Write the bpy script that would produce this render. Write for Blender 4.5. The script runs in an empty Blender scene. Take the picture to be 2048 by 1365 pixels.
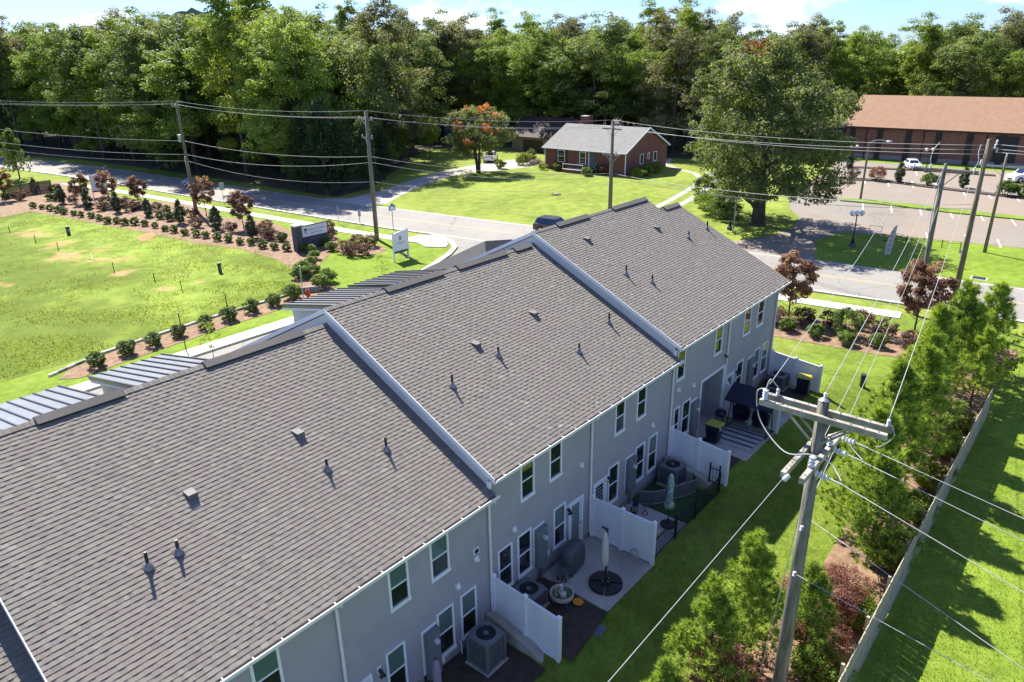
import bpy, bmesh, math, random
import numpy as np
from mathutils import Matrix, Vector
scene = bpy.context.scene
C = scene.collection
# ------------------------------------------------------------------ camera
CAM_H = 18.45
RIGHT = np.array([0.64775828, -0.76165029, -0.01726399])
UP = np.array([0.29230584, 0.22754235, 0.92886047])
FWD = np.array([0.70353856, 0.60672343, -0.37002727])
FPX = 1438.8
cam = bpy.data.cameras.new('camera')
cam.sensor_width = 36.0
cam.lens = FPX / 2048 * 36
cam.clip_start = 0.1
cam.clip_end = 9000
cam_o = bpy.data.objects.new('camera', cam)
C.objects.link(cam_o)
m = Matrix.Identity(4)
for r in range(3):
    m[r][0], m[r][1], m[r][2] = RIGHT[r], UP[r], -FWD[r]
m[2][3] = CAM_H
cam_o.matrix_world = m
scene.camera = cam_o
# ------------------------------------------------------------------ sky
SUN_DIR = Vector((0.30, 0.85, 1.0)).normalized()
EL = math.asin(SUN_DIR.z)
world = bpy.data.worlds.new('World')
scene.world = world
world.use_nodes = True
nt = world.node_tree
nt.nodes.clear()
w_out = nt.nodes.new('ShaderNodeOutputWorld')
w_bg = nt.nodes.new('ShaderNodeBackground')
w_sky = nt.nodes.new('ShaderNodeTexSky')
w_sky.sky_type = 'NISHITA'
w_sky.sun_disc = False
w_sky.sun_elevation = EL
w_sky.sun_rotation = math.atan2(SUN_DIR.x, SUN_DIR.y)
w_sky.air_density = 1.0
w_sky.dust_density = 0.3
w_sky.ozone_density = 2.5
w_bg.inputs['Strength'].default_value = 0.095
w_tc = nt.nodes.new('ShaderNodeTexCoord')
w_map = nt.nodes.new('ShaderNodeMapping')
w_map.inputs['Scale'].default_value = (1.0, 1.0, 3.2)
w_map.inputs['Location'].default_value = (0.37, 0.1, 0.0)
w_n = nt.nodes.new('ShaderNodeTexNoise')
w_n.inputs['Scale'].default_value = 5.5
w_n.inputs['Detail'].default_value = 9
w_n.inputs['Roughness'].default_value = 0.56
w_r = nt.nodes.new('ShaderNodeValToRGB')
w_r.color_ramp.elements[0].position = 0.55
w_r.color_ramp.elements[1].position = 0.68
w_mix = nt.nodes.new('ShaderNodeMixRGB')
w_mix.inputs['Color2'].default_value = (6.0, 6.1, 6.3, 1)
nt.links.new(w_tc.outputs['Generated'], w_map.inputs['Vector'])
nt.links.new(w_map.outputs['Vector'], w_n.inputs['Vector'])
nt.links.new(w_n.outputs['Fac'], w_r.inputs['Fac'])
nt.links.new(w_r.outputs['Color'], w_mix.inputs['Fac'])
w_hs = nt.nodes.new('ShaderNodeHueSaturation')
w_hs.inputs['Saturation'].default_value = 1.0
w_hs.inputs['Value'].default_value = 0.95
nt.links.new(w_sky.outputs['Color'], w_hs.inputs['Color'])
w_tint = nt.nodes.new('ShaderNodeMixRGB')
w_tint.blend_type = 'MULTIPLY'
w_tint.inputs['Fac'].default_value = 1.0
w_tint.inputs['Color2'].default_value = (0.40, 0.545, 0.92, 1)
nt.links.new(w_hs.outputs['Color'], w_tint.inputs['Color1'])
nt.links.new(w_tint.outputs['Color'], w_mix.inputs['Color1'])
nt.links.new(w_mix.outputs['Color'], w_bg.inputs['Color'])
nt.links.new(w_bg.outputs['Background'], w_out.inputs['Surface'])
# ------------------------------------------------------------------ sun, exposure
sun = bpy.data.lights.new('sun', 'SUN')
sun.energy = 4.7
sun.angle = math.radians(0.53)
sun.color = (1.0, 0.945, 0.85)
sun_o = bpy.data.objects.new('sun', sun)
C.objects.link(sun_o)
sun_o.location = (20, 60, 80)
sun_o.rotation_euler = SUN_DIR.to_track_quat('Z', 'Y').to_euler()
vs = scene.view_settings
vs.view_transform = 'Standard'
vs.look = 'None'
vs.exposure = 1.5
vs.gamma = 1.0
vs.use_curve_mapping = False
scene.cycles.max_bounces = 8
scene.cycles.diffuse_bounces = 5
scene.cycles.transmission_bounces = 8
scene.cycles.transparent_max_bounces = 6

# ------------------------------------------------------------------ helpers
rng = np.random.default_rng(7)
random.seed(7)

def ray(px, py):
    return RIGHT * ((px - 1024) / FPX) + UP * (-(py - 682.5) / FPX) + FWD

def gp(px, py, z=0.0):
    """point of the level z seen at that place of the photograph (used to survey the plan once)"""
    d = ray(px, py)
    t = (z - CAM_H) / d[2]
    return (float(d[0] * t), float(d[1] * t), z)

ORD = 'first second third fourth fifth sixth seventh eighth ninth tenth eleventh twelfth thirteenth fourteenth fifteenth sixteenth seventeenth eighteenth nineteenth twentieth twenty-first twenty-second twenty-third twenty-fourth twenty-fifth twenty-sixth twenty-seventh twenty-eighth'.split()

def tag(o, label=None, cat=None, group=None, kind=None):
    if label: o['label'] = label
    if cat: o['category'] = cat
    if group: o['group'] = group
    if kind: o['kind'] = kind
    return o

def thing(name, label, cat, loc=(0, 0, 0), rz=0.0, group=None):
    o = bpy.data.objects.new(name, None)
    C.objects.link(o)
    o.empty_display_size = 0.2
    o.location = loc
    o.rotation_euler = (0, 0, rz)
    return tag(o, label, cat, group)

class MB:
    def __init__(s):
        s.v, s.f = [], []
    def add(s, vs_, fs):
        b = len(s.v)
        s.v.extend(vs_)
        s.f.extend([tuple(i + b for i in f) for f in fs])
        return s
    def box(s, x0, x1, y0, y1, z0, z1):
        v = [(x, y, z) for z in (z0, z1) for y in (y0, y1) for x in (x0, x1)]
        return s.add(v, [(0, 2, 3, 1), (4, 5, 7, 6), (0, 1, 5, 4), (2, 6, 7, 3), (0, 4, 6, 2), (1, 3, 7, 5)])
    def beam(s, p, q, w, h, up=(0, 0, 1)):
        p, q = Vector(p), Vector(q)
        d = (q - p).normalized()
        u = Vector(up)
        if abs(d.dot(u)) > 0.97: u = Vector((1, 0, 0))
        a = d.cross(u).normalized() * (w / 2)
        b = a.cross(d).normalized() * (h / 2)
        v = [tuple(c + i * a + j * b) for c in (p, q) for j in (-1, 1) for i in (-1, 1)]
        return s.add(v, [(0, 1, 3, 2), (4, 6, 7, 5), (0, 4, 5, 1), (2, 3, 7, 6), (0, 2, 6, 4), (1, 5, 7, 3)])
    def tube(s, pts, rad, n=8, cap=True):
        pts = [Vector(p) for p in pts]
        if not hasattr(rad, '__len__'): rad = [rad] * len(pts)
        b = len(s.v)
        for i, p in enumerate(pts):
            d = (pts[min(i + 1, len(pts) - 1)] - pts[max(i - 1, 0)])
            d = d.normalized() if d.length > 1e-9 else Vector((0, 0, 1))
            u = Vector((0, 0, 1)) if abs(d.z) < 0.9 else Vector((1, 0, 0))
            a = d.cross(u).normalized()
            c = a.cross(d).normalized()
            for k in range(n):
                t = 2 * math.pi * k / n
                s.v.append(tuple(p + (a * math.cos(t) + c * math.sin(t)) * rad[i]))
        for i in range(len(pts) - 1):
            for k in range(n):
                k2 = (k + 1) % n
                s.f.append((b + i * n + k, b + i * n + k2, b + (i + 1) * n + k2, b + (i + 1) * n + k))
        if cap:
            s.f.append(tuple(b + k for k in range(n))[::-1])
            s.f.append(tuple(b + (len(pts) - 1) * n + k for k in range(n)))
        return s
    def lathe(s, prof, n=16, c=(0, 0, 0)):
        b = len(s.v)
        for r, z in prof:
            for k in range(n):
                t = 2 * math.pi * k / n
                s.v.append((c[0] + r * math.cos(t), c[1] + r * math.sin(t), c[2] + z))
        for i in range(len(prof) - 1):
            for k in range(n):
                k2 = (k + 1) % n
                s.f.append((b + i * n + k, b + i * n + k2, b + (i + 1) * n + k2, b + (i + 1) * n + k))
        s.f.append(tuple(b + k for k in range(n))[::-1])
        s.f.append(tuple(b + (len(prof) - 1) * n + k for k in range(n)))
        return s
    def prism(s, poly, z0, z1):
        n = len(poly)
        v = [(x, y, z0) for x, y in poly] + [(x, y, z1) for x, y in poly]
        f = [tuple(range(n))[::-1], tuple(range(n, 2 * n))]
        f += [(i, (i + 1) % n, n + (i + 1) % n, n + i) for i in range(n)]
        return s.add(v, f)
    def ext(s, poly, axis, a0, a1):
        """extrude a 2-D outline along axis: poly in the two other axes"""
        n = len(poly)
        def P(p, a):
            return {0: (a, p[0], p[1]), 1: (p[0], a, p[1]), 2: (p[0], p[1], a)}[axis]
        v = [P(p, a0) for p in poly] + [P(p, a1) for p in poly]
        f = [tuple(range(n))[::-1], tuple(range(n, 2 * n))]
        f += [(i, (i + 1) % n, n + (i + 1) % n, n + i) for i in range(n)]
        return s.add(v, f)
    def ball(s, c, r, n=10, m_=6, sz=1.0):
        prof = [(max(1e-3, r * math.sin(math.pi * i / m_)), -r * sz * math.cos(math.pi * i / m_)) for i in range(m_ + 1)]
        return s.lathe(prof, n, c)
    def build(s, name, mat, parent=None, inv=None, smooth=False, fix=True, bevel=0.0):
        me = bpy.data.meshes.new(name)
        me.from_pydata(s.v, [], s.f)
        if fix or bevel:
            bm = bmesh.new()
            bm.from_mesh(me)
            if bevel:
                es = [e for e in bm.edges if len(e.link_faces) == 2 and e.calc_face_angle(0) > 0.5]
                bmesh.ops.bevel(bm, geom=es, offset=bevel, segments=2, affect='EDGES', profile=0.5)
            bmesh.ops.recalc_face_normals(bm, faces=bm.faces)
            bm.to_mesh(me)
            bm.free()
        if smooth:
            me.polygons.foreach_set('use_smooth', [True] * len(me.polygons))
        me.materials.append(mat)
        return link(name, me, parent, inv)

def link(name, me, parent=None, inv=None):
    o = bpy.data.objects.new(name, me)
    C.objects.link(o)
    if parent is not None:
        o.parent = parent
        if inv is not None: o.matrix_parent_inverse = inv
    return o

def W(root):
    """parent inverse so that parts may be modelled in world coordinates"""
    return (Matrix.Translation(root.location) @ root.rotation_euler.to_matrix().to_4x4()).inverted()

def copy_tree(o, parent=None):
    c = o.copy()
    C.objects.link(c)
    if parent is not None:
        c.parent = parent
    for ch in list(o.children):
        copy_tree(ch, c)
    return c

def mesh_np(name, V, F, mat, shade=None):
    me = bpy.data.meshes.new(name)
    k = F.shape[1]
    me.vertices.add(len(V))
    me.vertices.foreach_set('co', np.ascontiguousarray(V, dtype=np.float32).ravel())
    me.loops.add(F.size)
    me.loops.foreach_set('vertex_index', F.astype(np.int32).ravel())
    me.polygons.add(len(F))
    me.polygons.foreach_set('loop_start', np.arange(len(F), dtype=np.int32) * k)
    me.update(calc_edges=True)
    me.polygons.foreach_set('use_smooth', np.zeros(len(F), dtype=bool))
    if shade is not None:
        a = me.attributes.new('shade', 'FLOAT', 'FACE')
        a.data.foreach_set('value', shade.astype(np.float32))
    me.materials.append(mat)
    return me

# ------------------------------------------------------------------ materials
def new_mat(name):
    mt = bpy.data.materials.new(name)
    mt.use_nodes = True
    n = mt.node_tree
    return mt, n, n.nodes['Principled BSDF']

def noise(n, scale, detail=4, rough=0.6, coord='Object', stretch=None):
    tc = n.nodes.new('ShaderNodeTexCoord')
    tx = n.nodes.new('ShaderNodeTexNoise')
    tx.inputs['Scale'].default_value = scale
    tx.inputs['Detail'].default_value = detail
    tx.inputs['Roughness'].default_value = rough
    if stretch:
        mp = n.nodes.new('ShaderNodeMapping')
        mp.inputs['Scale'].default_value = stretch
        n.links.new(tc.outputs[coord], mp.inputs['Vector'])
        n.links.new(mp.outputs['Vector'], tx.inputs['Vector'])
    else:
        n.links.new(tc.outputs[coord], tx.inputs['Vector'])
    return tx.outputs['Fac']

def ramp(n, fac, stops):
    r = n.nodes.new('ShaderNodeValToRGB')
    e = r.color_ramp.elements
    while len(e) < len(stops): e.new(0.5)
    for i, (p, c) in enumerate(stops):
        e[i].position = p
        e[i].color = (c[0], c[1], c[2], 1) if hasattr(c, '__len__') else (c, c, c, 1)
    n.links.new(fac, r.inputs['Fac'])
    return r.outputs['Color']

def mixc(n, fac, a, b, mode='MIX'):
    x = n.nodes.new('ShaderNodeMixRGB')
    x.blend_type = mode
    for sock, v in (('Fac', fac), ('Color1', a), ('Color2', b)):
        if hasattr(v, 'is_output'): n.links.new(v, x.inputs[sock])
        elif sock == 'Fac': x.inputs[sock].default_value = v
        else: x.inputs[sock].default_value = (v[0], v[1], v[2], 1)
    return x.outputs['Color']

def bump(n, b, fac, strength=0.3, dist=0.02):
    x = n.nodes.new('ShaderNodeBump')
    x.inputs['Strength'].default_value = strength
    x.inputs['Distance'].default_value = dist
    n.links.new(fac, x.inputs['Height'])
    n.links.new(x.outputs['Normal'], b.inputs['Normal'])

def PM(name, c1, c2=None, rough=0.7, scale=3.0, metal=0.0, bmp=0.0, bscale=60, ior=1.45, stretch=None):
    mt, n, b = new_mat(name)
    c2 = c2 or tuple(x * 0.82 for x in c1)
    f = noise(n, scale, 6, 0.65, stretch=stretch)
    n.links.new(ramp(n, f, [(0.35, c2), (0.65, c1)]), b.inputs['Base Color'])
    b.inputs['Roughness'].default_value = rough
    b.inputs['Metallic'].default_value = metal
    b.inputs['IOR'].default_value = ior
    if bmp: bump(n, b, noise(n, bscale, 3), bmp, 0.01)
    return mt

def leaf_mat(name, stops, trans=0.5, objvar=0.12):
    mt, n, b = new_mat(name)
    at = n.nodes.new('ShaderNodeAttribute')
    at.attribute_name = 'shade'
    oi = n.nodes.new('ShaderNodeObjectInfo')
    ad = n.nodes.new('ShaderNodeMath')
    ad.operation = 'MULTIPLY_ADD'
    n.links.new(oi.outputs['Random'], ad.inputs[0])
    ad.inputs[1].default_value = objvar * 2
    n.links.new(at.outputs['Fac'], ad.inputs[2])
    sb = n.nodes.new('ShaderNodeMath')
    sb.operation = 'SUBTRACT'
    n.links.new(ad.outputs[0], sb.inputs[0])
    sb.inputs[1].default_value = objvar
    col = ramp(n, sb.outputs[0], stops)
    n.links.new(col, b.inputs['Base Color'])
    b.inputs['Roughness'].default_value = 0.6
    b.inputs['Specular IOR Level'].default_value = 0.28
    tr = n.nodes.new('ShaderNodeBsdfTranslucent')
    n.links.new(mixc(n, 1.0, col, (1.25, 1.2, 0.6), 'MULTIPLY'), tr.inputs['Color'])
    mx = n.nodes.new('ShaderNodeMixShader')
    mx.inputs['Fac'].default_value = trans
    n.links.new(b.outputs[0], mx.inputs[1])
    n.links.new(tr.outputs[0], mx.inputs[2])
    n.links.new(mx.outputs[0], n.nodes['Material Output'].inputs['Surface'])
    return mt

MT = {}
def simple(key, *a, **k):
    MT[key] = PM(key, *a, **k)
simple('white_vinyl', (0.78, 0.79, 0.80), (0.72, 0.73, 0.75), rough=0.45, scale=1.2)
simple('white_trim', (0.80, 0.80, 0.79), (0.74, 0.74, 0.73), rough=0.5, scale=2.0)
simple('gutter', (0.78, 0.77, 0.74), (0.68, 0.67, 0.64), rough=0.4, scale=1.5)
simple('siding', (0.365, 0.345, 0.345), (0.325, 0.308, 0.308), rough=0.62, scale=1.1, bmp=0.15, bscale=90)
simple('front_siding', (0.62, 0.62, 0.61), (0.56, 0.56, 0.55), rough=0.6, scale=1.5)
simple('foundation', (0.30, 0.285, 0.26), (0.22, 0.205, 0.18), rough=0.9, scale=4, bmp=0.3)
simple('concrete', (0.42, 0.385, 0.325), (0.31, 0.28, 0.23), rough=0.9, scale=1.6, bmp=0.2, bscale=40)
simple('patio', (0.42, 0.395, 0.355), (0.28, 0.262, 0.238), rough=0.9, scale=0.9, bmp=0.15, bscale=50)
simple('sidewalk', (0.62, 0.59, 0.53), (0.52, 0.495, 0.44), rough=0.9, scale=0.7, bmp=0.15)
simple('kerb', (0.55, 0.53, 0.48), (0.42, 0.40, 0.36), rough=0.9, scale=0.8)
simple('grey_box', (0.17, 0.19, 0.19), (0.14, 0.155, 0.16), rough=0.5, scale=2)
simple('ac_metal', (0.15, 0.165, 0.17), (0.11, 0.12, 0.125), rough=0.5, scale=5)
simple('black_metal', (0.012, 0.012, 0.014), (0.02, 0.02, 0.022), rough=0.45, scale=5)
simple('dark_grille', (0.035, 0.045, 0.05), (0.02, 0.025, 0.03), rough=0.6, scale=5)
simple('standing_seam', (0.20, 0.205, 0.215), (0.165, 0.17, 0.18), rough=0.38, metal=0.5, scale=0.9)
simple('seam_rib', (0.055, 0.057, 0.062), rough=0.4, metal=0.4)
simple('lead', (0.26, 0.265, 0.28), (0.12, 0.125, 0.14), rough=0.5, metal=0.3, scale=9)
simple('pipe_black', (0.014, 0.015, 0.022), rough=0.5)
simple('vent_cap', (0.13, 0.126, 0.12), (0.10, 0.096, 0.092), rough=0.7)
simple('door_white', (0.72, 0.74, 0.76), rough=0.4)
simple('blind', (0.34, 0.42, 0.38), (0.28, 0.35, 0.32), rough=0.6, scale=1.5)
simple('navy_fabric', (0.012, 0.016, 0.04), (0.008, 0.010, 0.026), rough=0.75, scale=6)
simple('navy_plastic', (0.010, 0.013, 0.030), (0.016, 0.020, 0.042), rough=0.4)
simple('yellow_lid', (0.36, 0.33, 0.045), (0.30, 0.27, 0.04), rough=0.5)
simple('orange_plastic', (0.75, 0.28, 0.02), rough=0.4)
simple('blue_plastic', (0.02, 0.07, 0.30), rough=0.4)
simple('beige_plastic', (0.55, 0.47, 0.38), (0.48, 0.40, 0.32), rough=0.5)
simple('green_plastic', (0.10, 0.16, 0.08), (0.06, 0.10, 0.05), rough=0.5)
simple('cream_fabric', (0.66, 0.61, 0.55), (0.55, 0.50, 0.45), rough=0.85, scale=6)
simple('mauve_fabric', (0.27, 0.225, 0.30), (0.22, 0.185, 0.25), rough=0.85, scale=6)
simple('grill_cover', (0.085, 0.10, 0.105), (0.05, 0.06, 0.066), rough=0.5, scale=3, bmp=0.5, bscale=6)
simple('steel', (0.42, 0.43, 0.44), (0.32, 0.33, 0.34), rough=0.35, metal=0.7)
simple('utility_green', (0.025, 0.05, 0.035), (0.02, 0.04, 0.03), rough=0.5)
simple('turf', (0.030, 0.075, 0.018), (0.020, 0.055, 0.014), rough=0.95, scale=3, bmp=0.5, bscale=150)
simple('mesh_grey', (0.10, 0.115, 0.125), (0.075, 0.085, 0.095), rough=0.7)
simple('wood_pole', (0.22, 0.19, 0.125), (0.095, 0.08, 0.05), rough=0.9, scale=2.0, bmp=0.6, bscale=14, stretch=(6, 6, 0.5))
simple('grey_pole', (0.235, 0.22, 0.175), (0.085, 0.078, 0.058), rough=0.9, scale=2.4, bmp=0.6, bscale=14, stretch=(6, 6, 0.5))
simple('arm_wood', (0.40, 0.375, 0.315), (0.17, 0.155, 0.12), rough=0.9, scale=2.5, bmp=0.5, bscale=20)
simple('porcelain', (0.62, 0.63, 0.65), (0.52, 0.53, 0.55), rough=0.25)
simple('galvanised', (0.42, 0.43, 0.44), (0.30, 0.31, 0.32), rough=0.45, metal=0.6)
simple('wire', (0.36, 0.36, 0.36), (0.28, 0.28, 0.28), rough=0.55)
simple('wire_dark', (0.10, 0.10, 0.10), rough=0.5)
simple('fence_wood', (0.40, 0.355, 0.26), (0.27, 0.235, 0.165), rough=0.9, scale=1.6, bmp=0.4, bscale=20)
simple('fence_wood_dark', (0.11, 0.085, 0.065), (0.075, 0.058, 0.045), rough=0.9, scale=1.6)
simple('bark', (0.10, 0.082, 0.062), (0.05, 0.04, 0.03), rough=0.95, scale=4, bmp=0.8, bscale=12)
simple('stone_dark', (0.115, 0.115, 0.13), (0.06, 0.06, 0.07), rough=0.9, scale=5, bmp=0.5, bscale=20)
simple('stone_light', (0.52, 0.46, 0.42), (0.40, 0.35, 0.31), rough=0.9, scale=3, bmp=0.3, bscale=20)
simple('block_grey', (0.28, 0.27, 0.26), (0.18, 0.17, 0.16), rough=0.9, scale=3)
simple('sign_white', (0.72, 0.73, 0.76), (0.68, 0.69, 0.72), rough=0.5)
simple('ink', (0.02, 0.022, 0.026), rough=0.6)
simple('ink_grey', (0.25, 0.26, 0.28), rough=0.6)
simple('sign_teal', (0.02, 0.05, 0.07), rough=0.5)
simple('sign_blue', (0.05, 0.16, 0.42), (0.35, 0.45, 0.62), rough=0.4, scale=3)
simple('hydrant_red', (0.45, 0.03, 0.012), rough=0.4)
simple('paint_white', (0.72, 0.72, 0.69), (0.50, 0.48, 0.44), rough=0.8, scale=2.0)
simple('paint_yellow', (0.55, 0.38, 0.10), (0.42, 0.36, 0.25), rough=0.8, scale=1.0)
simple('globe', (0.80, 0.80, 0.82), rough=0.25)
simple('rubber', (0.012, 0.012, 0.012), rough=0.8)
simple('rim', (0.45, 0.46, 0.47), rough=0.3, metal=0.8)
simple('stake', (0.13, 0.09, 0.055), rough=0.9)
simple('red_lamp', (0.35, 0.01, 0.01), rough=0.3)
simple('clear_lamp', (0.65, 0.66, 0.68), rough=0.15)
simple('plate', (0.6, 0.6, 0.6), rough=0.5)

def paint(name, c):
    mt, n, b = new_mat(name)
    b.inputs['Base Color'].default_value = (*c, 1)
    b.inputs['Roughness'].default_value = 0.35
    b.inputs['Coat Weight'].default_value = 0.8
    b.inputs['Coat Roughness'].default_value = 0.06
    MT[name] = mt
paint('car_white', (0.75, 0.76, 0.77))
paint('car_black', (0.02, 0.021, 0.025))
paint('car_blue', (0.05, 0.11, 0.24))

def glass(name, c, ior=1.9, rough=0.03):
    mt, n, b = new_mat(name)
    b.inputs['Base Color'].default_value = (*c, 1)
    b.inputs['Roughness'].default_value = rough
    b.inputs['IOR'].default_value = ior
    bump(n, b, noise(n, 0.9, 2), 0.06, 0.05)
    MT[name] = mt
glass('pane', (0.014, 0.020, 0.018), 2.1)
glass('pane_blind', (0.095, 0.155, 0.130), 1.8)
glass('car_glass', (0.012, 0.016, 0.02), 1.8)
# ------------------------------------------------------------------ ground materials
def patch_mask(n, centres):
    """soil showing through where the turf failed: distance to each bare spot, broken up by noise"""
    geo = n.nodes.new('ShaderNodeNewGeometry')
    nz = noise(n, 0.35, 6, 0.7)
    out = None
    for (cx, cy, r) in centres:
        d = n.nodes.new('ShaderNodeVectorMath')
        d.operation = 'DISTANCE'
        n.links.new(geo.outputs['Position'], d.inputs[0])
        d.inputs[1].default_value = (cx, cy, 0)
        q = n.nodes.new('ShaderNodeMath')
        q.operation = 'DIVIDE'
        n.links.new(d.outputs['Value'], q.inputs[0])
        q.inputs[1].default_value = r
        a = n.nodes.new('ShaderNodeMath')
        a.operation = 'MULTIPLY_ADD'
        n.links.new(nz, a.inputs[0])
        a.inputs[1].default_value = 1.5
        n.links.new(q.outputs[0], a.inputs[2])
        if out is None: out = a.outputs[0]
        else:
            mn = n.nodes.new('ShaderNodeMath')
            mn.operation = 'MINIMUM'
            n.links.new(out, mn.inputs[0])
            n.links.new(a.outputs[0], mn.inputs[1])
            out = mn.outputs[0]
    return ramp(n, out, [(0.75, 0.9), (1.7, 0.0)])

def grass_mat(name, dark, mid, light, big=0.09, fine=9.0, soil=None, soil_col=((0.36, 0.175, 0.065), (0.42, 0.30, 0.17)), bm=0.8, straw=None):
    mt, n, b = new_mat(name)
    f1 = noise(n, big, 5, 0.65)
    f2 = noise(n, fine, 5, 0.75)
    f3 = noise(n, big * 8, 4, 0.7)
    c = ramp(n, f2, [(0.32, dark), (0.5, mid), (0.68, light)])
    c2 = ramp(n, f1, [(0.38, tuple(x * 0.60 for x in mid)), (0.62, tuple(x * 1.15 for x in light))])
    c = mixc(n, 0.5, c, c2)
    c = mixc(n, 0.35, c, ramp(n, f3, [(0.4, dark), (0.6, light)]))
    if straw:
        f4 = noise(n, 0.25, 6, 0.7)
        c = mixc(n, ramp(n, f4, [(0.55, 0.0), (0.72, 0.55)]), c, straw)
    if soil:
        c = mixc(n, ramp(n, noise(n, 0.05, 4, 0.55, stretch=(1.6, 0.8, 1)), [(0.44, 0.0), (0.56, 0.72)]), c, (0.085, 0.115, 0.016))
        s = ramp(n, noise(n, 1.2, 6, 0.7), [(0.3, soil_col[0]), (0.7, soil_col[1])])
        c = mixc(n, patch_mask(n, soil), c, s)
    n.links.new(c, b.inputs['Base Color'])
    b.inputs['Roughness'].default_value = 0.95
    b.inputs['Specular IOR Level'].default_value = 0.1
    bump(n, b, f2, bm, 0.06)
    return mt

def g2(px, py): return gp(px, py)[:2]
MT['ground'] = grass_mat('ground_grass', (0.098, 0.146, 0.018), (0.170, 0.225, 0.032), (0.238, 0.285, 0.055), straw=(0.24, 0.22, 0.075))
MT['lawn'] = grass_mat('mown_lawn', (0.088, 0.150, 0.014), (0.148, 0.225, 0.022), (0.200, 0.272, 0.036), big=0.2, fine=14, bm=0.5, straw=(0.165, 0.180, 0.050))
soil_spots = [(*g2(150, 510), 10.0), (*g2(210, 522), 8.0), (*g2(60, 470), 9.0), (*g2(110, 490), 7.0), (*g2(235, 548), 4.5), (*g2(330, 578), 3.5), (*g2(20, 570), 4.0), (*g2(400, 565), 3.0), (*g2(290, 470), 3.0)]
MT['field'] = grass_mat('rough_field', (0.060, 0.098, 0.010), (0.135, 0.200, 0.020), (0.25, 0.315, 0.055), big=0.07, fine=2.6, soil=soil_spots, bm=1.0, straw=(0.20, 0.215, 0.065))
MT['yard'] = grass_mat('worn_lawn', (0.072, 0.118, 0.014), (0.130, 0.190, 0.022), (0.180, 0.240, 0.036), big=0.3, fine=14, bm=0.6, straw=(0.150, 0.125, 0.055))
MT['forest_floor'] = PM('forest_floor', (0.085, 0.060, 0.035), (0.035, 0.045, 0.016), rough=0.95, scale=0.35, bmp=0.8, bscale=3)
MT['mulch'] = PM('pine_straw_mulch', (0.27, 0.175, 0.105), (0.135, 0.08, 0.046), rough=0.95, scale=2.2, bmp=1.0, bscale=30)
MT['red_soil'] = PM('red_clay', (0.46, 0.20, 0.07), (0.36, 0.14, 0.05), rough=0.95, scale=1.5, bmp=0.6, bscale=6)
MT['dark_mulch'] = PM('dark_mulch', (0.075, 0.050, 0.036), (0.040, 0.030, 0.024), rough=0.95, scale=4, bmp=1.0, bscale=35)

def asphalt(name, c1, c2, stain=None):
    mt, n, b = new_mat(name)
    f = noise(n, 0.12, 6, 0.6)
    f2 = noise(n, 18, 3, 0.7)
    c = ramp(n, f, [(0.35, c1), (0.65, c2)])
    c = mixc(n, 0.25, c, ramp(n, f2, [(0.3, tuple(x * 0.6 for x in c1)), (0.7, tuple(x * 1.25 for x in c2))]))
    vo = n.nodes.new('ShaderNodeTexVoronoi')
    vo.feature = 'DISTANCE_TO_EDGE'
    vo.inputs['Scale'].default_value = 0.16
    tcv = n.nodes.new('ShaderNodeTexCoord')
    wv = n.nodes.new('ShaderNodeTexNoise')
    wv.inputs['Scale'].default_value = 0.5
    av = n.nodes.new('ShaderNodeMixRGB')
    av.blend_type = 'ADD'
    av.inputs['Fac'].default_value = 2.2
    n.links.new(tcv.outputs['Object'], wv.inputs['Vector'])
    n.links.new(tcv.outputs['Object'], av.inputs['Color1'])
    n.links.new(wv.outputs['Color'], av.inputs['Color2'])
    n.links.new(av.outputs['Color'], vo.inputs['Vector'])
    c = mixc(n, ramp(n, vo.outputs['Distance'], [(0.0, 0.45), (0.012, 0.0)]), c, tuple(x * 0.35 for x in c1))
    c = mixc(n, ramp(n, noise(n, 0.6, 4, 0.6), [(0.62, 0.0), (0.70, 0.35)]), c, tuple(x * 0.6 for x in c1))
    if stain:
        c = mixc(n, ramp(n, noise(n, 0.05, 6, 0.65), [(0.42, 0.0), (0.60, 0.75)]), c, stain)
    n.links.new(c, b.inputs['Base Color'])
    b.inputs['Roughness'].default_value = 0.9
    bump(n, b, f2, 0.3, 0.01)
    MT[name] = mt
asphalt('asphalt', (0.198, 0.186, 0.164), (0.245, 0.230, 0.204))
asphalt('lot_asphalt', (0.172, 0.150, 0.124), (0.215, 0.188, 0.156), stain=(0.225, 0.172, 0.122))
asphalt('gravel', (0.30, 0.275, 0.24), (0.38, 0.345, 0.30))

# ------------------------------------------------------------------ terrain
def sm(a, b, t):
    t = min(1, max(0, (t - a) / (b - a)))
    return t * t * (3 - 2 * t)

LEV_B, LEV_C = 0.30, 0.80
def yard_h(x, y):
    lv = LEV_B * sm(14.0, 14.5, x) + (LEV_C - LEV_B) * sm(25.9, 26.6, x)
    lv *= 1 - sm(38.6, 46, x)
    far = 0.10 * sm(14, 24, x) + 0.28 * sm(24, 34, x)
    far *= 1 - sm(38, 48, x)
    s = sm(8.0, 10.8, y)
    v = far * sm(5.5, 8.5, y) * (1 - s) + lv * s
    return 0.008 + v

def sheet(name, pts, z, mat, th=None):
    mb = MB()
    if th: mb.prism([p[:2] for p in pts], z - th, z)
    else: mb.add([(p[0], p[1], z) for p in pts], [tuple(range(len(pts)))])
    o = mb.build(name, MT[mat])
    if not th and o.data.polygons[0].normal.z < 0:
        o.data.flip_normals()
    o['kind'] = 'structure'
    return o

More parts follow.
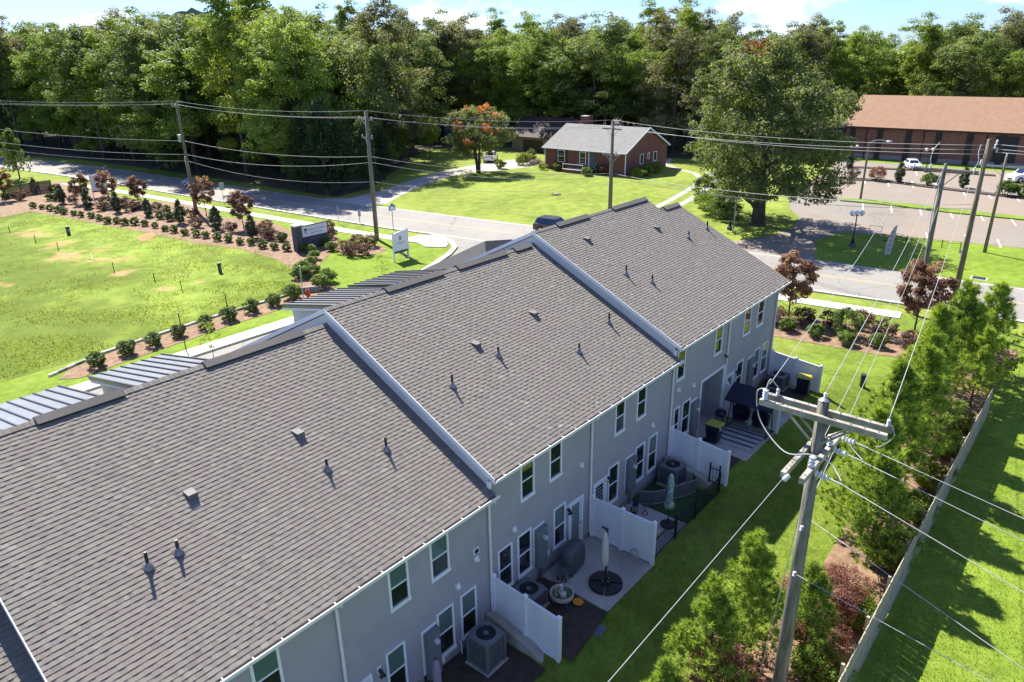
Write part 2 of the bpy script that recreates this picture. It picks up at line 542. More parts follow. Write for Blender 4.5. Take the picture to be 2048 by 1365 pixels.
def grid(name, x0, x1, y0, y1, nx, ny, hf, mat):
    xs, ys = np.linspace(x0, x1, nx), np.linspace(y0, y1, ny)
    V = [(x, y, hf(x, y)) for y in ys for x in xs]
    F = [(j * nx + i, j * nx + i + 1, (j + 1) * nx + i + 1, (j + 1) * nx + i) for j in range(ny - 1) for i in range(nx - 1)]
    o = MB().add(V, F).build(name, MT[mat], smooth=True, fix=False)
    o['kind'] = 'structure'
    return o

sheet('ground', [(-5000, -5000), (5000, -5000), (5000, 5000), (-5000, 5000)], 0.0, 'ground')
grid('yard_lawn', -12, 57, 3.2, 13.75, 140, 44, yard_h, 'yard')
sheet('neighbour_lawn', [(-20, -40), (57, -40), (57, 3.2), (-20, 3.2)], 0.006, 'lawn')
sheet('front_lawn', [(-40, 46), (36, 46), (44, 48.5), (51.2, 53), (51.6, 60), (49, 92), (46, 122), (43, 135), (25, 170), (-60, 160), (-60, 46)], 0.004, 'lawn')
field = [(-50, 50.9), (12, 50.9), (31.5, 51.6), (34.5, 53.6), (36.6, 57.5), (38.1, 63.3), (38.3, 70), (37.6, 80), (36.5, 88), (34, 100), (32.2, 108), (27, 140), (20, 165), (-60, 160)]
sheet('field', field, 0.012, 'field')
sheet('church_lawn', [(69.6, -60), (69.8, 5), (69.2, 12), (68.7, 21), (72.7, 22.2), (76, 23.3), (81, 22.2), (82.3, 18), (84, 6.6), (84.4, -60)], 0.008, 'lawn')
sheet('church_verge', [(137.3, -60), (137.3, 42), (142, 43), (142, -60)], 0.008, 'lawn')

road_near = [(62.0, -60), (60.3, 3.6), (59.4, 12), (58.4, 19.4), (57.0, 30), (55.6, 45), (54.1, 57.3), (53.0, 64), (52.0, 75), (50.6, 92), (49.3, 107), (48.0, 124), (46.2, 145), (43.3, 166), (36, 200), (20, 255)]
road_far = [(71.5, -60), (69.6, 4.8), (69.0, 12), (68.3, 21.4), (66.1, 38), (64.2, 51), (60.9, 77), (58.8, 100), (57.2, 122), (55.3, 145), (53, 165), (46, 200), (30, 255)]
sheet('road', road_near + road_far[::-1], 0.016, 'asphalt')
sheet('side_street', [(56.6, 34), (50, 35.6), (30, 36), (-30, 36), (-30, 44.9), (30, 45.0), (39.6, 46.6), (42, 46.9), (45.5, 48.3), (49, 49.8), (51.5, 51.4), (52.8, 53.2), (53.5, 57.6), (54.3, 58.5), (56.2, 45)], 0.020, 'asphalt')

def offset_strip(pts, w, z0, z1, name, mat, side=1, parent=None):
    mb = MB()
    pts = [Vector((p[0], p[1])) for p in pts]
    for i in range(len(pts) - 1):
        a, b = pts[i], pts[i + 1]
        d0 = (pts[min(i + 1, len(pts) - 1)] - pts[max(i - 1, 0)]).normalized()
        d1 = (pts[min(i + 2, len(pts) - 1)] - pts[i]).normalized()
        n0 = Vector((-d0.y, d0.x)) * w * side
        n1 = Vector((-d1.y, d1.x)) * w * side
        mb.prism([tuple(a), tuple(b), tuple(b + n1), tuple(a + n0)], z0, z1)
    o = mb.build(name, MT[mat], parent)
    if parent is None: o['kind'] = 'structure'
    return o
offset_strip([p for p in road_near if 3 > -p[1] and p[1] < 45] , 0.18, 0.0, 0.12, 'kerb', 'kerb', 1)
offset_strip([(54.1, 57.6)] + road_near[7:15], 0.18, 0.0, 0.12, 'kerb', 'kerb', 1)
curb = [(54.0, 57.6), (53.6, 55.4), (52.8, 53.4), (51.5, 51.6), (49.0, 50.0), (45.5, 48.5), (42.0, 47.1), (39.6, 46.8), (30, 45.2), (10, 45.1)]
offset_strip(curb, 0.55, 0.0, 0.14, 'kerb', 'kerb', -1)
# painted lines of the road: edge lines and a worn double yellow centre line
def line_on_road(t, w, mat, name):
    pts = []
    for a in road_near:
        # far edge at the same y by interpolation
        ys = [p[1] for p in road_far]
        xf = np.interp(a[1], ys, [p[0] for p in road_far])
        pts.append((a[0] + (xf - a[0]) * t, a[1]))
    mb = MB()
    for i in range(len(pts) - 1):
        a, b = pts[i], pts[i + 1]
        mb.add([(a[0], a[1], 0.0245), (a[0] + w, a[1], 0.0245), (b[0] + w, b[1], 0.0245), (b[0], b[1], 0.0245)], [(0, 1, 2, 3)])
    o = mb.build(name, MT[mat])
    o['kind'] = 'structure'
for t, w, mt_ in ((0.035, 0.12, 'paint_white'), (0.955, 0.12, 'paint_white'), (0.49, 0.10, 'paint_yellow'), (0.515, 0.10, 'paint_yellow')):
    line_on_road(t, w, mt_, 'road_marking')

def slabs(name, path, width, z, step=1.52):
    base = offset_strip(path, width, 0.0, z - 0.025, name, 'kerb', 1)
    pts = [Vector((p[0], p[1])) for p in path]
    acc = [0.0]
    for i in range(len(pts) - 1): acc.append(acc[-1] + (pts[i + 1] - pts[i]).length)
    def at(d):
        for i in range(len(pts) - 1):
            if d <= acc[i + 1] or i == len(pts) - 2:
                t = (d - acc[i]) / max(1e-6, acc[i + 1] - acc[i])
                return pts[i].lerp(pts[i + 1], t), (pts[i + 1] - pts[i]).normalized()
    d = 0.0
    while d + step < acc[-1]:
        p, u = at(d + 0.012)
        q, u2 = at(d + step - 0.012)
        n0, n1 = Vector((-u.y, u.x)) * width, Vector((-u2.y, u2.x)) * width
        MB().prism([tuple(p), tuple(q), tuple(q + n1), tuple(p + n0)], 0.005, z).build('concrete_slab', MT['sidewalk'], base)
        d += step
    return base
slabs('sidewalk', [(51.5, 58.5), (50.9, 60.3), (50.0, 67.5), (49.2, 78), (47.9, 93.7), (46.9, 106), (45.8, 119), (44.0, 134)], 1.45, 0.06)
slabs('sidewalk', [(57.3, 10.9), (56.3, 18.0), (55.6, 26), (54.6, 36)], 1.45, 0.06)
slabs('sidewalk', [(33.5, 45.5), (24, 45.4), (14, 45.3), (2, 45.2)], -1.35, 0.06)
sheet('ramp_pad', [(51.3, 58.6), (49.9, 58.4), (50.3, 56.4), (49.6, 54.4), (50.8, 52.6), (52.0, 53.4), (53.1, 55.4), (53.4, 57.7), (52.6, 58.8)], 0.10, 'sidewalk', 0.1)
mb = MB()
for i in range(5): mb.box(51.0 + i * 0.16, 51.08 + i * 0.16, 55.0, 55.8, 0.10, 0.106)
mb.build('tactile_paving', MT['block_grey'])['kind'] = 'structure'

# house drive, curved drive, parking
drive = [g2(*p) for p in ((640, 398), (700, 397), (770, 380), (830, 358), (890, 342), (950, 330), (1040, 318), (1075, 318), (1072, 333), (1000, 341), (950, 345), (905, 352), (850, 370), (800, 392), (770, 410), (700, 409))]
sheet('driveway', drive, 0.012, 'gravel')
trk = [g2(*p) for p in ((1300, 425), (1350, 400), (1392, 375), (1410, 360), (1396, 347), (1360, 338), (1338, 330), (1345, 318))]
offset_strip(trk, 0.9, 0.0, 0.012, 'drive_track', 'gravel', 1)
offset_strip([(p[0] + 1.2, p[1] - 2.0) for p in trk[:4]] + [(trk[4][0] + 2.2, trk[4][1] - 0.8)], 0.9, 0.0, 0.012, 'drive_track', 'gravel', 1)
lot = sheet('parking_lot', [(66.0, 38.0), (68.35, 21.2), (72.7, 22.6), (76, 23.8), (81.2, 22.6), (82.8, 18), (84.5, 6.6), (85, -60), (137.3, -60), (137.3, 41), (126, 38.5), (110, 36.5), (96.4, 34.2), (90, 31.6), (86, 29.0), (80, 27.6), (74, 28.2), (69.5, 31)], 0.010, 'lot_asphalt')
ticks = [((1725.7, 408), (1725.7, 420)), ((1782, 412), (1783.5, 426)), ((1840, 418), (1843, 431)), ((1898, 423), (1906, 437)), ((1960, 429.5), (1968, 443)), ((2020, 436), (2032, 452)),
         ((1729.5, 357), (1730.5, 376)), ((1776, 362), (1778, 379)), ((1824, 364), (1827.6, 384)), ((1870.5, 367.6), (1876, 382)), ((1923, 378), (1930.5, 392)), ((1972, 386), (1984, 398)), ((2028, 392), (2040, 404)),
         ((1832, 344), (1834, 352)), ((1921, 350), (1924, 358)), ((2010, 358), (2018, 368)), ((1995, 480), (2002, 496)), ((1852, 466), (1856, 478)), ((1930, 470), (1936, 486))]
for a, b in ticks:
    p, q = Vector(g2(*a)), Vector(g2(*b))
    if (q - p).length > 5.5: q = p + (q - p).normalized() * 5.5
    d = (q - p).normalized()
    nn = Vector((-d.y, d.x)) * 0.075
    MB().add([(*(p + nn), 0.0155), (*(p - nn), 0.0155), (*(q - nn), 0.0155), (*(q + nn), 0.0155)], [(0, 1, 2, 3)]).build('parking_line', MT['paint_white'], lot)
isl = [g2(1677, 399), g2(1760, 403), g2(1900, 420), g2(2060, 437), g2(2060, 443), g2(1900, 427), g2(1760, 410), g2(1680, 403)]
sheet('parking_island', isl, 0.15, 'lawn', 0.15)
isl2 = [g2(1692, 357), g2(1760, 360), g2(1900, 378), g2(2060, 397), g2(2060, 401), g2(1900, 382), g2(1760, 364), g2(1692, 361)]
sheet('parking_island', isl2, 0.15, 'dark_mulch', 0.15)
isl3 = [g2(1690, 333.5), g2(1850, 341), g2(1990, 351), g2(1990, 353.5), g2(1850, 343.5), g2(1690, 336)]
sheet('parking_island', isl3, 0.15, 'dark_mulch', 0.15)

# planting beds
bed_px = [(0, 436), (60, 424), (100, 430), (200, 450), (300, 467), (400, 489), (480, 499), (560, 522), (594, 547), (580, 572), (560, 588), (600, 606), (646, 594), (672, 575), (640, 560), (628, 545), (648, 520), (672, 497), (677, 475), (660, 463), (632, 470), (600, 470), (575, 460), (550, 448), (520, 441), (480, 438), (455, 436), (420, 426), (385, 412), (330, 405), (280, 402), (230, 390), (190, 382), (150, 374), (120, 362), (70, 372), (0, 388)]
sheet('mulch_bed', [g2(*p) for p in bed_px], 0.026, 'mulch')
cc = g2(722, 499)
sheet('mulch_bed', [(cc[0] + 2.3 * math.cos(t * 0.349), cc[1] + 2.9 * math.sin(t * 0.349)) for t in range(18)], 0.026, 'mulch')
sheet('mulch_bed', [(13.6, 47.6), (18, 48.2), (25, 48.9), (33, 49.2), (34, 50.5), (32, 51.4), (24, 51.3), (17, 50.6), (13.6, 49.6), (12.6, 48.4)], 0.030, 'mulch')
sheet('mulch_bed', [g2(*p) for p in ((1540, 640), (1560, 632), (1640, 640), (1730, 650), (1800, 664), (1880, 668), (1990, 690), (2040, 705), (2000, 740), (1960, 740), (1830, 722), (1730, 706), (1640, 690), (1540, 672))], 0.026, 'mulch')
def bed_strip(name, lo, hi, mat, lift=0.02, n=60):
    """a bed that follows the yard's slope, between two edges given as (x, y) lists"""
    xs = np.linspace(lo[0][0], lo[-1][0], n)
    mb = MB()
    for x in xs:
        a, b = np.interp(x, [p[0] for p in lo], [p[1] for p in lo]), np.interp(x, [p[0] for p in hi], [p[1] for p in hi])
        for k in range(9):
            y = a + (b - a) * k / 8
            mb.v.append((x, y, yard_h(x, y) + lift + 0.03 * math.sin(x * 1.3 + k)* (1 if 0 < k < 8 else 0)))
    for i in range(n - 1):
        for k in range(8):
            mb.f.append((i * 9 + k, (i + 1) * 9 + k, (i + 1) * 9 + k + 1, i * 9 + k + 1))
    o = mb.build(name, MT[mat], fix=False, smooth=True)
    o['kind'] = 'structure'
    return o
bed_strip('mulch_bed', [(6, 3.25), (30, 3.25), (46, 3.3), (51, 3.2)], [(6, 5.2), (12, 5.9), (18, 6.1), (24, 5.7), (32, 5.9), (40, 6.7), (47, 7.2), (51, 5.0)], 'mulch', 0.07)
bed_strip('mulch_bed', [(-3, 11.5), (9, 10.9), (13.9, 10.8)], [(-3, 13.6), (9, 13.6), (13.9, 13.6)], 'dark_mulch', 0.06)
bed_strip('mulch_bed', [(14.5, 10.2), (17.0, 10.5)], [(14.5, 13.6), (17.0, 13.6)], 'dark_mulch', 0.06)
bed_strip('mulch_bed', [(26.7, 10.9), (28.7, 10.9)], [(26.7, 13.6), (28.7, 13.6)], 'dark_mulch', 0.06)
bed_strip('mulch_bed', [(34.6, 10.9), (38.0, 10.9)], [(34.6, 13.6), (38.0, 13.6)], 'dark_mulch', 0.06)
sheet('bare_soil', [g2(*p) for p in ((272, 478), (285, 470), (305, 467), (312, 472), (300, 480), (285, 484))], 0.034, 'red_soil')
sheet('bare_soil', [g2(*p) for p in ((1830, 668), (1880, 660), (1905, 672), (1880, 682), (1840, 680))], 0.034, 'red_soil')
# woodland floor
sheet('forest_floor', [(61.8, 86), (70, 88), (90, 103), (108, 116), (122, 100), (124, 60), (150, 48), (166, 45), (166, -80), (420, -80), (420, 420), (0, 420), (34, 262), (50, 196), (57, 165), (59, 145), (60.6, 122), (61.2, 100)], 0.006, 'forest_floor')
# ------------------------------------------------------------------ the townhouse row
WALL_Y, EAVE_Y, RIDGE_Y = 13.5, 13.22, 21.4
SL = 0.483
SEG = [  # wall x0, x1, eave z, ground level
    (-9.6, 2.28, 4.82, -0.3), (2.28, 14.40, 5.40, 0.0), (14.40, 26.55, 5.98, LEV_B), (26.55, 38.2, 6.55, LEV_C)]
def roof_z(k, y): return SEG[k][2] + SL * (y - EAVE_Y)
def on_roof(k, px, py):
    d = ray(px, py)
    t = (SEG[k][2] - SL * EAVE_Y - CAM_H) / (d[2] - SL * d[1])
    return (float(d[0] * t), float(d[1] * t), float(CAM_H + d[2] * t))
TH = thing('townhouse_building', 'long grey two-storey townhouse row with stepped shingle roofs and white trim', 'townhouse', (14.5, WALL_Y, 0))
TI = W(TH)
def TP(name, mb, mat, parent=None, **k):
    if parent is None: return mb.build(name, MT[mat] if isinstance(mat, str) else mat, TH, TI, **k)
    return mb.build(name, MT[mat] if isinstance(mat, str) else mat, parent, **k)

mt, n, b = new_mat('shingle')
at = n.nodes.new('ShaderNodeAttribute'); at.attribute_name = 'shade'
c = ramp(n, at.outputs['Fac'], [(0.0, (0.094, 0.088, 0.080)), (0.25, (0.141, 0.134, 0.114)), (0.42, (0.174, 0.141, 0.128)), (0.58, (0.178, 0.170, 0.141)), (0.78, (0.207, 0.188, 0.162)), (1.0, (0.279, 0.262, 0.218))])
c = mixc(n, ramp(n, noise(n, 0.32, 4, 0.6), [(0.42, 0.0), (0.66, 0.45)]), c, (0.191, 0.150, 0.134))
c = mixc(n, 0.30, c, ramp(n, noise(n, 90, 2, 0.8), [(0.3, (0.097, 0.093, 0.080)), (0.7, (0.278, 0.262, 0.217))]))
n.links.new(c, b.inputs['Base Color'])
b.inputs['Roughness'].default_value = 0.92
b.inputs['Specular IOR Level'].default_value = 0.2
MT['shingle'] = mt
MT['under_roof'] = PM('under_roof', (0.10, 0.097, 0.095), (0.085, 0.082, 0.08), rough=0.95)

CL = math.hypot(1, SL)
cosA, sinA = 1 / CL, SL / CL
def sp(k, x, s, h):
    """point on back slope of section k: s metres up the slope, h proud of it"""
    return (x, EAVE_Y + s * cosA - h * sinA, SEG[k][2] + s * sinA + h * cosA)
SLEN = (RIDGE_Y - EAVE_Y) * CL
EXPO = 0.144
def shingles(k, x0, x1, ridge_y_of):
    r = np.random.default_rng(100 + k)
    cells = []
    ncourse = int(SLEN / EXPO)
    for i in range(ncourse):
        s0, s1 = i * EXPO, i * EXPO + EXPO + 0.012
        x = x0 - r.random() * 0.3
        hi = bool(r.random() < 0.5)
        patch = r.random()
        while x < x1:
            w = r.uniform(0.09, 0.25) if hi else r.uniform(0.07, 0.24)
            a, bb = max(x, x0), min(x + w, x1)
            if bb - a > 0.02 and EAVE_Y + s1 * cosA < ridge_y_of((a + bb) / 2) + 0.05:
                sh = float(np.clip(r.normal(0.54 if hi else 0.47, 0.15), 0, 1))
                cells.append((a, bb, s0, s1, hi, sh))
            x += w
            hi = not hi
    return cells
def shingle_geo(k, cells):
    V, F, S = [], [], []
    for (a, bb, s0, s1, hi, sh) in cells:
        t0, t1 = (0.0265, 0.010) if hi else (0.020, 0.005)
        i = len(V)
        V += [sp(k, a, s0, t0), sp(k, bb, s0, t0), sp(k, bb, s1, t1), sp(k, a, s1, t1), sp(k, a, s0, 0), sp(k, bb, s0, 0), sp(k, bb, s1, 0), sp(k, a, s1, 0)]
        F += [(i, i + 1, i + 2, i + 3), (i + 4, i + 5, i + 1, i)]
        S += [sh, sh * 0.8]
        if hi:
            F += [(i + 4, i, i + 3, i + 7), (i + 1, i + 5, i + 6, i + 2)]
            S += [sh, sh]
    return np.array(V), np.array(F), np.array(S)

for k, (x0, x1, ez, gl) in enumerate(SEG):
    rx0, rx1 = x0 - 0.05, (x1 if k < 3 else 38.95)
    rid = (lambda x: RIDGE_Y) if k < 3 else (lambda x: RIDGE_Y if x < 36.95 else 20.35)
    parts = [(rx0, rx1, RIDGE_Y)] if k < 3 else [(rx0, 36.95, RIDGE_Y), (36.95, rx1, 20.35)]
    mb = MB()
    for (a, bb, ry) in parts:
        rz = roof_z(k, ry)
        fy = ry + (RIDGE_Y - EAVE_Y)
        mb.ext([(EAVE_Y, ez - 0.16), (EAVE_Y, ez), (ry, rz), (fy, ez), (fy, ez - 0.16), (ry, rz - 0.16)], 0, a, bb)
    rf = TP('roof', mb, 'under_roof')
    cells = shingles(k, rx0, rx1, rid)
    # in view and nearest the photograph's viewpoint: laid one by one
    if k == 1:
        def key(c_):
            p = np.array(sp(k, (c_[0] + c_[1]) / 2, (c_[2] + c_[3]) / 2, 0)) - np.array([0, 0, CAM_H])
            z = p @ FWD
            u, v = 1024 + FPX * (p @ RIGHT) / z, 682.5 - FPX * (p @ UP) / z
            return (0 if (10 < u < 2030 and 10 < v < 1350) else 1e3) + float(np.linalg.norm(p))
        cells.sort(key=key)
        for c_ in cells[:300]:
            V, F, S = shingle_geo(k, [c_])
            link('shingle', mesh_np('shingle', V, F, MT['shingle'], S), rf)
        cells = cells[300:]
    V, F, S = shingle_geo(k, cells)
    o = link('shingle_course', mesh_np('shingle_course', V, F, MT['shingle'], S), rf)
    o['kind'] = 'stuff'
    # ridge caps
    for (a, bb, ry) in parts:
        rz = roof_z(k, ry)
        V, F, S = [], [], []
        x = a
        r = np.random.default_rng(40 + k)
        while x < bb - 0.05:
            e = min(x + 0.16, bb)
            i = len(V)
            for (yy, zz) in ((ry - 0.16, rz - 0.16 * SL + 0.035), (ry, rz + 0.045), (ry + 0.16, rz - 0.16 * SL + 0.035)):
                V += [(x, yy, zz + 0.012), (e + 0.02, yy, zz)]
            F += [(i, i + 1, i + 3, i + 2), (i + 2, i + 3, i + 5, i + 4)]
            S += [float(r.uniform(0.4, 0.95))] * 2
            x = e
        link('ridge_cap', mesh_np('ridge_cap', np.array(V), np.array(F), MT['shingle'], np.array(S)), rf)['kind'] = 'stuff'
    # gutter with its hangers, fascia
    ge = rx1 - (0.0 if k == 3 else -0.06)
    mb = MB().ext([(EAVE_Y - 0.125, ez - 0.10), (EAVE_Y - 0.135, ez + 0.015), (EAVE_Y - 0.115, ez + 0.015), (EAVE_Y - 0.11, ez - 0.06), (EAVE_Y - 0.02, ez - 0.06), (EAVE_Y - 0.02, ez - 0.10)], 0, rx0, ge)
    gt = TP('gutter', mb, 'gutter')
    x = rx0 + 0.4
    while x < ge:
        TP('hanger', MB().box(x, x + 0.025, EAVE_Y - 0.134, EAVE_Y - 0.02, ez + 0.004, ez + 0.014), 'white_trim', gt)
        x += 0.78
    TP('fascia', MB().box(rx0, rx1, EAVE_Y + 0.002, EAVE_Y + 0.03, ez - 0.2, ez - 0.162), 'white_trim')
    TP('soffit', MB().box(rx0 + 0.05, rx1 - 0.05, EAVE_Y + 0.03, WALL_Y + 0.02, ez - 0.215, ez - 0.19), 'white_trim')
    # rake fascia on the side that stands above the lower neighbour
    if k > 0:
        for (ya, yb) in ((EAVE_Y - 0.02, RIDGE_Y), (2 * RIDGE_Y - EAVE_Y, RIDGE_Y)):
            za, zb = ez + (0 if ya < RIDGE_Y else 0), roof_z(k, RIDGE_Y)
            mb = MB().add([(rx0 - 0.025, ya, za - 0.15), (rx0 - 0.025, ya, za + 0.03), (rx0 - 0.025, yb, zb + 0.03), (rx0 - 0.025, yb, zb - 0.15),
                           (rx0 - 0.002, ya, za - 0.15), (rx0 - 0.002, ya, za + 0.03), (rx0 - 0.002, yb, zb + 0.03), (rx0 - 0.002, yb, zb - 0.15)],
                          [(0, 1, 2, 3), (4, 7, 6, 5), (0, 4, 5, 1), (1, 5, 6, 2), (2, 6, 7, 3), (3, 7, 4, 0)])
            TP('rake_board', mb, 'white_trim')
        TP('corner_board', MB().box(x0 - 0.06, x0 + 0.06, WALL_Y - 0.045, WALL_Y + 0.06, ez - 0.75, ez - 0.2), 'white_trim')
    # gable wall of this section (its lower part is hidden in the neighbour)
    rz = roof_z(k, RIDGE_Y)
    fy = 2 * RIDGE_Y - EAVE_Y - 0.3
    TP('gable_wall', MB().ext([(WALL_Y + 0.02, gl - 0.4), (WALL_Y + 0.02, ez - 0.05), (RIDGE_Y, rz - 0.18), (fy, ez - 0.05), (fy, gl - 0.4)], 0, x0 + 0.001, x0 + 0.12), 'front_siding')
    if k == 3:
        TP('gable_wall', MB().ext([(WALL_Y + 0.02, gl - 0.9), (WALL_Y + 0.02, ez - 0.05), (20.35, roof_z(3, 20.35) - 0.18), (27.2, ez - 0.05), (27.2, gl - 0.9)], 0, 38.08, 38.2), 'siding')
        TP('corner_board', MB().box(38.1, 38.225, WALL_Y - 0.03, WALL_Y + 0.1, gl - 0.6, ez - 0.22), 'white_trim')
    TP('front_wall', MB().box(x0 + 0.12, x1 - 0.02, fy - 0.1, fy, gl - 0.4, ez), 'front_siding')
    # back wall of lapped siding
    holes = [(29.45, 31.83, LEV_C - 0.1, 3.72)] if k == 3 else []
    mb = MB()
    z = gl + 0.28
    while z < ez - 0.2:
        z2 = min(z + 0.165, ez - 0.2)
        spans = [(x0 + 0.0, x1)]
        for (hx0, hx1, hz0, hz1) in holes:
            if z < hz1 and z2 > hz0: spans = [(x0, hx0), (hx1, x1)]
        for (a, bb) in spans:
            mb.add([(a, WALL_Y - 0.024, z), (bb, WALL_Y - 0.024, z), (bb, WALL_Y, z2), (a, WALL_Y, z2), (a, WALL_Y + 0.01, z), (bb, WALL_Y + 0.01, z)], [(0, 1, 2, 3), (0, 4, 5, 1)])
        z = z2
    TP('back_wall', mb, 'siding', fix=False)
    for (a, bb) in ([(x0, x1)] if k < 3 else [(x0, 29.45), (31.83, x1)]):
        TP('foundation', MB().box(a + 0.01, bb - 0.01, WALL_Y - 0.03, WALL_Y + 0.1, gl - 0.9, gl + 0.278), 'foundation')

# vents along the ridges, their shaded near sides put in as black strips
for k, vents in ((1, ((4.75, 7.1), (9.6, 13.3))), (2, ((17.2, 20.3), (21.2, 24.4), (25.0, 26.2))), (3, ((28.3, 31.0), (33.3, 36.9), (37.2, 38.9)))):
    for (a, bb) in vents:
        ry = 20.35 if a > 37 else RIDGE_Y
        rz = roof_z(k, ry)
        v = TP('ridge_vent', MB().ext([(ry - 0.24, rz - 0.24 * SL + 0.085), (ry, rz + 0.105), (ry + 0.24, rz - 0.24 * SL + 0.085), (ry + 0.24, rz - 0.24 * SL + 0.10), (ry, rz + 0.13), (ry - 0.24, rz - 0.24 * SL + 0.10)], 0, a, bb), 'shingle')
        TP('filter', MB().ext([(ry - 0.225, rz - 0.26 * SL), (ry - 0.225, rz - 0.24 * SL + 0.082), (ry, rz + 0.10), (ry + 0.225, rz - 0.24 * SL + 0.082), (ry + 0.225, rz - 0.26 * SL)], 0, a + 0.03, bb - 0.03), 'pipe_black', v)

# standing-seam roofs over the front dormers
for k, xs in ((1, ((4.6, 7.62), (8.7, 11.6))), (2, ((17.55, 20.75), (21.4, 24.6)))):
    ey, ez = 29.55, SEG[k][2] + 1.55
    rz = roof_z(k, RIDGE_Y)
    my = (rz + SL * RIDGE_Y - ez - 0.2 * ey) / (SL - 0.2)
    mz = ez + 0.2 * (ey - my)
    for (a, bb) in xs:
        TP('dormer_wall', MB().ext([(ey - 0.35, SEG[k][2] - 1.0), (ey - 0.35, ez - 0.05), (my + 0.4, mz - 0.2), (my + 0.4, SEG[k][2])], 0, a + 0.28, bb - 0.28), 'front_siding')
        d = TP('dormer_roof', MB().ext([(ey, ez - 0.14), (ey, ez), (my, mz), (my, mz - 0.14)], 0, a, bb), 'standing_seam')
        TP('dormer_fascia', MB().ext([(ey - 0.02, ez - 0.26), (ey - 0.02, ez - 0.145), (my + 0.5, mz - 0.26), (my + 0.5, mz - 0.36)], 0, a + 0.03, a + 0.06), 'white_trim', d)
        nr = max(2, round((bb - a) / 0.41))
        for i in range(nr + 1):
            x = a + (bb - a) * i / nr
            w = 0.022 if 0 < i < nr else 0.035
            TP('seam', MB().add([(x - w, ey, ez), (x + w, ey, ez), (x + w, ey, ez + 0.055), (x - w, ey, ez + 0.055), (x - w, my, mz), (x + w, my, mz), (x + w, my, mz + 0.055), (x - w, my, mz + 0.055)],
                               [(0, 1, 2, 3), (4, 7, 6, 5), (0, 4, 5, 1), (3, 2, 6, 7), (0, 3, 7, 4), (1, 5, 6, 2)]), 'seam_rib', d)
# hipped roof over the front porch of the end home
TP('porch_roof', MB().add([(30.6, 28.2, 5.5), (38.2, 28.2, 5.5), (38.2, 34.0, 5.5), (30.6, 34.0, 5.5), (32.8, 30.4, 7.5), (35.4, 30.4, 7.1)], [(0, 1, 5, 4), (1, 2, 5), (2, 3, 4, 5), (3, 0, 4), (0, 3, 2, 1)]), 'under_roof')

# roof pipes and box vents
for k, lst in ((1, ((298, 1138), (358, 1108), (655, 942), (773, 902))), (2, ((905, 775), (997, 714), (1158, 706), (1218, 648))), (3, ((1252, 551), (1304, 567), (1377, 478), (1414, 460)))):
    for j, (px, py) in enumerate(lst):
        x, y, z = on_roof(k, px, py)
        h = 0.42 if j % 3 else 0.50
        p = TP('vent_pipe', MB().tube([(x, y, z - 0.1), (x, y, z + h)], 0.042, 10), 'pipe_black')
        TP('flashing', MB().lathe([(0.13, -0.06), (0.12, 0.0), (0.062, 0.10), (0.05, 0.16)], 12, (x, y, z + 0.04)), 'lead', p, smooth=True)
        TP('flashing_plate', MB().add([(x - .12, y - .12, z - .12 * SL + .04), (x + .12, y - .12, z - .12 * SL + .04), (x + .12, y + .12, z + .12 * SL + .035), (x - .12, y + .12, z + .12 * SL + .035)], [(0, 1, 2, 3)]), 'under_roof', p)
for k, lst in ((1, ((382, 992), (597, 870))), (2, ((952, 692), (1067, 630))), (3, ((1174, 481), (1313, 458)))):
    for (px, py) in lst:
        x, y, z = on_roof(k, px, py)
        v = TP('box_vent', MB().add([(x - .13, y - .16, z - .08 + .20), (x + .13, y - .16, z - .08 + .20), (x + .13, y + .18, z + .09 + .05), (x - .13, y + .18, z + .09 + .05),
                                     (x - .13, y - .14, z - .10), (x + .13, y - .14, z - .10), (x + .13, y + .18, z + .05), (x - .13, y + .18, z + .05)],
                                    [(0, 1, 2, 3), (0, 3, 7, 4), (1, 5, 6, 2), (3, 2, 6, 7), (0, 4, 5, 1)]), 'vent_cap')

# windows, doors
def window(x0, x1, z0, z1, blind=0.0, seed=0):
    y = WALL_Y
    f, t = 0.075, 0.055
    mb = MB()
    mb.box(x0, x0 + f, y - t, y + .01, z0, z1)
    mb.box(x1 - f, x1, y - t, y + .01, z0, z1)
    mb.box(x0 + f, x1 - f, y - t, y + .01, z1 - f, z1)
    mb.box(x0 - .01, x1 + .01, y - t - .02, y + .01, z0 - .05, z0 + f)
    w = TP('window', mb, 'white_trim')
    zm = (z0 + z1) / 2
    TP('meeting_rail', MB().box(x0 + f + .002, x1 - f - .002, y - .047, y - .021, zm - .025, zm + .025), 'white_trim', w)
    TP('pane', MB().add([(x0 + f, y - .030, zm + .025), (x1 - f, y - .030, zm + .025), (x1 - f, y - .030, z1 - f), (x0 + f, y - .030, z1 - f)], [(0, 1, 2, 3)]), 'pane_blind' if blind else 'pane', w)
    TP('pane', MB().add([(x0 + f, y - .024, z0 + f), (x1 - f, y - .024, z0 + f), (x1 - f, y - .024, zm - .025), (x0 + f, y - .024, zm - .025)], [(0, 1, 2, 3)]), 'pane', w)
UPW = [(5.76, 6.55, 0, .5), (10.04, 10.80, 0, .5), (11.66, 12.45, 0, .5), (15.91, 16.66, 1, 0), (17.51, 18.25, 1, 0), (21.78, 22.50, 1, 0), (23.42, 24.16, 1, 0), (26.75, 27.5, 2, 0), (30.49, 31.28, 2, 0), (33.74, 34.60, 2, 0), (35.46, 36.30, 2, 0), (4.1, 4.85, 0, 0)]
for (a, bb, s, bl) in UPW:
    z0 = (3.60, 4.22, 4.78)[s]
    window(a, bb, z0, z0 + 1.46, bl)
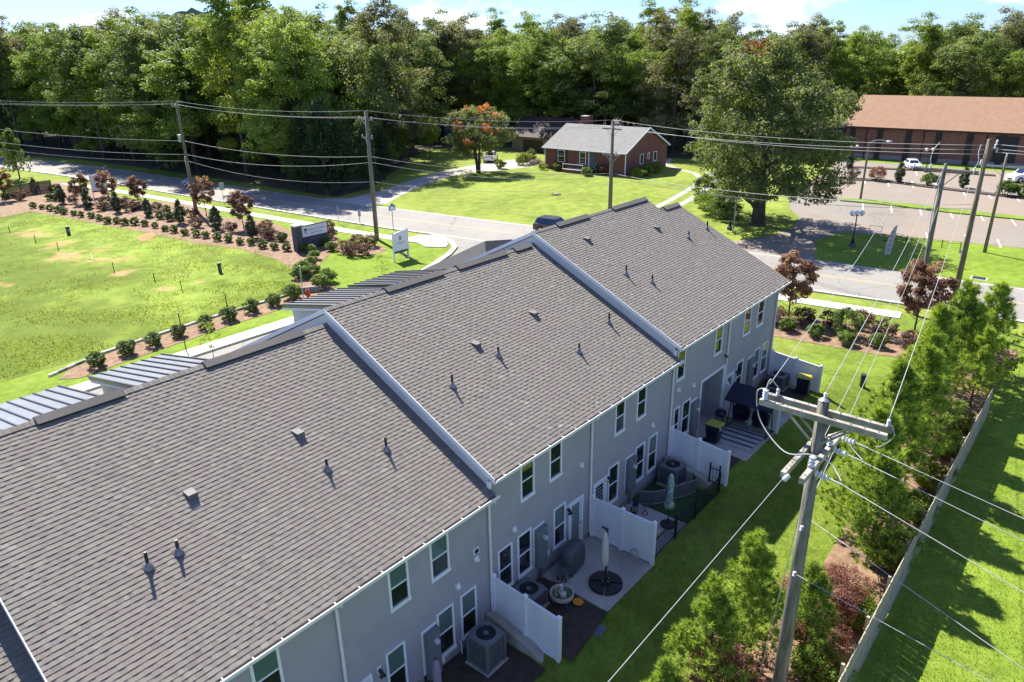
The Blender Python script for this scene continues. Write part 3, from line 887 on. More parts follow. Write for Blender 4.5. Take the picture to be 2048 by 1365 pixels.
LOW = [(9.69, 10.44, 0, .5), (11.76, 12.50, 0, .5), (12.81, 13.56, 0, .6), (14.67, 15.42, 1, 0), (15.70, 16.47, 1, 0), (17.77, 18.52, 1, .4), (21.43, 22.20, 1, 0), (23.51, 24.26, 1, 0), (24.58, 25.34, 1, .4), (26.75, 27.3, 2, 0), (27.55, 28.36, 2, 0), (33.42, 34.22, 2, 0), (35.62, 36.42, 2, .5), (36.70, 37.55, 2, .5)]
for (a, bb, s, bl) in LOW:
    z0 = (0.47, 1.10, 1.62)[s]
    window(a, bb, z0, z0 + 1.78, bl)
def door(x0, x1, z0, z1, y=WALL_Y, glassy='pane_blind'):
    f = 0.09
    mb = MB().box(x0, x0 + f, y - .06, y + .01, z0, z1).box(x1 - f, x1, y - .06, y + .01, z0, z1).box(x0 + f, x1 - f, y - .06, y + .01, z1 - f, z1)
    d = TP('door', mb, 'white_trim')
    mb = MB()
    a, bb, c0, c1 = x0 + f + .004, x1 - f - .004, z0 + .03, z1 - f - .004
    mb.box(a, a + .12, y - .03, y + .005, c0, c1).box(bb - .12, bb, y - .03, y + .005, c0, c1).box(a + .12, bb - .12, y - .03, y + .005, c1 - .13, c1).box(a + .12, bb - .12, y - .03, y + .005, c0, c0 + .22)
    TP('door_leaf', mb, 'door_white', d)
    TP('pane', MB().add([(a + .12, y - .02, c0 + .22), (bb - .12, y - .02, c0 + .22), (bb - .12, y - .02, c1 - .13), (a + .12, y - .02, c1 - .13)], [(0, 1, 2, 3)]), glassy, d)
    TP('handle', MB().box(bb - .07, bb - .03, y - .09, y - .03, z0 + .98, z0 + 1.02).box(bb - .18, bb - .03, y - .10, y - .085, z0 + .985, z0 + 1.015), 'steel', d)
    TP('threshold', MB().box(x0, x1, y - .14, y - .061, z0 - .06, z0 + .02), 'door_white', d)
door(18.72, 19.66, 0.40, 2.60)
door(20.34, 21.30, 0.40, 2.62, glassy='pane')
door(32.22, 33.16, 0.90, 3.10)
door(8.3, 9.15, -0.2, 1.98, glassy='pane')
# covered recess of the end home
mb = MB().box(29.33, 29.45, WALL_Y + .011, WALL_Y + 1.0, .6, 3.9).box(31.83, 31.95, WALL_Y + .011, WALL_Y + 1.0, .6, 3.9).box(29.45, 31.83, WALL_Y + .88, WALL_Y + 1.0, .6, 3.9)
TP('porch_recess', mb, 'siding')
TP('porch_ceiling', MB().box(29.45, 31.83, WALL_Y + .011, WALL_Y + .88, 3.73, 3.85), 'white_trim')
TP('porch_trim', MB().box(29.33, 29.449, WALL_Y - .05, WALL_Y, .85, 3.73).box(31.831, 31.95, WALL_Y - .05, WALL_Y, .85, 3.73).box(29.33, 31.95, WALL_Y - .05, WALL_Y, 3.731, 3.87), 'white_trim')
door(29.95, 30.95, 0.90, 3.10, WALL_Y + .86)

# downspouts
for x, k in ((8.27, 1), (14.28, 1), (20.12, 2), (26.40, 2), (31.99, 3), (38.02, 3), (2.1, 0)):
    ez, gl = SEG[k][2], SEG[k][3]
    TP('downspout', MB().tube([(x, EAVE_Y - .07, ez - .09), (x, EAVE_Y - .05, ez - .20), (x, WALL_Y - .075, ez - .42), (x, WALL_Y - .075, gl + .35), (x, WALL_Y - .18, gl + .12)], 0.05, 6), 'gutter')
# meter cabinets
for (x0, x1, z0, z1, gl) in ((11.17, 11.72, .10, 1.92, 0), (16.66, 17.22, .98, 2.62, LEV_B), (22.80, 23.40, .98, 2.62, LEV_B), (28.44, 29.06, 1.45, 3.05, LEV_C), (34.82, 35.45, 1.30, 3.10, LEV_C)):
    t_ = TP('cabinet_trim', MB().box(x0 - .08, x1 + .02, WALL_Y - .03, WALL_Y + .005, z0 - .02, z1 + .1), 'white_trim')
    c_ = TP('meter_cabinet', MB().box(x0, x1, WALL_Y - .20, WALL_Y - .031, z0, z1), 'grey_box')
    xm = (x0 + x1) / 2
    TP('meter', MB().tube([(xm + .08, WALL_Y - .201, z1 - .42), (xm + .08, WALL_Y - .31, z1 - .42)], 0.085, 14), 'clear_lamp', c_)
    TP('latch', MB().box(x0 + .06, x0 + .11, WALL_Y - .22, WALL_Y - .201, z1 - .62, z1 - .58), 'steel', c_)
    TP('conduit', MB().tube([(xm, WALL_Y - .12, gl + .02), (xm, WALL_Y - .12, z0 - .005)], 0.055, 8), 'grey_box', c_)
    TP('vent_hood', MB().box(x1 + .10, x1 + .24, WALL_Y - .09, WALL_Y - .017, z0 + .12, z0 + .3), 'white_trim')
# lamps and small fittings on the wall
for (x, z) in ((18.62, 2.42), (21.36, 2.46), (9.42, 1.85), (33.28, 2.95)):
    l = TP('wall_lamp', MB().box(x - .07, x + .07, WALL_Y - .05, WALL_Y - .0165, z - .12, z + .16), 'white_trim')
    TP('lamp_head', MB().tube([(x, WALL_Y - .06, z + .06), (x, WALL_Y - .20, z - .02)], 0.06, 10).ball((x + .05, WALL_Y - .21, z - .10), .055).ball((x - .05, WALL_Y - .19, z - .10), .055), 'black_metal', l)
for (x, z) in ((15.52, 3.34), (12.72, 2.76), (19.46, 4.0), (24.81, 3.44), (28.5, 3.99), (13.61, 3.28), (27.0, 4.3)):
    TP('wall_vent', MB().box(x - .08, x + .08, WALL_Y - .10, WALL_Y - .017, z - .09, z + .09).box(x - .06, x + .06, WALL_Y - .15, WALL_Y - .10, z - .085, z - .02), 'white_trim')
fl = TP('floodlight', MB().box(13.50, 13.74, WALL_Y - .08, WALL_Y - .017, 3.46, 3.69), 'white_trim')
TP('lens', MB().box(13.54, 13.70, WALL_Y - .095, WALL_Y - .081, 3.50, 3.65), 'pipe_black', fl)
TP('camera', MB().tube([(31.80, WALL_Y - .02, 4.38), (31.72, WALL_Y - .22, 4.36)], .05, 8), 'black_metal')
TP('vent_stub', MB().tube([(12.68, WALL_Y - .05, .52), (12.68, WALL_Y - .12, .52), (12.68, WALL_Y - .12, .05)], .025, 6), 'white_trim')
# ------------------------------------------------------------------ vegetation
def leaf_quads(P, Nrm, size, r, aspect=0.62):
    """one folded leaf (a rhombus) per point, facing roughly along Nrm"""
    n_ = len(P)
    Nn = Nrm + r.normal(0, 0.55, (n_, 3))
    Nn /= np.linalg.norm(Nn, axis=1, keepdims=True) + 1e-9
    A = np.cross(Nn, r.normal(0, 1, (n_, 3)))
    A /= np.linalg.norm(A, axis=1, keepdims=True) + 1e-9
    B = np.cross(Nn, A)
    sz = (size * r.uniform(0.6, 1.35, n_))[:, None]
    V = np.stack([P - A * sz * 0.5, P + B * sz * aspect * 0.5, P + A * sz * 0.5, P - B * sz * aspect * 0.5], 1).reshape(-1, 3)
    F = np.arange(n_ * 4).reshape(-1, 4)
    return V, F

def crown_points(r, centre, rad, ncl, nl, clump, lump=0.25, shape=None, low=-0.75, boughs=0, spread=0.34):
    """leaf clumps spread through a lumpy crown: returns points, outward normals, shade"""
    cs = []
    bias = r.normal(0, 1, (6, 3))
    bias /= np.linalg.norm(bias, axis=1, keepdims=True)
    amp = r.uniform(0.1, 1.0, 6) * lump
    def spot():
        while True:
            d = r.normal(0, 1, 3)
            d /= np.linalg.norm(d)
            if d[2] >= low: break
        q = 1 + float((amp * np.clip(bias @ d, 0, 1) ** 3).sum()) - lump * 0.5
        return d * q
    if boughs:   # limbs end in boughs, and the leaf clumps gather round those
        bc = []
        for i in range(boughs):
            best, bd = None, -1
            for _ in range(12):
                c_ = spot() * r.uniform(0.55, 0.86)
                dd = min([np.linalg.norm(c_ - o_) for o_ in bc], default=9)
                if dd > bd: best, bd = c_, dd
            bc.append(best)
        tone = r.normal(0, .10, boughs)
    bid = []
    while len(cs) < ncl:
        if boughs:
            i = int(r.integers(0, boughs))
            v = r.normal(0, 1, 3)
            v /= np.linalg.norm(v)
            p = bc[i] + v * spread * r.uniform(.25, 1.0) * np.array([1, 1, .75])
            bid.append(i)
        else:
            p = spot() * r.uniform(0.40, 1.0) ** 0.45
        if shape: p = shape(p)
        cs.append(p)
    cs = np.array(cs) * np.array(rad) + np.array(centre)
    cr = clump * r.uniform(0.6, 1.35, ncl)
    idx = np.repeat(np.arange(ncl), nl)
    d = r.normal(0, 1, (ncl * nl, 3))
    d[:, 2] = np.where(d[:, 2] < 0, d[:, 2] * 0.55, d[:, 2])
    d /= np.linalg.norm(d, axis=1, keepdims=True)
    rr = r.uniform(0.55, 1.05, (ncl * nl, 1))
    P = cs[idx] + d * cr[idx][:, None] * rr * np.array([1, 1, 0.72])
    tn = r.normal(0.5, 0.10, ncl) + (tone[np.array(bid)] if boughs else 0)
    sh = tn[idx] + r.normal(0, 0.10, ncl * nl)
    up = d + np.array([0, 0, 0.8])
    return P, up, np.clip(sh, 0, 1)

def limb(mb, r, p, q, r0, r1, n=4, wob=0.06):
    p, q = np.array(p, float), np.array(q, float)
    L = np.linalg.norm(q - p)
    pts = [p + (q - p) * t + (r.normal(0, wob * L * 0.25, 3) if 0 < t < 1 else 0) for t in np.linspace(0, 1, n)]
    mb.tube([tuple(x) for x in pts], list(np.linspace(r0, r1, n)), 7)

def make_tree(name, seed, h, base, rad, ncl, nl, leaf, clump, mat, trunk_r, shape=None, limbs=9, lump=0.3, low=-0.75, bark='bark', extra=None, multi=1, boughs=0, spread=0.34):
    r = np.random.default_rng(seed)
    root = bpy.data.objects.new(name, None)
    C.objects.link(root)
    mb = MB()
    cz = base + (h - base) * 0.5
    for k in range(multi):
        off = r.normal(0, trunk_r * 2.2, 2) if multi > 1 else (0, 0)
        top = (off[0] * 3 + r.normal(0, rad * .06), off[1] * 3 + r.normal(0, rad * .06), h * 0.80)
        limb(mb, r, (off[0], off[1], -0.15), top, trunk_r * 1.25, trunk_r * 0.18, 6, 0.03)
    mb.tube([(0, 0, -0.15), (0, 0, 0.25)], [trunk_r * 1.9, trunk_r * 1.15], 9)
    for i in range(limbs):
        z0 = base * 0.75 + (h * 0.72 - base * 0.75) * i / max(1, limbs)
        a = i * 2.4 + r.uniform(-.4, .4)
        e = rad * r.uniform(0.5, 0.85)
        limb(mb, r, (0, 0, z0), (e * math.cos(a), e * math.sin(a), z0 + e * r.uniform(0.25, 0.8)), trunk_r * 0.42, trunk_r * 0.08, 4)
    mb.build('trunk', MT[bark], root, smooth=True, fix=False)
    P, N_, S = crown_points(r, (0, 0, cz), (rad, rad, (h - base) * 0.5), ncl, nl, clump, lump, shape, low, boughs, spread)
    V, F = leaf_quads(P, N_, leaf, r)
    link('crown', mesh_np('crown', V, F, mat, S), root)
    if extra: extra(root, r)
    return root

G = leaf_mat
LM = {
    'oak': G('leaf_oak', [(0.1, (0.063, 0.100, 0.028)), (0.5, (0.143, 0.204, 0.052)), (0.9, (0.263, 0.301, 0.118))]),
    'maple': G('leaf_maple', [(0.1, (0.075, 0.129, 0.023)), (0.5, (0.171, 0.256, 0.040)), (0.9, (0.300, 0.372, 0.089))]),
    'dark': G('leaf_dark', [(0.1, (0.024, 0.047, 0.019)), (0.5, (0.054, 0.095, 0.034)), (0.9, (0.110, 0.153, 0.056))]),
    'olive': G('leaf_olive', [(0.1, (0.075, 0.089, 0.037)), (0.5, (0.150, 0.167, 0.073)), (0.9, (0.254, 0.244, 0.130))]),
    'lime': G('leaf_lime', [(0.1, (0.085, 0.140, 0.018)), (0.5, (0.185, 0.260, 0.030)), (0.9, (0.308, 0.361, 0.069))]),
    'holly': G('leaf_holly', [(0.1, (0.045, 0.080, 0.020)), (0.5, (0.095, 0.150, 0.036)), (0.9, (0.170, 0.225, 0.075))]),
    'box': G('leaf_box', [(0.1, (0.052, 0.098, 0.018)), (0.5, (0.127, 0.201, 0.034)), (0.9, (0.218, 0.299, 0.069))]),
    'cedar': G('leaf_cedar', [(0.1, (0.031, 0.052, 0.023)), (0.5, (0.065, 0.096, 0.042)), (0.9, (0.117, 0.150, 0.068))], trans=0.15),
    'plum': G('leaf_plum', [(0.1, (0.110, 0.055, 0.042)), (0.5, (0.250, 0.135, 0.100)), (0.9, (0.40, 0.250, 0.180))]),
    'loro': G('leaf_loro', [(0.1, (0.042, 0.024, 0.026)), (0.5, (0.115, 0.064, 0.060)), (0.9, (0.215, 0.145, 0.115))]),
    'burg': G('leaf_burgundy', [(0.1, (0.070, 0.028, 0.024)), (0.5, (0.220, 0.095, 0.074)), (0.9, (0.400, 0.235, 0.170))]),
    'pine': G('needle', [(0.1, (0.093, 0.148, 0.022)), (0.5, (0.232, 0.338, 0.040)), (0.9, (0.449, 0.550, 0.086))], trans=0.3),
    'bigoak': G('leaf_big_oak', [(0.1, (0.070, 0.100, 0.030)), (0.5, (0.145, 0.185, 0.062)), (0.9, (0.260, 0.290, 0.135))]),
    'orange': G('blossom', [(0.1, (0.42, 0.13, 0.05)), (0.5, (0.60, 0.22, 0.08)), (0.9, (0.70, 0.34, 0.15))]),
    'rust': G('leaf_rust', [(0.1, (0.11, 0.045, 0.015)), (0.5, (0.20, 0.085, 0.03)), (0.9, (0.28, 0.14, 0.05))]),
    'grass': G('grass_blade', [(0.1, (0.091, 0.135, 0.013)), (0.5, (0.171, 0.225, 0.023)), (0.9, (0.281, 0.310, 0.058))], objvar=0.0),
    'straw': G('grass_field', [(0.1, (0.091, 0.150, 0.013)), (0.5, (0.201, 0.265, 0.026)), (0.9, (0.354, 0.370, 0.091))], objvar=0.0),
}
taper = lambda k: (lambda p: p * np.array([1 - k * (p[2] + 1) / 2, 1 - k * (p[2] + 1) / 2, 1]))
def dome(p):
    z = p[2]
    return np.array([p[0] * (1.08 - .12 * z), p[1] * (1.08 - .12 * z), math.copysign(abs(z) ** .8, z)])
def proto(o, where=(0, 0, -500)):
    o.location = where
    return o
_used = set()
def place(root, loc, s=1.0, rz=None, label=None, cat=None, group=None, name=None, sz=None):
    """the first use moves the model itself, each later one copies it with its parts"""
    if root.name in _used: o = copy_tree(root)
    else:
        o = root
        _used.add(root.name)
    o.location = loc
    o.rotation_euler = (0, 0, random.uniform(0, 6.28) if rz is None else rz)
    o.scale = (s, s, s if sz is None else sz)
    tag(o, label, cat, group)
    return o

# ---- woodland: kinds built once, each tree placed on its own
KIND = {
    'oak': [make_tree('oak_tree', 11 + i, 25, 2.4, 6.4, 300, 110, 0.33, 1.15, LM['oak'], 0.34, dome, lump=0.5, boughs=24, spread=0.40) for i in range(3)],
    'maple': [make_tree('maple_tree', 21 + i, 24, 2.0, 6.1, 290, 110, 0.32, 1.1, LM['maple'], 0.30, dome, lump=0.45, boughs=22, spread=0.40) for i in range(3)],
    'poplar': [make_tree('poplar_tree', 31 + i, 27, 2.6, 5.2, 270, 110, 0.32, 1.0, LM['lime'], 0.30, taper(0.25), lump=0.4, boughs=22, spread=0.40) for i in range(2)],
    'hickory': [make_tree('hickory_tree', 41 + i, 26, 2.6, 5.8, 270, 110, 0.32, 1.05, LM['olive'], 0.32, dome, lump=0.5, boughs=22, spread=0.40) for i in range(2)],
    'cedar': [make_tree('cedar_tree', 51, 15, 0.6, 3.6, 110, 64, 0.36, 0.95, LM['dark'], 0.26, taper(0.85), lump=0.2, low=-1)],
}
LBL = {
    'oak': 'tall rounded mid-green oak in the woods %s',
    'maple': 'tall bright green maple in the woods %s',
    'poplar': 'slender yellow-green poplar in the woods %s',
    'hickory': 'tall olive-green hickory in the woods %s',
    'cedar': 'dark conical cedar with branches to the ground at the wood edge',
}
def in_poly(x, y, poly):
    c_ = False
    j = len(poly) - 1
    for i in range(len(poly)):
        if (poly[i][1] > y) != (poly[j][1] > y) and x < (poly[j][0] - poly[i][0]) * (y - poly[i][1]) / (poly[j][1] - poly[i][1]) + poly[i][0]:
            c_ = not c_
        j = i
    return c_
wood = [
    ([(62.6, 90), (72, 96), (92, 108), (108, 120), (112, 150), (108, 215), (70, 235), (52, 225), (58.5, 175), (61, 140)], 7.4),
    ([(125, 104), (127, 62), (150, 56), (168, 60), (176, 120), (150, 160), (118, 150)], 7.4),
    ([(168, 58), (166, -70), (196, -70), (200, 70)], 7.6),
    ([(110, 220), (112, 155), (150, 165), (160, 250)], 11),
    ([(46, 240), (70, 240), (100, 300), (40, 300)], 10)]
pts = []
rw = np.random.default_rng(3)
where = ('along the far side of the main road', 'behind the brick house', 'behind the church', 'deep behind the roadside trees', 'at the far bend of the main road')
for wi, (poly, dmin) in enumerate(wood):
    xs, ys = [p[0] for p in poly], [p[1] for p in poly]
    for _ in range(2600):
        x, y = rw.uniform(min(xs), max(xs)), rw.uniform(min(ys), max(ys))
        if in_poly(x, y, poly) and all((x - a) ** 2 + (y - b_) ** 2 > dmin ** 2 for a, b_, _w in pts):
            pts.append((x, y, wi))
# only trees the lens can see
def visible(x, y):
    p = np.array([x, y, -CAM_H + 10])
    z = p @ FWD
    return z > 0 and -90 < 1024 + FPX * (p @ RIGHT) / z < 2140
pts = [p for p in pts if visible(p[0], p[1])]
kinds = ['oak', 'maple', 'poplar', 'hickory', 'oak', 'maple', 'oak']
for (x, y, wi) in pts:
    kd = kinds[int(rw.integers(0, len(kinds)))]
    s = float(rw.uniform(0.88, 1.03))
    # the wood is a little lower to the right, behind the church
    p = np.array([x, y, 0]); u = 1024 + FPX * (p @ RIGHT) / (p @ FWD)
    s *= 1.10 if u < 900 else (1.02 if u < 1500 else 0.97)
    o = KIND[kd][int(rw.integers(0, len(KIND[kd])))]
    place(o, (x, y, 0), s * float(rw.uniform(1.0, 1.35)), None, LBL[kd] % where[wi], 'tree', 'woodland trees ' + where[wi], sz=s)
for (px, py, s) in ((655, 392, 0.95), (690, 386, 0.8), (612, 386, 0.8), (735, 378, 0.72), (1690, 318, 0.0), (20, 318, 0.9), (770, 360, 0.6)):
    if s: place(KIND['cedar'][0], gp(px, py), s, None, LBL['cedar'], 'tree', 'cedars at the wood edge')
# lighter, lower trees that fill the wood's edge
edge = [make_tree('understorey_tree', 61 + i, 10, 1.6, 3.2, 80, 60, 0.34, 0.85, LM['maple' if i else 'lime'], 0.12, taper(0.2), lump=0.5, limbs=6) for i in range(2)]
for (px, py, s, k) in ((250, 322, 1.0, 0), (90, 300, 1.0, 1), (150, 310, 1.1, 0), (205, 316, 0.9, 1), (340, 330, 0.7, 0), (520, 350, 0.6, 1), (800, 330, 0.8, 1), (860, 315, 0.7, 0), (30, 296, 1.2, 1), (1045, 255, 0.9, 1), (1180, 262, 1.0, 0), (1345, 292, 0.8, 1), (1395, 285, 0.9, 0), (585, 366, 0.5, 0), (470, 340, 0.55, 1), (1440, 300, 1.0, 1), (780, 342, 0.5, 0)):
    place(edge[k], gp(px, py), s * 1.1, None, ('bright yellow-green young tree at the edge of the woods', 'leafy green young tree at the edge of the woods')[k], 'tree', 'young trees at the wood edge')
hl = MB()
hp = [(-1 + i / 20, max(0, math.cos((-1 + i / 20) * 1.5708)) ** 1.5 * (1 + .03 * math.sin(i * 2.3) + .015 * math.sin(i * 5.1))) for i in range(41)]
d = ray(400, 120); d = d / np.hypot(d[0], d[1])
base = np.array([d[0], d[1]]) * 3600
side = np.array([-d[1], d[0]])
for j, k in ((0, 1.0), (1, 0.55)):
    for (t, z) in hp:
        q = base + side * t * 420 + np.array([d[0], d[1]]) * (j * 400)
        hl.v.append((q[0], q[1], -5 + z * 222 * (1 if j == 0 else 0.98)))
nh = len(hp)
for i in range(nh - 1): hl.f.append((i, i + 1, nh + i + 1, nh + i))
hl.f.append(tuple(range(nh)))
hl.f.append(tuple(range(nh, 2 * nh))[::-1])
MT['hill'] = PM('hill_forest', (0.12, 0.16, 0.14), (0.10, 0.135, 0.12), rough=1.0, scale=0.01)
hl.build('hill', MT['hill'])['kind'] = 'structure'

# ---- the big oak by the car park, the crape myrtle
def rust_patch(root, r):
    P, N_, S = crown_points(r, (0.2, 2.0, 18.3), (2.6, 2.2, 1.2), 22, 40, 0.5)
    V, F = leaf_quads(P, N_, 0.26, r)
    link('dead_leaves', mesh_np('dead_leaves', V, F, LM['rust'], S), root)
big = make_tree('big_oak', 71, 20.0, 1.5, 9.0, 860, 78, 0.30, 0.92, LM['bigoak'], 0.62, dome, limbs=18, lump=0.45, boughs=50, spread=0.26, low=-0.72, extra=rust_patch)
place(big, (79.6, 31.4, 0), 1.0, 0.6, 'very large spreading oak beside the church car park entrance', 'tree')
def blossoms(root, r):
    for (a, rr, z, s) in ((0.2, 2.7, 5.0, 1.1), (2.6, 2.8, 5.6, 1.0), (1.4, 1.6, 6.9, 1.2), (4.0, 2.6, 5.2, 0.9), (5.4, 2.2, 6.2, 1.0), (3.3, 3.3, 3.9, 0.7), (5.9, 3.1, 4.4, 0.9), (4.7, 0.8, 7.2, 1.0)):
        P, N_, S = crown_points(r, (rr * math.cos(a), rr * math.sin(a), z), (0.75 * s, 0.75 * s, 0.6 * s), 11, 40, 0.36)
        V, F = leaf_quads(P, N_, 0.15, r)
        link('blossom', mesh_np('blossom', V, F, LM['orange'], S), root)
crape = make_tree('crape_myrtle', 81, 7.6, 1.2, 3.7, 300, 70, 0.20, 0.55, LM['bigoak'], 0.16, taper(0.1), limbs=8, lump=0.35, extra=blossoms, multi=3, boughs=22, spread=0.40)
place(crape, gp(958, 346), 1.42, 0.3, 'crape myrtle with orange blossom clusters beside the house drive', 'tree')

# ---- pines with real needle tufts
def make_pine(name, seed, h, rad, tufts, nn=30, needle=0.20, wid=0.013, mat='pine'):
    r = np.random.default_rng(seed)
    root = bpy.data.objects.new(name, None)
    C.objects.link(root)
    mb = MB()
    limb(mb, r, (0, 0, -0.1), (r.normal(0, .08), r.normal(0, .08), h), 0.075 * h / 5, 0.012, 6, 0.02)
    ends = []
    nb = int(tufts / 7)
    for i in range(nb):
        t = 0.10 + 0.88 * (i + r.random()) / nb
        z0 = h * t
        L = rad * (1.04 - t) ** 0.95 * r.uniform(0.75, 1.15) + 0.12
        a = r.uniform(0, 6.283)
        rise = L * r.uniform(0.35, 0.75)
        q = np.array([L * math.cos(a), L * math.sin(a), z0 + rise])
        limb(mb, r, (0, 0, z0), q, 0.022, 0.008, 3)
        for j in range(7):
            f = 0.35 + 0.65 * j / 6
            p = np.array([0, 0, z0]) * (1 - f) + q * f + r.normal(0, 0.12 * L + 0.05, 3) * (1 if j < 6 else 0)
            d = np.array([math.cos(a), math.sin(a), 1.5]) + r.normal(0, .35, 3)
            ends.append((p, d / np.linalg.norm(d)))
    for j in range(5):
        ends.append((np.array([r.normal(0, .05), r.normal(0, .05), h * (0.9 + 0.03 * j)]), np.array([0, 0, 1.0])))
    mb.build('trunk', MT['bark'], root, smooth=True, fix=False)
    V, S = [], []
    for (p, d) in ends:
        dirs = d[None] * r.uniform(0.1, 1.3, (nn, 1)) + r.normal(0, 0.62, (nn, 3))
        dirs /= np.linalg.norm(dirs, axis=1, keepdims=True)
        L = needle * r.uniform(0.7, 1.2, (nn, 1))
        st = p[None] - d[None] * r.uniform(0, 0.16, (nn, 1))
        sd = np.cross(dirs, r.normal(0, 1, (nn, 3)))
        sd /= np.linalg.norm(sd, axis=1, keepdims=True)
        V.append(np.stack([st + sd * wid, st - sd * wid, st + dirs * L], 1))
        S.append(np.clip(r.normal(0.5, .12) + r.normal(0, .12, nn), 0, 1))
    V = np.concatenate(V).reshape(-1, 3)
    link('needles', mesh_np('needles', V, np.arange(len(V)).reshape(-1, 3), LM[mat], np.concatenate(S)), root)
    return root
PINES = [make_pine('pine_tree', 91 + i, 6.1, 1.95, 520, 40, 0.28, 0.017) for i in range(3)]
PINE_L = 'young long-needled pine by the board fence, %s counting from its road end'
for i, (x, y, s) in enumerate(sorted(((44.5, 5.4, 1.05), (40.6, 5.9, 1.0), (46.6, 4.2, 1.0), (37.3, 5.5, 0.95), (34.0, 5.0, 1.0), (31.0, 5.4, 1.05), (27.6, 5.2, 0.95), (25.6, 4.4, 0.8), (18.4, 6.2, 0.78), (16.2, 6.4, 0.72), (13.2, 6.3, 0.62), (12.0, 5.0, 0.62), (19.6, 4.7, 0.6), (48.4, 6.0, 0.7), (43.0, 4.0, 0.75)), reverse=True)):
    place(PINES[i % 3], (x, y, yard_h(x, y) + 0.02), s, i * 1.9, PINE_L % ORD[i], 'pine tree', 'pines along the fence')
lp = make_pine('pine_sapling', 97, 6.5, 2.2, 420, nn=34, needle=0.26, wid=0.03, mat='oak')
place(lp, gp(40, 357), 1.25, 0.5, 'lone pine standing behind the short dark wooden fence', 'pine tree')

# ---- shrubs
def make_shrub(name, seed, rad, h, ncl, nl, leaf, clump, mat, shape=None, low=-0.3, stems=5):
    low = min(low, -0.85)
    r = np.random.default_rng(seed)
    root = bpy.data.objects.new(name, None)
    C.objects.link(root)
    mb = MB()
    for i in range(stems):
        a = i * 6.283 / stems
        limb(mb, r, (0.05 * math.cos(a), 0.05 * math.sin(a), -0.05), (rad * .6 * math.cos(a), rad * .6 * math.sin(a), h * 0.7), 0.022, 0.008, 3)
    mb.build('stem', MT['bark'], root, fix=False)
    P, N_, S = crown_points(r, (0, 0, h * 0.5), (rad, rad, h * 0.52), ncl, nl, clump, 0.25, shape, low)
    P[:, 2] = np.maximum(P[:, 2], 0.03)
    V, F = leaf_quads(P, N_, leaf, r)
    link('foliage', mesh_np('foliage', V, F, mat, S), root)
    return root
SH = {
    'round': [make_shrub('holly_shrub', 101 + i, 0.52, 0.95, 46, 44, 0.11, 0.17, LM['holly']) for i in range(2)],
    'light': [make_shrub('boxwood_shrub', 111 + i, 0.50, 0.80, 46, 44, 0.10, 0.16, LM['box']) for i in range(2)],
    'loro': [make_shrub('loropetalum_shrub', 121 + i, 0.72, 1.15, 52, 40, 0.10, 0.20, LM['loro'], lambda p: p * np.array([1 + .25 * p[2], 1 + .25 * p[2], 1])) for i in range(2)],
    'arb': [make_shrub('arborvitae', 131 + i, 0.72, 2.3, 90, 50, 0.12, 0.20, LM['cedar'], taper(0.72), -1.0) for i in range(2)],
    'burg': [make_shrub('burgundy_shrub', 141, 1.35, 2.5, 150, 70, 0.085, 0.30, LM['burg'], None, -0.6, 8)],
    'big': [make_shrub('tea_olive_shrub', 151, 0.95, 1.9, 90, 60, 0.10, 0.24, LM['holly'], None, -0.6, 7)],
    'bright': [make_shrub('green_shrub', 161, 1.0, 1.5, 90, 60, 0.10, 0.26, LM['lime'], None, -0.5, 7)],
}
plum = [make_tree('plum_tree', 171 + i, 4.7, 0.8, 1.45, 190, 50, 0.15, 0.28, LM['plum'], 0.055, lambda p: p * np.array([1.0 + .15 * p[2], 1.0 + .15 * p[2], 1]), limbs=14, lump=0.3, boughs=20, spread=0.3) for i in range(2)]
def shrub(kd, px, py, s, label, cat='shrub', group=None, i=0):
    p = gp(px, py)
    place(SH[kd][i % len(SH[kd])], (p[0], p[1], p[2] + 0.02), s, None, label, cat, group)
# ------------------------------------------------------------------ back gardens
def slab_patio(name, x0, x1, y0, y1, z):
    o = MB().box(x0, x1, y0, y1, z - 0.5, z).build(name, MT['patio'], bevel=0.02)
    o['kind'] = 'structure'
    return o
slab_patio('patio', 17.05, 20.21, 10.55, WALL_Y - 0.035, LEV_B + 0.06)
slab_patio('patio', 20.23, 23.35, 10.75, WALL_Y - 0.035, LEV_B + 0.06)
slab_patio('patio', 28.7, 32.08, 10.65, WALL_Y - 0.035, LEV_C + 0.06)
slab_patio('patio', 29.46, 31.82, WALL_Y - 0.03, WALL_Y + .87, LEV_C + 0.055)
slab_patio('patio', 32.32, 34.5, 10.65, WALL_Y - 0.035, LEV_C + 0.06)
slab_patio('patio', 4.0, 9.6, 10.9, WALL_Y - 0.035, 0.0)
o = MB().box(23.36, 26.2, 10.85, WALL_Y - 0.04, LEV_B - 0.1, LEV_B + 0.09).build('artificial_turf', MT['turf'])
o['kind'] = 'structure'

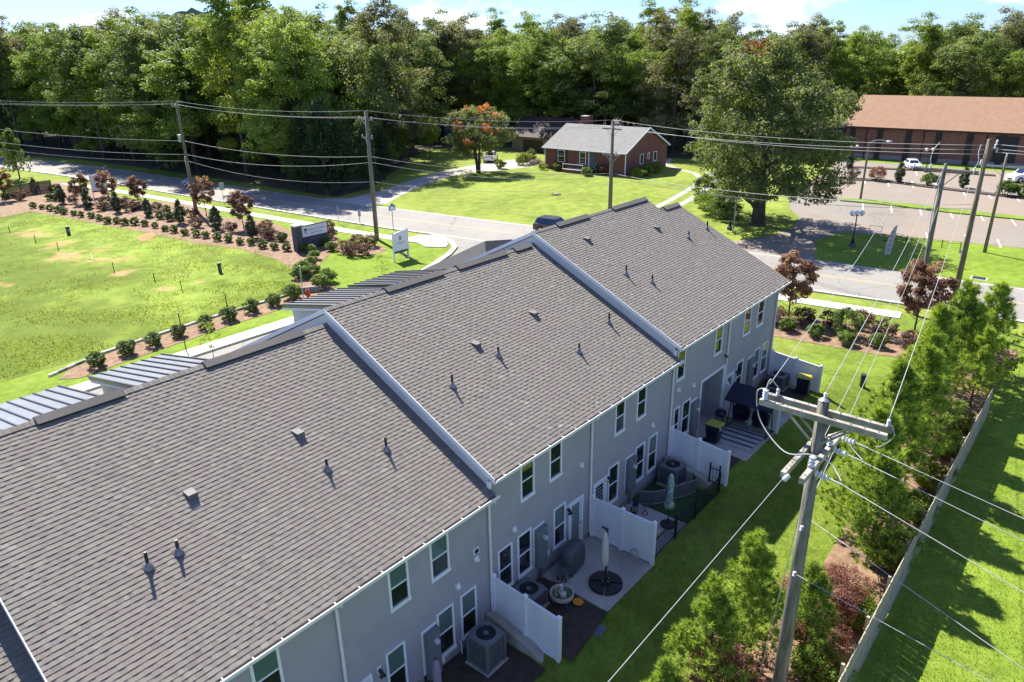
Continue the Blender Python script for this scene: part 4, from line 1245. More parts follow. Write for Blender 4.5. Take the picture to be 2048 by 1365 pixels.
# white privacy screens, each two panels between three posts
def screen(x, z0, lower, label, y0=10.62):
    t = thing('privacy_fence', label, 'fence', (x, y0, 0), 0, 'white privacy screens between the gardens')
    inv = W(t)
    L = WALL_Y - 0.12 - y0
    H_ = 1.83
    ys = [y0, y0 + L / 2, y0 + L]
    for i, y in enumerate(ys):
        zb = z0 - lower * (1 - i / 2) 
        p = MB().box(x - .07, x + .07, y - .07, y + .07, zb - .35, z0 + H_ + .06 - lower * (1 - i / 2) * .8).build('post', MT['white_vinyl'], t, inv, bevel=0.008)
        zt = z0 + H_ + .06 - lower * (1 - i / 2) * .8
        MB().add([(x - .08, y - .08, zt), (x + .08, y - .08, zt), (x + .08, y + .08, zt), (x - .08, y + .08, zt), (x, y, zt + .09), (x - .08, y - .08, zt - .03), (x + .08, y - .08, zt - .03), (x + .08, y + .08, zt - .03), (x - .08, y + .08, zt - .03)],
                 [(0, 1, 4), (1, 2, 4), (2, 3, 4), (3, 0, 4), (5, 6, 1, 0), (6, 7, 2, 1), (7, 8, 3, 2), (8, 5, 0, 3), (5, 8, 7, 6)]).build('post_cap', MT['white_vinyl'], p)
    for i in (0, 1):
        ya, yb = ys[i] + .066, ys[i + 1] - .066
        da, db = lower * (1 - i / 2), lower * (1 - (i + 1) / 2)
        def slant(h0, h1, w):
            return MB().add([(x - w, ya, z0 - da * .8 + h0), (x + w, ya, z0 - da * .8 + h0), (x + w, yb, z0 - db * .8 + h0), (x - w, yb, z0 - db * .8 + h0),
                             (x - w, ya, z0 - da * .8 + h1), (x + w, ya, z0 - da * .8 + h1), (x + w, yb, z0 - db * .8 + h1), (x - w, yb, z0 - db * .8 + h1)],
                            [(0, 3, 2, 1), (4, 5, 6, 7), (0, 1, 5, 4), (2, 3, 7, 6), (0, 4, 7, 3), (1, 2, 6, 5)])
        slant(0.05, 0.20, .036).build('rail', MT['white_vinyl'], t, inv, bevel=0.006)
        slant(H_ - .12, H_, .036).build('rail', MT['white_vinyl'], t, inv, bevel=0.006)
        nb = 8
        for j in range(nb):
            a, b_ = ya + (yb - ya) * j / nb, ya + (yb - ya) * (j + 1) / nb
            za = z0 - (da + (db - da) * (j + .5) / nb) * .8
            MB().box(x - .018, x + .018, a + .0015, b_ - .0015, za + .21, za + H_ - .13).build('board', MT['white_vinyl'], t, inv)
screen(14.33, 0.30, 0.25, 'white vinyl privacy fence standing on a concrete retaining wall beside a tall air conditioner')
screen(20.22, LEV_B + .06, 0.0, 'white vinyl privacy fence between the cantilever parasol patio and the artificial turf')
screen(26.52, LEV_C - .05, 0.35, 'white vinyl privacy fence between the artificial turf and the striped rug patio')
screen(32.20, LEV_C + .06, 0.0, 'white vinyl privacy fence behind the navy canopy swing')
screen(38.12, LEV_C - .05, 0.30, 'white vinyl privacy fence at the far gable corner beside a bin')

def retaining(x, z0, label):
    t = MB().ext([(11.05, z0 - .55), (11.05, z0 - .18), (11.5, z0 + .08), (WALL_Y - .04, z0 + .45), (WALL_Y - .04, z0 - .55)], 0, x - .58, x - .26).build('retaining_wall', MT['concrete'], bevel=0.02)
    tag(t, label, 'retaining wall')
retaining(14.55, 0.30, 'short sloping concrete retaining wall below the white fence, near the tall air conditioner')
retaining(26.62, LEV_C, 'short sloping concrete retaining wall behind the mesh play pen')

# air conditioners
def ac(x, y, z, s, h, label):
    t = thing('air_conditioner', label, 'air conditioner', (x, y, z))
    MB().box(-s * .62, s * .62, -s * .62, s * .62, -.10, .06).build('pad', MT['concrete'], t, bevel=0.015)
    MB().box(-s * .5 + .03, s * .5 - .03, -s * .5 + .03, s * .5 - .03, .07, h - .06).build('coil', MT['dark_grille'], t)
    for sx in (-1, 1):
        for sy in (-1, 1):
            MB().box(sx * s * .5 - .05, sx * s * .5 + .05, sy * s * .5 - .05, sy * s * .5 + .05, .061, h - .05).build('corner_post', MT['ac_metal'], t, bevel=0.012)
    for i in range(11):
        q = -s * .5 + .09 + (s - .18) * i / 10
        for ax in (0, 1):
            for sg in (-1, 1):
                m_ = MB()
                if ax: m_.box(sg * s * .5 - .018, sg * s * .5 + .018, q - .016, q + .016, .10, h - .07)
                else: m_.box(q - .016, q + .016, sg * s * .5 - .018, sg * s * .5 + .018, .10, h - .07)
                m_.build('louvre', MT['ac_metal'], t)
    top = MB()
    n_ = 24
    R_ = s * .40
    sq = []
    for i in range(n_):
        a = 2 * math.pi * i / n_
        c_, s_ = math.cos(a), math.sin(a)
        k_ = min(1 / max(abs(c_), 1e-6), 1 / max(abs(s_), 1e-6)) * (s * .5 + .045)
        k_ = min(k_, (s * .5 + .045) * 1.28)
        sq.append((c_ * k_, s_ * k_))
    for i in range(n_):
        a, a2 = 2 * math.pi * i / n_, 2 * math.pi * (i + 1) / n_
        j = (i + 1) % n_
        top.add([(R_ * math.cos(a), R_ * math.sin(a), h + .03), (R_ * math.cos(a2), R_ * math.sin(a2), h + .03), (*sq[j], h), (*sq[i], h), (*sq[j], h - .07), (*sq[i], h - .07), (R_ * math.cos(a), R_ * math.sin(a), h - .07), (R_ * math.cos(a2), R_ * math.sin(a2), h - .07)], [(0, 1, 2, 3), (3, 2, 4, 5), (0, 6, 7, 1)])
    top.build('top_cover', MT['ac_metal'], t, fix=False)
    g = MB()
    for rr in np.linspace(.12, .95, 8):
        g.tube([(R_ * rr * math.cos(i * .393), R_ * rr * math.sin(i * .393), h + .025) for i in range(17)], .006, 4, False)
    for i in range(8): g.tube([(0, 0, h + .03), (R_ * math.cos(i * .785), R_ * math.sin(i * .785), h + .025)], .005, 4)
    g.build('fan_guard', MT['black_metal'], t)
    MB().tube([(0, 0, h - .1), (0, 0, h + .04)], s * .11, 14).build('fan_motor', MT['ac_metal'], t)
    f = MB()
    for i in range(4):
        a = i * math.pi / 2
        f.add([(0.05 * math.cos(a), .05 * math.sin(a), h - .09), (R_ * .9 * math.cos(a - .3), R_ * .9 * math.sin(a - .3), h - .06), (R_ * .9 * math.cos(a + .35), R_ * .9 * math.sin(a + .35), h - .11)], [(0, 1, 2)])
    f.build('fan_blade', MT['black_metal'], t, fix=False)
    MB().tube([(s * .3, s * .52, .2), (s * .3, s * .52 + .25, .25), (s * .3, s * .52 + .3, .5)], .03, 6).build('refrigerant_line', MT['black_metal'], t)
ac(12.95, 12.50, 0.06, .82, 1.16, 'tall grey air conditioner against the retaining wall')
ac(15.55, 12.85, LEV_B + .06, .86, .72, 'grey air conditioner beside the water table toy')
ac(25.6, 12.75, LEV_B + .10, .82, .95, 'grey air conditioner inside the mesh pen on the turf')
ac(37.3, 12.55, LEV_C + .06, .80, .80, 'grey air conditioner in the far corner bed beside a bin')

# parasols
def lathe_folds(mb, prof, n_, amp, c=(0, 0, 0)):
    b0 = len(mb.v)
    for (r_, z_) in prof:
        for k in range(n_):
            t = 2 * math.pi * k / n_
            q = r_ * (1 + amp * math.cos(8 * t + z_ * 2))
            mb.v.append((c[0] + q * math.cos(t), c[1] + q * math.sin(t), c[2] + z_))
    for i in range(len(prof) - 1):
        for k in range(n_):
            k2 = (k + 1) % n_
            mb.f.append((b0 + i * n_ + k, b0 + i * n_ + k2, b0 + (i + 1) * n_ + k2, b0 + (i + 1) * n_ + k))
    return mb
t = thing('cantilever_parasol', 'closed cream cantilever parasol on a round black weighted base', 'parasol', (18.15, 11.35, LEV_B + .065), 0.5)
for i in range(4):
    a0 = i * math.pi / 2 + .04
    pts_ = [(0.05, 0.05)] + [(0.62 * math.cos(a0 + (math.pi / 2 - .08) * j / 8), .62 * math.sin(a0 + (math.pi / 2 - .08) * j / 8)) for j in range(9)]
    a = a0 + math.pi / 4 - .04
    pts_[0] = (.06 * math.cos(a), .06 * math.sin(a))
    MB().prism(pts_, 0.0, .13).build('base_weight', MT['black_metal'], t, bevel=0.02)
MB().box(-.16, .16, -.16, .16, .131, .20).build('base_bracket', MT['black_metal'], t, bevel=0.01)
for (a, b_) in ((.1, .1), (-.1, .1), (.1, -.1), (-.1, -.1)):
    MB().tube([(a, b_, .2), (a, b_, .235)], .022, 8).build('bolt', MT['steel'], t)
MB().box(-.045, .045, -.035, .035, .201, 2.45).build('mast', MT['black_metal'], t, bevel=0.008)
MB().box(-.06, .06, -.05, .05, 1.25, 1.55).build('crank_box', MT['black_metal'], t, bevel=0.01)
MB().beam((0, .0, 2.42), (0, .20, 2.50), .05, .06).build('arm', MT['black_metal'], t)
for sgn in (-1, 1):
    lathe_folds(MB(), [(.02, .95), (.13, 1.0), (.12, 1.3), (.10, 1.8), (.075, 2.25), (.03, 2.42)], 20, .22, (sgn * .13, .06, 0)).build('folded_canopy', MT['cream_fabric'], t, smooth=True)
MT['leaf_print'] = PM('leaf_print_fabric', (0.42, 0.55, 0.47), (0.035, 0.12, 0.10), rough=0.8, scale=9)
def parasol(loc, label, fab, base_r, h, tie=True):
    t = thing('closed_parasol', label, 'parasol', loc)
    MB().lathe([(base_r, 0), (base_r, .07), (base_r * .8, .11), (.09, .14), (.05, .3)], 22).build('base', MT['black_metal'], t)
    MB().tube([(0, 0, .1), (0, 0, h)], .021, 8).build('pole', MT['black_metal'], t)
    lathe_folds(MB(), [(.06, h - 1.62), (.175, h - 1.60), (.19, h - 1.45), (.105, h - 1.15), (.12, h - .8), (.125, h - .4), (.09, h - .1), (.02, h + .02)], 24, .18).build('folded_canopy', MT[fab], t, smooth=True)
    MB().lathe([(.125, 0), (.128, .05)], 16, (0, 0, h - 1.16)).build('tie', MT[fab], t)
    MB().ball((0, 0, h + .05), .035).build('finial', MT['black_metal'], t)
    return t
parasol((22.75, 11.35, LEV_B + .065), 'closed parasol with green leaf print standing at the edge of the turf', 'leaf_print', .30, 2.45)
parasol((10.55, 12.25, 0.005), 'closed mauve parasol standing by the meter cabinet', 'mauve_fabric', .28, 2.15)

# covered grill and its neighbours
t = thing('covered_grill', 'barbecue grill under a dark grey fitted cover against the wall', 'grill', (18.12, 12.82, LEV_B + .065), 0.15)
mb = MB()
rings = [(.62, .30, .12), (.64, .32, .45), (.60, .31, .85), (.50, .27, 1.02), (.30, .18, 1.12)]
b0 = 0
for (a, b_, z) in rings:
    for k in range(20):
        tt = 2 * math.pi * k / 20
        e = .55
        f = 1 + .05 * math.cos(7 * tt) * (1.15 - z)
        mb.v.append((a * f * math.copysign(abs(math.cos(tt)) ** e, math.cos(tt)), b_ * f * math.copysign(abs(math.sin(tt)) ** e, math.sin(tt)), z))
for i in range(len(rings) - 1):
    for k in range(20):
        mb.f.append((i * 20 + k, i * 20 + (k + 1) % 20, (i + 1) * 20 + (k + 1) % 20, (i + 1) * 20 + k))
mb.f.append(tuple(range(80, 100)))
mb.build('cover', MT['grill_cover'], t, smooth=True)
for (a, b_) in ((.45, .2), (-.45, .2), (.45, -.2), (-.45, -.2)):
    MB().box(a - .025, a + .025, b_ - .025, b_ + .025, .05, .3).build('leg', MT['black_metal'], t)
    MB().tube([(a - .02, b_, .05), (a + .02, b_, .05)], .05, 10).build('castor', MT['rubber'], t)
MB().beam((.60, -.2, .85), (.60, .2, .85), .04, .04).build('side_handle', MT['steel'], t)
t = thing('storage_stool', 'small grey boxy stool in front of the covered grill', 'stool', (17.45, 12.75, LEV_B + .065), 0.35)
MB().box(-.21, .21, -.19, .19, .12, .44).build('body', MT['grey_box'], t, bevel=.015)
MB().box(-.23, .23, -.21, .21, .441, .50).build('lid', MT['mesh_grey'], t, bevel=.015)
for (a, b_) in ((.18, .16), (-.18, .16), (.18, -.16), (-.18, -.16)): MB().box(a - .02, a + .02, b_ - .02, b_ + .02, 0, .119).build('leg', MT['black_metal'], t)
MB().tube([(-.22, -.1, .3), (-.40, -.05, .12), (-.42, .15, .06), (-.3, .3, .02)], .018, 6).build('hose', MT['black_metal'], t)
t = thing('water_table', 'beige and green toy water table on the dark mulch', 'toy', (16.35, 12.0, LEV_B + .09), 0.2)
MB().lathe([(.36, .28), (.42, .34), (.43, .48), (.39, .48), (.37, .36)], 24).build('tray', MT['beige_plastic'], t)
MB().lathe([(.36, .37), (.36, .40)], 24).build('water', MT['green_plastic'], t)
for i in range(3):
    a = i * 2.09
    MB().tube([(.26 * math.cos(a), .26 * math.sin(a), .29), (.32 * math.cos(a), .32 * math.sin(a), -.04)], .045, 8).build('leg', MT['blue_plastic'], t)
MB().lathe([(.11, 0), (.12, .16), (.06, .20)], 14, (-.12, -.1, .40)).build('bucket', MT['beige_plastic'], t)
MB().lathe([(.07, 0), (.05, .18)], 12, (.20, .12, .40)).build('cup', MT['sign_white'], t)
MB().tube([(.18 * math.cos(i * .52) - .25, .05, .18 * math.sin(i * .52) + .72) for i in range(13)], .02, 6, False).build('wheel', MT['beige_plastic'], t)
MB().tube([(-.25, .05, .41), (-.25, .05, .72)], .03, 8).build('post', MT['green_plastic'], t)
t = MB().lathe([(.05, 0.0), (.17, .02), (.19, .055), (.175, .06), (.155, .03), (.05, .02)], 24).build('flying_disc', MT['orange_plastic'])
t.location = (16.72, 11.55, LEV_B + .085)
tag(t, 'orange plastic disc lying on the dark mulch', 'disc')
t = thing('valve_box', 'grey-green rectangular valve box lid set in the lawn edge', 'valve box', (16.15, 10.42, yard_h(16.15, 10.42)), .1)
MB().box(-.22, .22, -.28, .28, -.1, .035).build('lid', MT['mesh_grey'], t, bevel=.01)
MB().box(-.25, .25, -.31, .31, -.1, .022).build('rim', MT['grey_box'], t)
t = thing('garden_hose', 'coiled hose hanging at the foot of the white fence', 'hose', (20.05, 11.3, LEV_B + .07))
MB().tube([(0.0, .16 * math.cos(i * .4), .2 + .16 * math.sin(i * .4) + .002 * i) for i in range(48)], .016, 6).build('coil', MT['beige_plastic'], t)
t = thing('plant_saucer', 'tan plastic saucer on the mulch behind the nearest white fence', 'saucer', (14.6, 10.75, yard_h(14.6, 10.75) + .02))
MB().lathe([(.10, 0), (.17, .05), (.16, .05), (.1, .015)], 18).build('dish', MT['beige_plastic'], t)

# mesh play pen, turf and black railing
t = thing('play_pen', 'grey mesh folding play pen panels curving round the air conditioner', 'play pen', (24.4, 12.2, LEV_B + .095))
inv = W(t)
pen = [(23.25, 13.0), (23.55, 12.55), (24.0, 12.25), (24.5, 12.05), (25.05, 11.75), (25.6, 11.55), (26.05, 11.95)]
for i in range(len(pen) - 1):
    a, b_ = pen[i], pen[i + 1]
    z = LEV_B + .10
    fr = MB().tube([(a[0], a[1], z), (a[0], a[1], z + .66), (b_[0], b_[1], z + .66), (b_[0], b_[1], z + .03), (a[0], a[1], z + .03)], .014, 6).build('panel_frame', MT['steel'], t, inv)
    MB().add([(a[0], a[1], z + .035), (b_[0], b_[1], z + .035), (b_[0], b_[1], z + .65), (a[0], a[1], z + .65)], [(0, 1, 2, 3)]).build('mesh_panel', MT['mesh_grey'], fr)
MB().tube([(26.05, 11.95, LEV_B + .10), (26.05, 11.95, LEV_B + .75), (25.75, 12.45, LEV_B + 1.1)], .014, 6).build('gate_stay', MT['steel'], t, inv)
def railing(path, z, label, hgt=1.0):
    t = thing('metal_railing', label, 'railing', (path[0][0], path[0][1], z))
    inv = W(t)
    for i in range(len(path) - 1):
        p, q = Vector(path[i]), Vector(path[i + 1])
        L = (q - p).length
        for zz in (.10, hgt - .12):
            MB().beam((*p, z + zz), (*q, z + zz), .03, .03).build('rail', MT['black_metal'], t, inv)
        npk = int(L / .115)
        for j in range(1, npk):
            c_ = p.lerp(q, j / npk)
            MB().box(c_.x - .009, c_.x + .009, c_.y - .009, c_.y + .009, z + .05, z + hgt).build('picket', MT['black_metal'], t, inv)
    for p in path:
        MB().box(p[0] - .03, p[0] + .03, p[1] - .03, p[1] + .03, z - .2, z + hgt + .08).build('post', MT['black_metal'], t, inv)
        MB().ball((p[0], p[1], z + hgt + .11), .04).build('post_ball', MT['black_metal'], t, inv)
railing([(20.42, 10.70), (22.2, 10.72), (23.9, 10.72), (26.1, 10.72)], LEV_B + .05, 'black metal picket railing along the lawn side of the turf')
railing([(26.2, 10.8), (26.2, 11.25)], LEV_B + .05, 'short black metal gate beside the white fence at the turf corner', 1.25)
t = thing('pressure_washer', 'grey and black pressure washer standing by the patio door', 'pressure washer', (22.55, 12.8, LEV_B + .065), .6)
MB().box(-.16, .16, -.14, .12, .14, .46).build('body', MT['grey_box'], t, bevel=.03)
MB().tube([(-.15, .1, .1), (-.15, .16, .95), (.15, .16, .95), (.15, .1, .1)], .016, 6).build('handle', MT['steel'], t)
for s_ in (-1, 1): MB().tube([(s_ * .17, .06, .12), (s_ * .22, .06, .12)], .12, 14).build('wheel', MT['rubber'], t)
MB().box(-.13, .13, -.12, .10, .461, .66).build('tank', MT['navy_plastic'], t, bevel=.03)
MB().tube([(.14, -.1, .5), (.3, -.3, .35), (.25, -.5, .03), (.0, -.55, .02), (-.1, -.4, .02), (.1, -.3, .02), (.25, -.45, .02)], .016, 6).build('hose', MT['black_metal'], t)
t = thing('stepping_stone', 'pale oval stepping stone on the concrete beside the leaf-print parasol', 'stepping stone', (21.9, 11.3, LEV_B + .062))
MB().lathe([(.17, 0), (.19, .03), (.0001, .04)], 12).build('stone', MT['concrete'], t)

# wheelie bins
def bin_(loc, rz, label):
    t = thing('wheelie_bin', label, 'bin', loc, rz, 'bins with yellow lids')
    a0, a1, b0, b1 = .22, .29, .26, .35
    mb = MB().add([(-a0, -b0, .08), (a0, -b0, .08), (a0, b0, .08), (-a0, b0, .08), (-a1, -b1, .98), (a1, -b1, .98), (a1, b1, .98), (-a1, b1, .98)], [(0, 3, 2, 1), (4, 5, 6, 7), (0, 1, 5, 4), (1, 2, 6, 5), (2, 3, 7, 6), (3, 0, 4, 7)])
    mb.build('body', MT['navy_plastic'], t, bevel=.03)
    MB().box(-a1 - .03, a1 + .03, -b1 - .03, b1 + .03, .95, 1.0).build('rim', MT['navy_plastic'], t, bevel=.012)
    MB().add([(-a1 - .05, -b1 - .06, 1.002), (a1 + .05, -b1 - .06, 1.002), (a1 + .05, b1 + .06, 1.002), (-a1 - .05, b1 + .06, 1.002), (-a1 + .03, -b1 + .03, 1.075), (a1 - .03, -b1 + .03, 1.075), (a1 - .03, b1 - .03, 1.075), (-a1 + .03, b1 - .03, 1.075)],
             [(0, 3, 2, 1), (4, 5, 6, 7), (0, 1, 5, 4), (1, 2, 6, 5), (2, 3, 7, 6), (3, 0, 4, 7)]).build('lid', MT['yellow_lid'], t, bevel=.015)
    for s_ in (-1, 1): MB().tube([(s_ * .20, b0 + .05, .12), (s_ * .26, b0 + .05, .12)], .12, 14).build('wheel', MT['rubber'], t)
    MB().tube([(-.2, b1 + .10, .95), (.2, b1 + .10, .95)], .018, 8).build('handle', MT['navy_plastic'], t)
    lb = MB().box(-.11, .11, -b1 + .012, -b1 + .02, .74, .86).build('sticker', MT['sign_white'], t)
    lb.rotation_euler = (0.1 * 0, 0, 0)
    MB().box(-.09, .09, -b1 + .005, -b1 + .011, .785, .815).build('print', MT['ink_grey'], lb)
bin_((29.35, 12.6, LEV_C + .065), 0.0, 'dark bin with yellow lid on the patio with the striped rug')
bin_((37.35, 11.2, LEV_C + .05), 0.12, 'dark bin with yellow lid by the far white fence')

# striped rug, swing and black fire bowl
t = thing('striped_rug', 'grey outdoor rug with white stripes on the patio by the swing', 'rug', (30.6, 11.95, LEV_C + .064), 0)
MB().box(-1.0, 1.0, -1.1, 1.05, 0, .008).build('rug_field', MT['mesh_grey'], t)
for i, x in enumerate((-.93, -.78, -.45, -.32, 0.0, .13, .45, .58, .86)):
    MB().box(x - .028, x + .028, -1.1, 1.05, .0082, .011).build('stripe', MT['sign_white'], t)
t = thing('canopy_swing', 'navy garden swing with tilted canopy and two rounded seats', 'swing', (31.55, 11.75, LEV_C + .075), 0)
for y in (-1.0, 1.0):
    MB().tube([(-.45, y, 0), (.0, y, 1.75)], .028, 8).build('leg', MT['black_metal'], t)
    MB().tube([(.40, y, 0), (.0, y, 1.75)], .028, 8).build('leg', MT['black_metal'], t)
    MB().tube([(-.45, y, .03), (.40, y, .03)], .022, 8).build('foot_bar', MT['black_metal'], t)
MB().tube([(0, -1.05, 1.75), (0, 1.05, 1.75)], .028, 8).build('top_bar', MT['black_metal'], t)
MB().add([(-.52, -1.2, 1.50), (.50, -1.2, 2.10), (.50, 1.2, 2.10), (-.52, 1.2, 1.50), (-.54, -1.2, 1.54), (.48, -1.2, 2.14), (.48, 1.2, 2.14), (-.54, 1.2, 1.54)], [(0, 1, 2, 3), (4, 7, 6, 5), (0, 4, 5, 1), (1, 5, 6, 2), (2, 6, 7, 3), (3, 7, 4, 0)]).build('canopy', MT['navy_fabric'], t)
for y in (-.5, .5):
    pod = MB()
    for i in range(9):
        th = math.pi * (0.15 + 0.85 * i / 8)
        for j in range(13):
            ph = -math.pi * 0.62 + math.pi * 1.24 * j / 12
            pod.v.append((.05 + .36 * math.sin(th) * math.cos(ph), y + .44 * math.sin(th) * math.sin(ph), .82 - .02 + .52 * math.cos(th)))
    for i in range(8):
        for j in range(12): pod.f.append((i * 13 + j, i * 13 + j + 1, (i + 1) * 13 + j + 1, (i + 1) * 13 + j))
    sp_ = pod.build('seat_pod', MT['navy_fabric'], t, smooth=True)
    MB().lathe([(.30, -.06), (.36, 0), (.30, .06)], 18, (-.05, y, .50)).build('cushion', MT['navy_fabric'], sp_)
    MB().tube([(.12 + .28 * math.cos(i * .35), y, 1.05 + .36 * math.sin(i * .35)) for i in range(10)], .018, 6).build('hoop', MT['black_metal'], t)
    MB().tube([(.1, y, 1.35), (0, y, 1.74)], .012, 6).build('hanger', MT['black_metal'], t)
t = thing('kettle_grill', 'small round black kettle grill beside the swing', 'grill', (31.25, 13.15, LEV_C + .065))
MB().lathe([(.05, .40), (.22, .46), (.28, .60), (.28, .64), (.24, .76), (.10, .84)], 20).build('kettle', MT['navy_plastic'], t, smooth=True)
for i in range(3):
    a = i * 2.09
    MB().tube([(.15 * math.cos(a), .15 * math.sin(a), .45), (.28 * math.cos(a), .28 * math.sin(a), 0)], .014, 6).build('leg', MT['black_metal'], t)
t = thing('loose_board', 'loose timber boards lying behind the bin at the far bed', 'board', (37.6, 12.0, LEV_C + .07), 0)
for i in range(3):
    MB().box(-.05 + i * .16, .06 + i * .16, -1.0, .9 - i * .2, 0, .045).build('plank', MT['fence_wood'], t)
t = thing('covered_bundle', 'black covered bundle beside the wall in the far bed', 'bundle', (34.0, 12.9, LEV_C + .06))
MB().lathe([(.30, 0), (.36, .1), (.30, .3), (.12, .42)], 14).build('cover', MT['navy_fabric'], t, smooth=True)
MB().box(-.2, .2, -.2, .2, .30, .36).build('strap', MT['black_metal'], t, bevel=.02)
# telecom pedestal on the lawn
def pedestal(p, h, label, rz=0.0):
    t = thing('utility_pedestal', label, 'utility box', p, rz, 'small dark utility pedestals')
    MB().box(-.16, .16, -.13, .13, -.1, h * .8).build('housing', MT['utility_green'], t, bevel=.02)
    MB().add([(-.19, -.16, h * .801), (.19, -.16, h * .801), (.19, .16, h * .801), (-.19, .16, h * .801), (-.15, -.12, h), (.15, -.12, h), (.15, .12, h), (-.15, .12, h)], [(0, 3, 2, 1), (4, 5, 6, 7), (0, 1, 5, 4), (1, 2, 6, 5), (2, 3, 7, 6), (3, 0, 4, 7)]).build('cap', MT['utility_green'], t)
    MB().box(-.06, .06, -.14, -.131, h * .45, h * .62).build('label_plate', MT['sign_white'], t)
q = gp(1722, 783, .1)
pedestal((q[0], q[1], yard_h(q[0], q[1])), .78, 'dark green utility pedestal standing alone on the back lawn', .4)

# ------------------------------------------------------------------ rear wooden fence: every board
t = thing('wooden_fence', 'long weathered board fence running behind the row of pines', 'fence', (25, 3.1, 0))
inv = W(t)
me = MB().box(-.069, .069, -.011, .011, 0, 1.83).build('fence_board', MT['fence_wood'], t).data
bpy.data.objects.remove(C.objects['fence_board'])
x = 6.0
rb = np.random.default_rng(9)
while x < 42.6:
    o = link('fence_board', me, t)
    o.matrix_parent_inverse = inv
    o.location = (x, 3.1 + rb.normal(0, .004), .03 + rb.normal(0, .012))
    o.rotation_euler = (0, rb.normal(0, .006), 0)
    x += .143
for zz in (.35, 1.0, 1.6):
    MB().box(5.9, 42.65, 3.118, 3.16, zz - .045, zz + .045).build('rail', MT['fence_wood'], t, inv)
x = 6.0
while x < 42.7:
    MB().box(x - .045, x + .045, 3.161, 3.25, -.2, 1.88).build('post', MT['fence_wood'], t, inv)
    x += 2.43

# planting along that fence
yh = lambda x, y: (x, y, yard_h(x, y) + .06)
BL = 'burgundy-leaved shrub with copper tips between the pines, %s counting from the road end'
for i, (x, y, s) in enumerate(sorted(((21.3, 5.0, .86), (22.6, 4.5, .72), (16.9, 6.0, .80), (15.0, 6.2, .62), (20.0, 4.4, .6)), reverse=True)):
    place(SH['burg'][0], yh(x, y), s, None, BL % ORD[i], 'shrub', 'burgundy shrubs by the fence')
for i, (x, y, s) in enumerate(sorted(((26.3, 3.9, .95), (22.3, 3.8, .75), (19.0, 4.0, .8), (47.0, 6.0, .6), (39.5, 4.0, .8), (33.0, 3.8, .8), (36.5, 3.9, .8), (30.0, 3.8, .8), (43.6, 6.6, .5)), reverse=True)):
    place(SH['bright'][0], yh(x, y), s, None, 'bright green shrub between pines and board fence, %s counting from the road end' % ORD[i], 'shrub', 'green shrubs by the board fence')
place(SH['loro'][0], yh(48.9, 3.6), 1.35, None, 'spiky dark purple shrub beyond the end of the board fence', 'shrub')
# ------------------------------------------------------------------ utility poles and wires
def pole_thing(name, label, loc, h, r, mat):
    t = thing(name, label, 'utility pole', loc)
    MB().tube([(0, 0, -.3), (0, 0, h * .5), (0, 0, h)], [r * 1.25, r * 1.05, r * .8], 14).build('shaft', MT[mat], t, smooth=True)
    return t
def insulator(t, p, s=1.0, mat='porcelain', d=(0, 0, 1)):
    p, d = Vector(p), Vector(d).normalized()
    pts, rs = [], []
    for i in range(9):
        pts.append(tuple(p + d * (.30 * s * i / 8)))
        rs.append((.035 if i % 2 == 0 else .075) * s * (1 if i < 8 else .6))
    MB().tube(pts, rs, 12).build('insulator', MT[mat], t)
def wire(p, q, sag, label, r=.011, group=None, n=26, mat='wire'):
    p, q = Vector(p), Vector(q)
    pts = []
    for i in range(n + 1):
        u = i / n
        c_ = p.lerp(q, u)
        c_.z -= sag * 4 * u * (1 - u)
        pts.append(tuple(c_))
    o = MB().tube(pts, r, 6).build('overhead_wire', MT[mat], smooth=True)
    tag(o, label, 'wire', group)
    return o
def curve_wire(t, pts, r=.012, name='jumper_wire', mat='wire'):
    P = [Vector(p) for p in pts]
    out = []
    for i in range(len(P) - 1):
        a, b_, c_, d_ = P[max(i - 1, 0)], P[i], P[i + 1], P[min(i + 2, len(P) - 1)]
        for k in range(6):
            u = k / 6
            out.append(tuple(0.5 * ((2 * b_) + (-a + c_) * u + (2 * a - 5 * b_ + 4 * c_ - d_) * u * u + (-a + 3 * b_ - 3 * c_ + d_) * u ** 3)))
    out.append(tuple(P[-1]))
    MB().tube(out, r, 6).build(name, MT[mat], t, smooth=True)

# the near pole with two pairs of cross arms
NP = (16.15, 4.33, 0.05)
t = pole_thing('utility_pole', 'weathered green-grey utility pole with two pairs of wooden cross arms beside the pines', NP, 10.75, .162, 'grey_pole')
for dx in (-.21, .21):
    a = MB().box(dx - .06, dx + .06, -1.48, 1.42, 10.31, 10.46).build('cross_arm', MT['arm_wood'], t, bevel=.008)
    for y in (-1.3, -1.0, -.7, -.35, .4, .75, 1.05, 1.3):
        MB().tube([(dx, y, 10.461), (dx, y, 10.485)], .018, 8).build('bolt', MT['galvanised'], a)
for sy in (-1, 1):
    for dx in (-.17, .17):
        MB().beam((dx, sy * .80, 10.34), (dx, sy * .12, 9.72), .03, .05).build('brace', MT['arm_wood'], t)
for dy in (-.21, .21):
    a = MB().box(-1.55, 1.15, dy - .06, dy + .06, 9.34, 9.49).build('cross_arm', MT['arm_wood'], t, bevel=.008)
    for x in (-1.35, -1.0, -.5, .5, .95):
        MB().tube([(x, dy, 9.491), (x, dy, 9.515)], .018, 8).build('bolt', MT['galvanised'], a)
for sx in (-1, 1):
    MB().beam((sx * .7, -.2, 9.36), (sx * .13, -.16, 8.75), .03, .05).build('brace', MT['arm_wood'], t)
MB().tube([(0, 0, 10.75), (.02, 0, 10.82)], [.13, .06], 12).build('pole_cap', MT['galvanised'], t)
insulator(t, (-.21, 1.30, 10.46)); insulator(t, (.21, -1.38, 10.46), .6); insulator(t, (-.95, -.21, 9.49), 1.05); insulator(t, (.30, -.21, 9.49), 1.05)
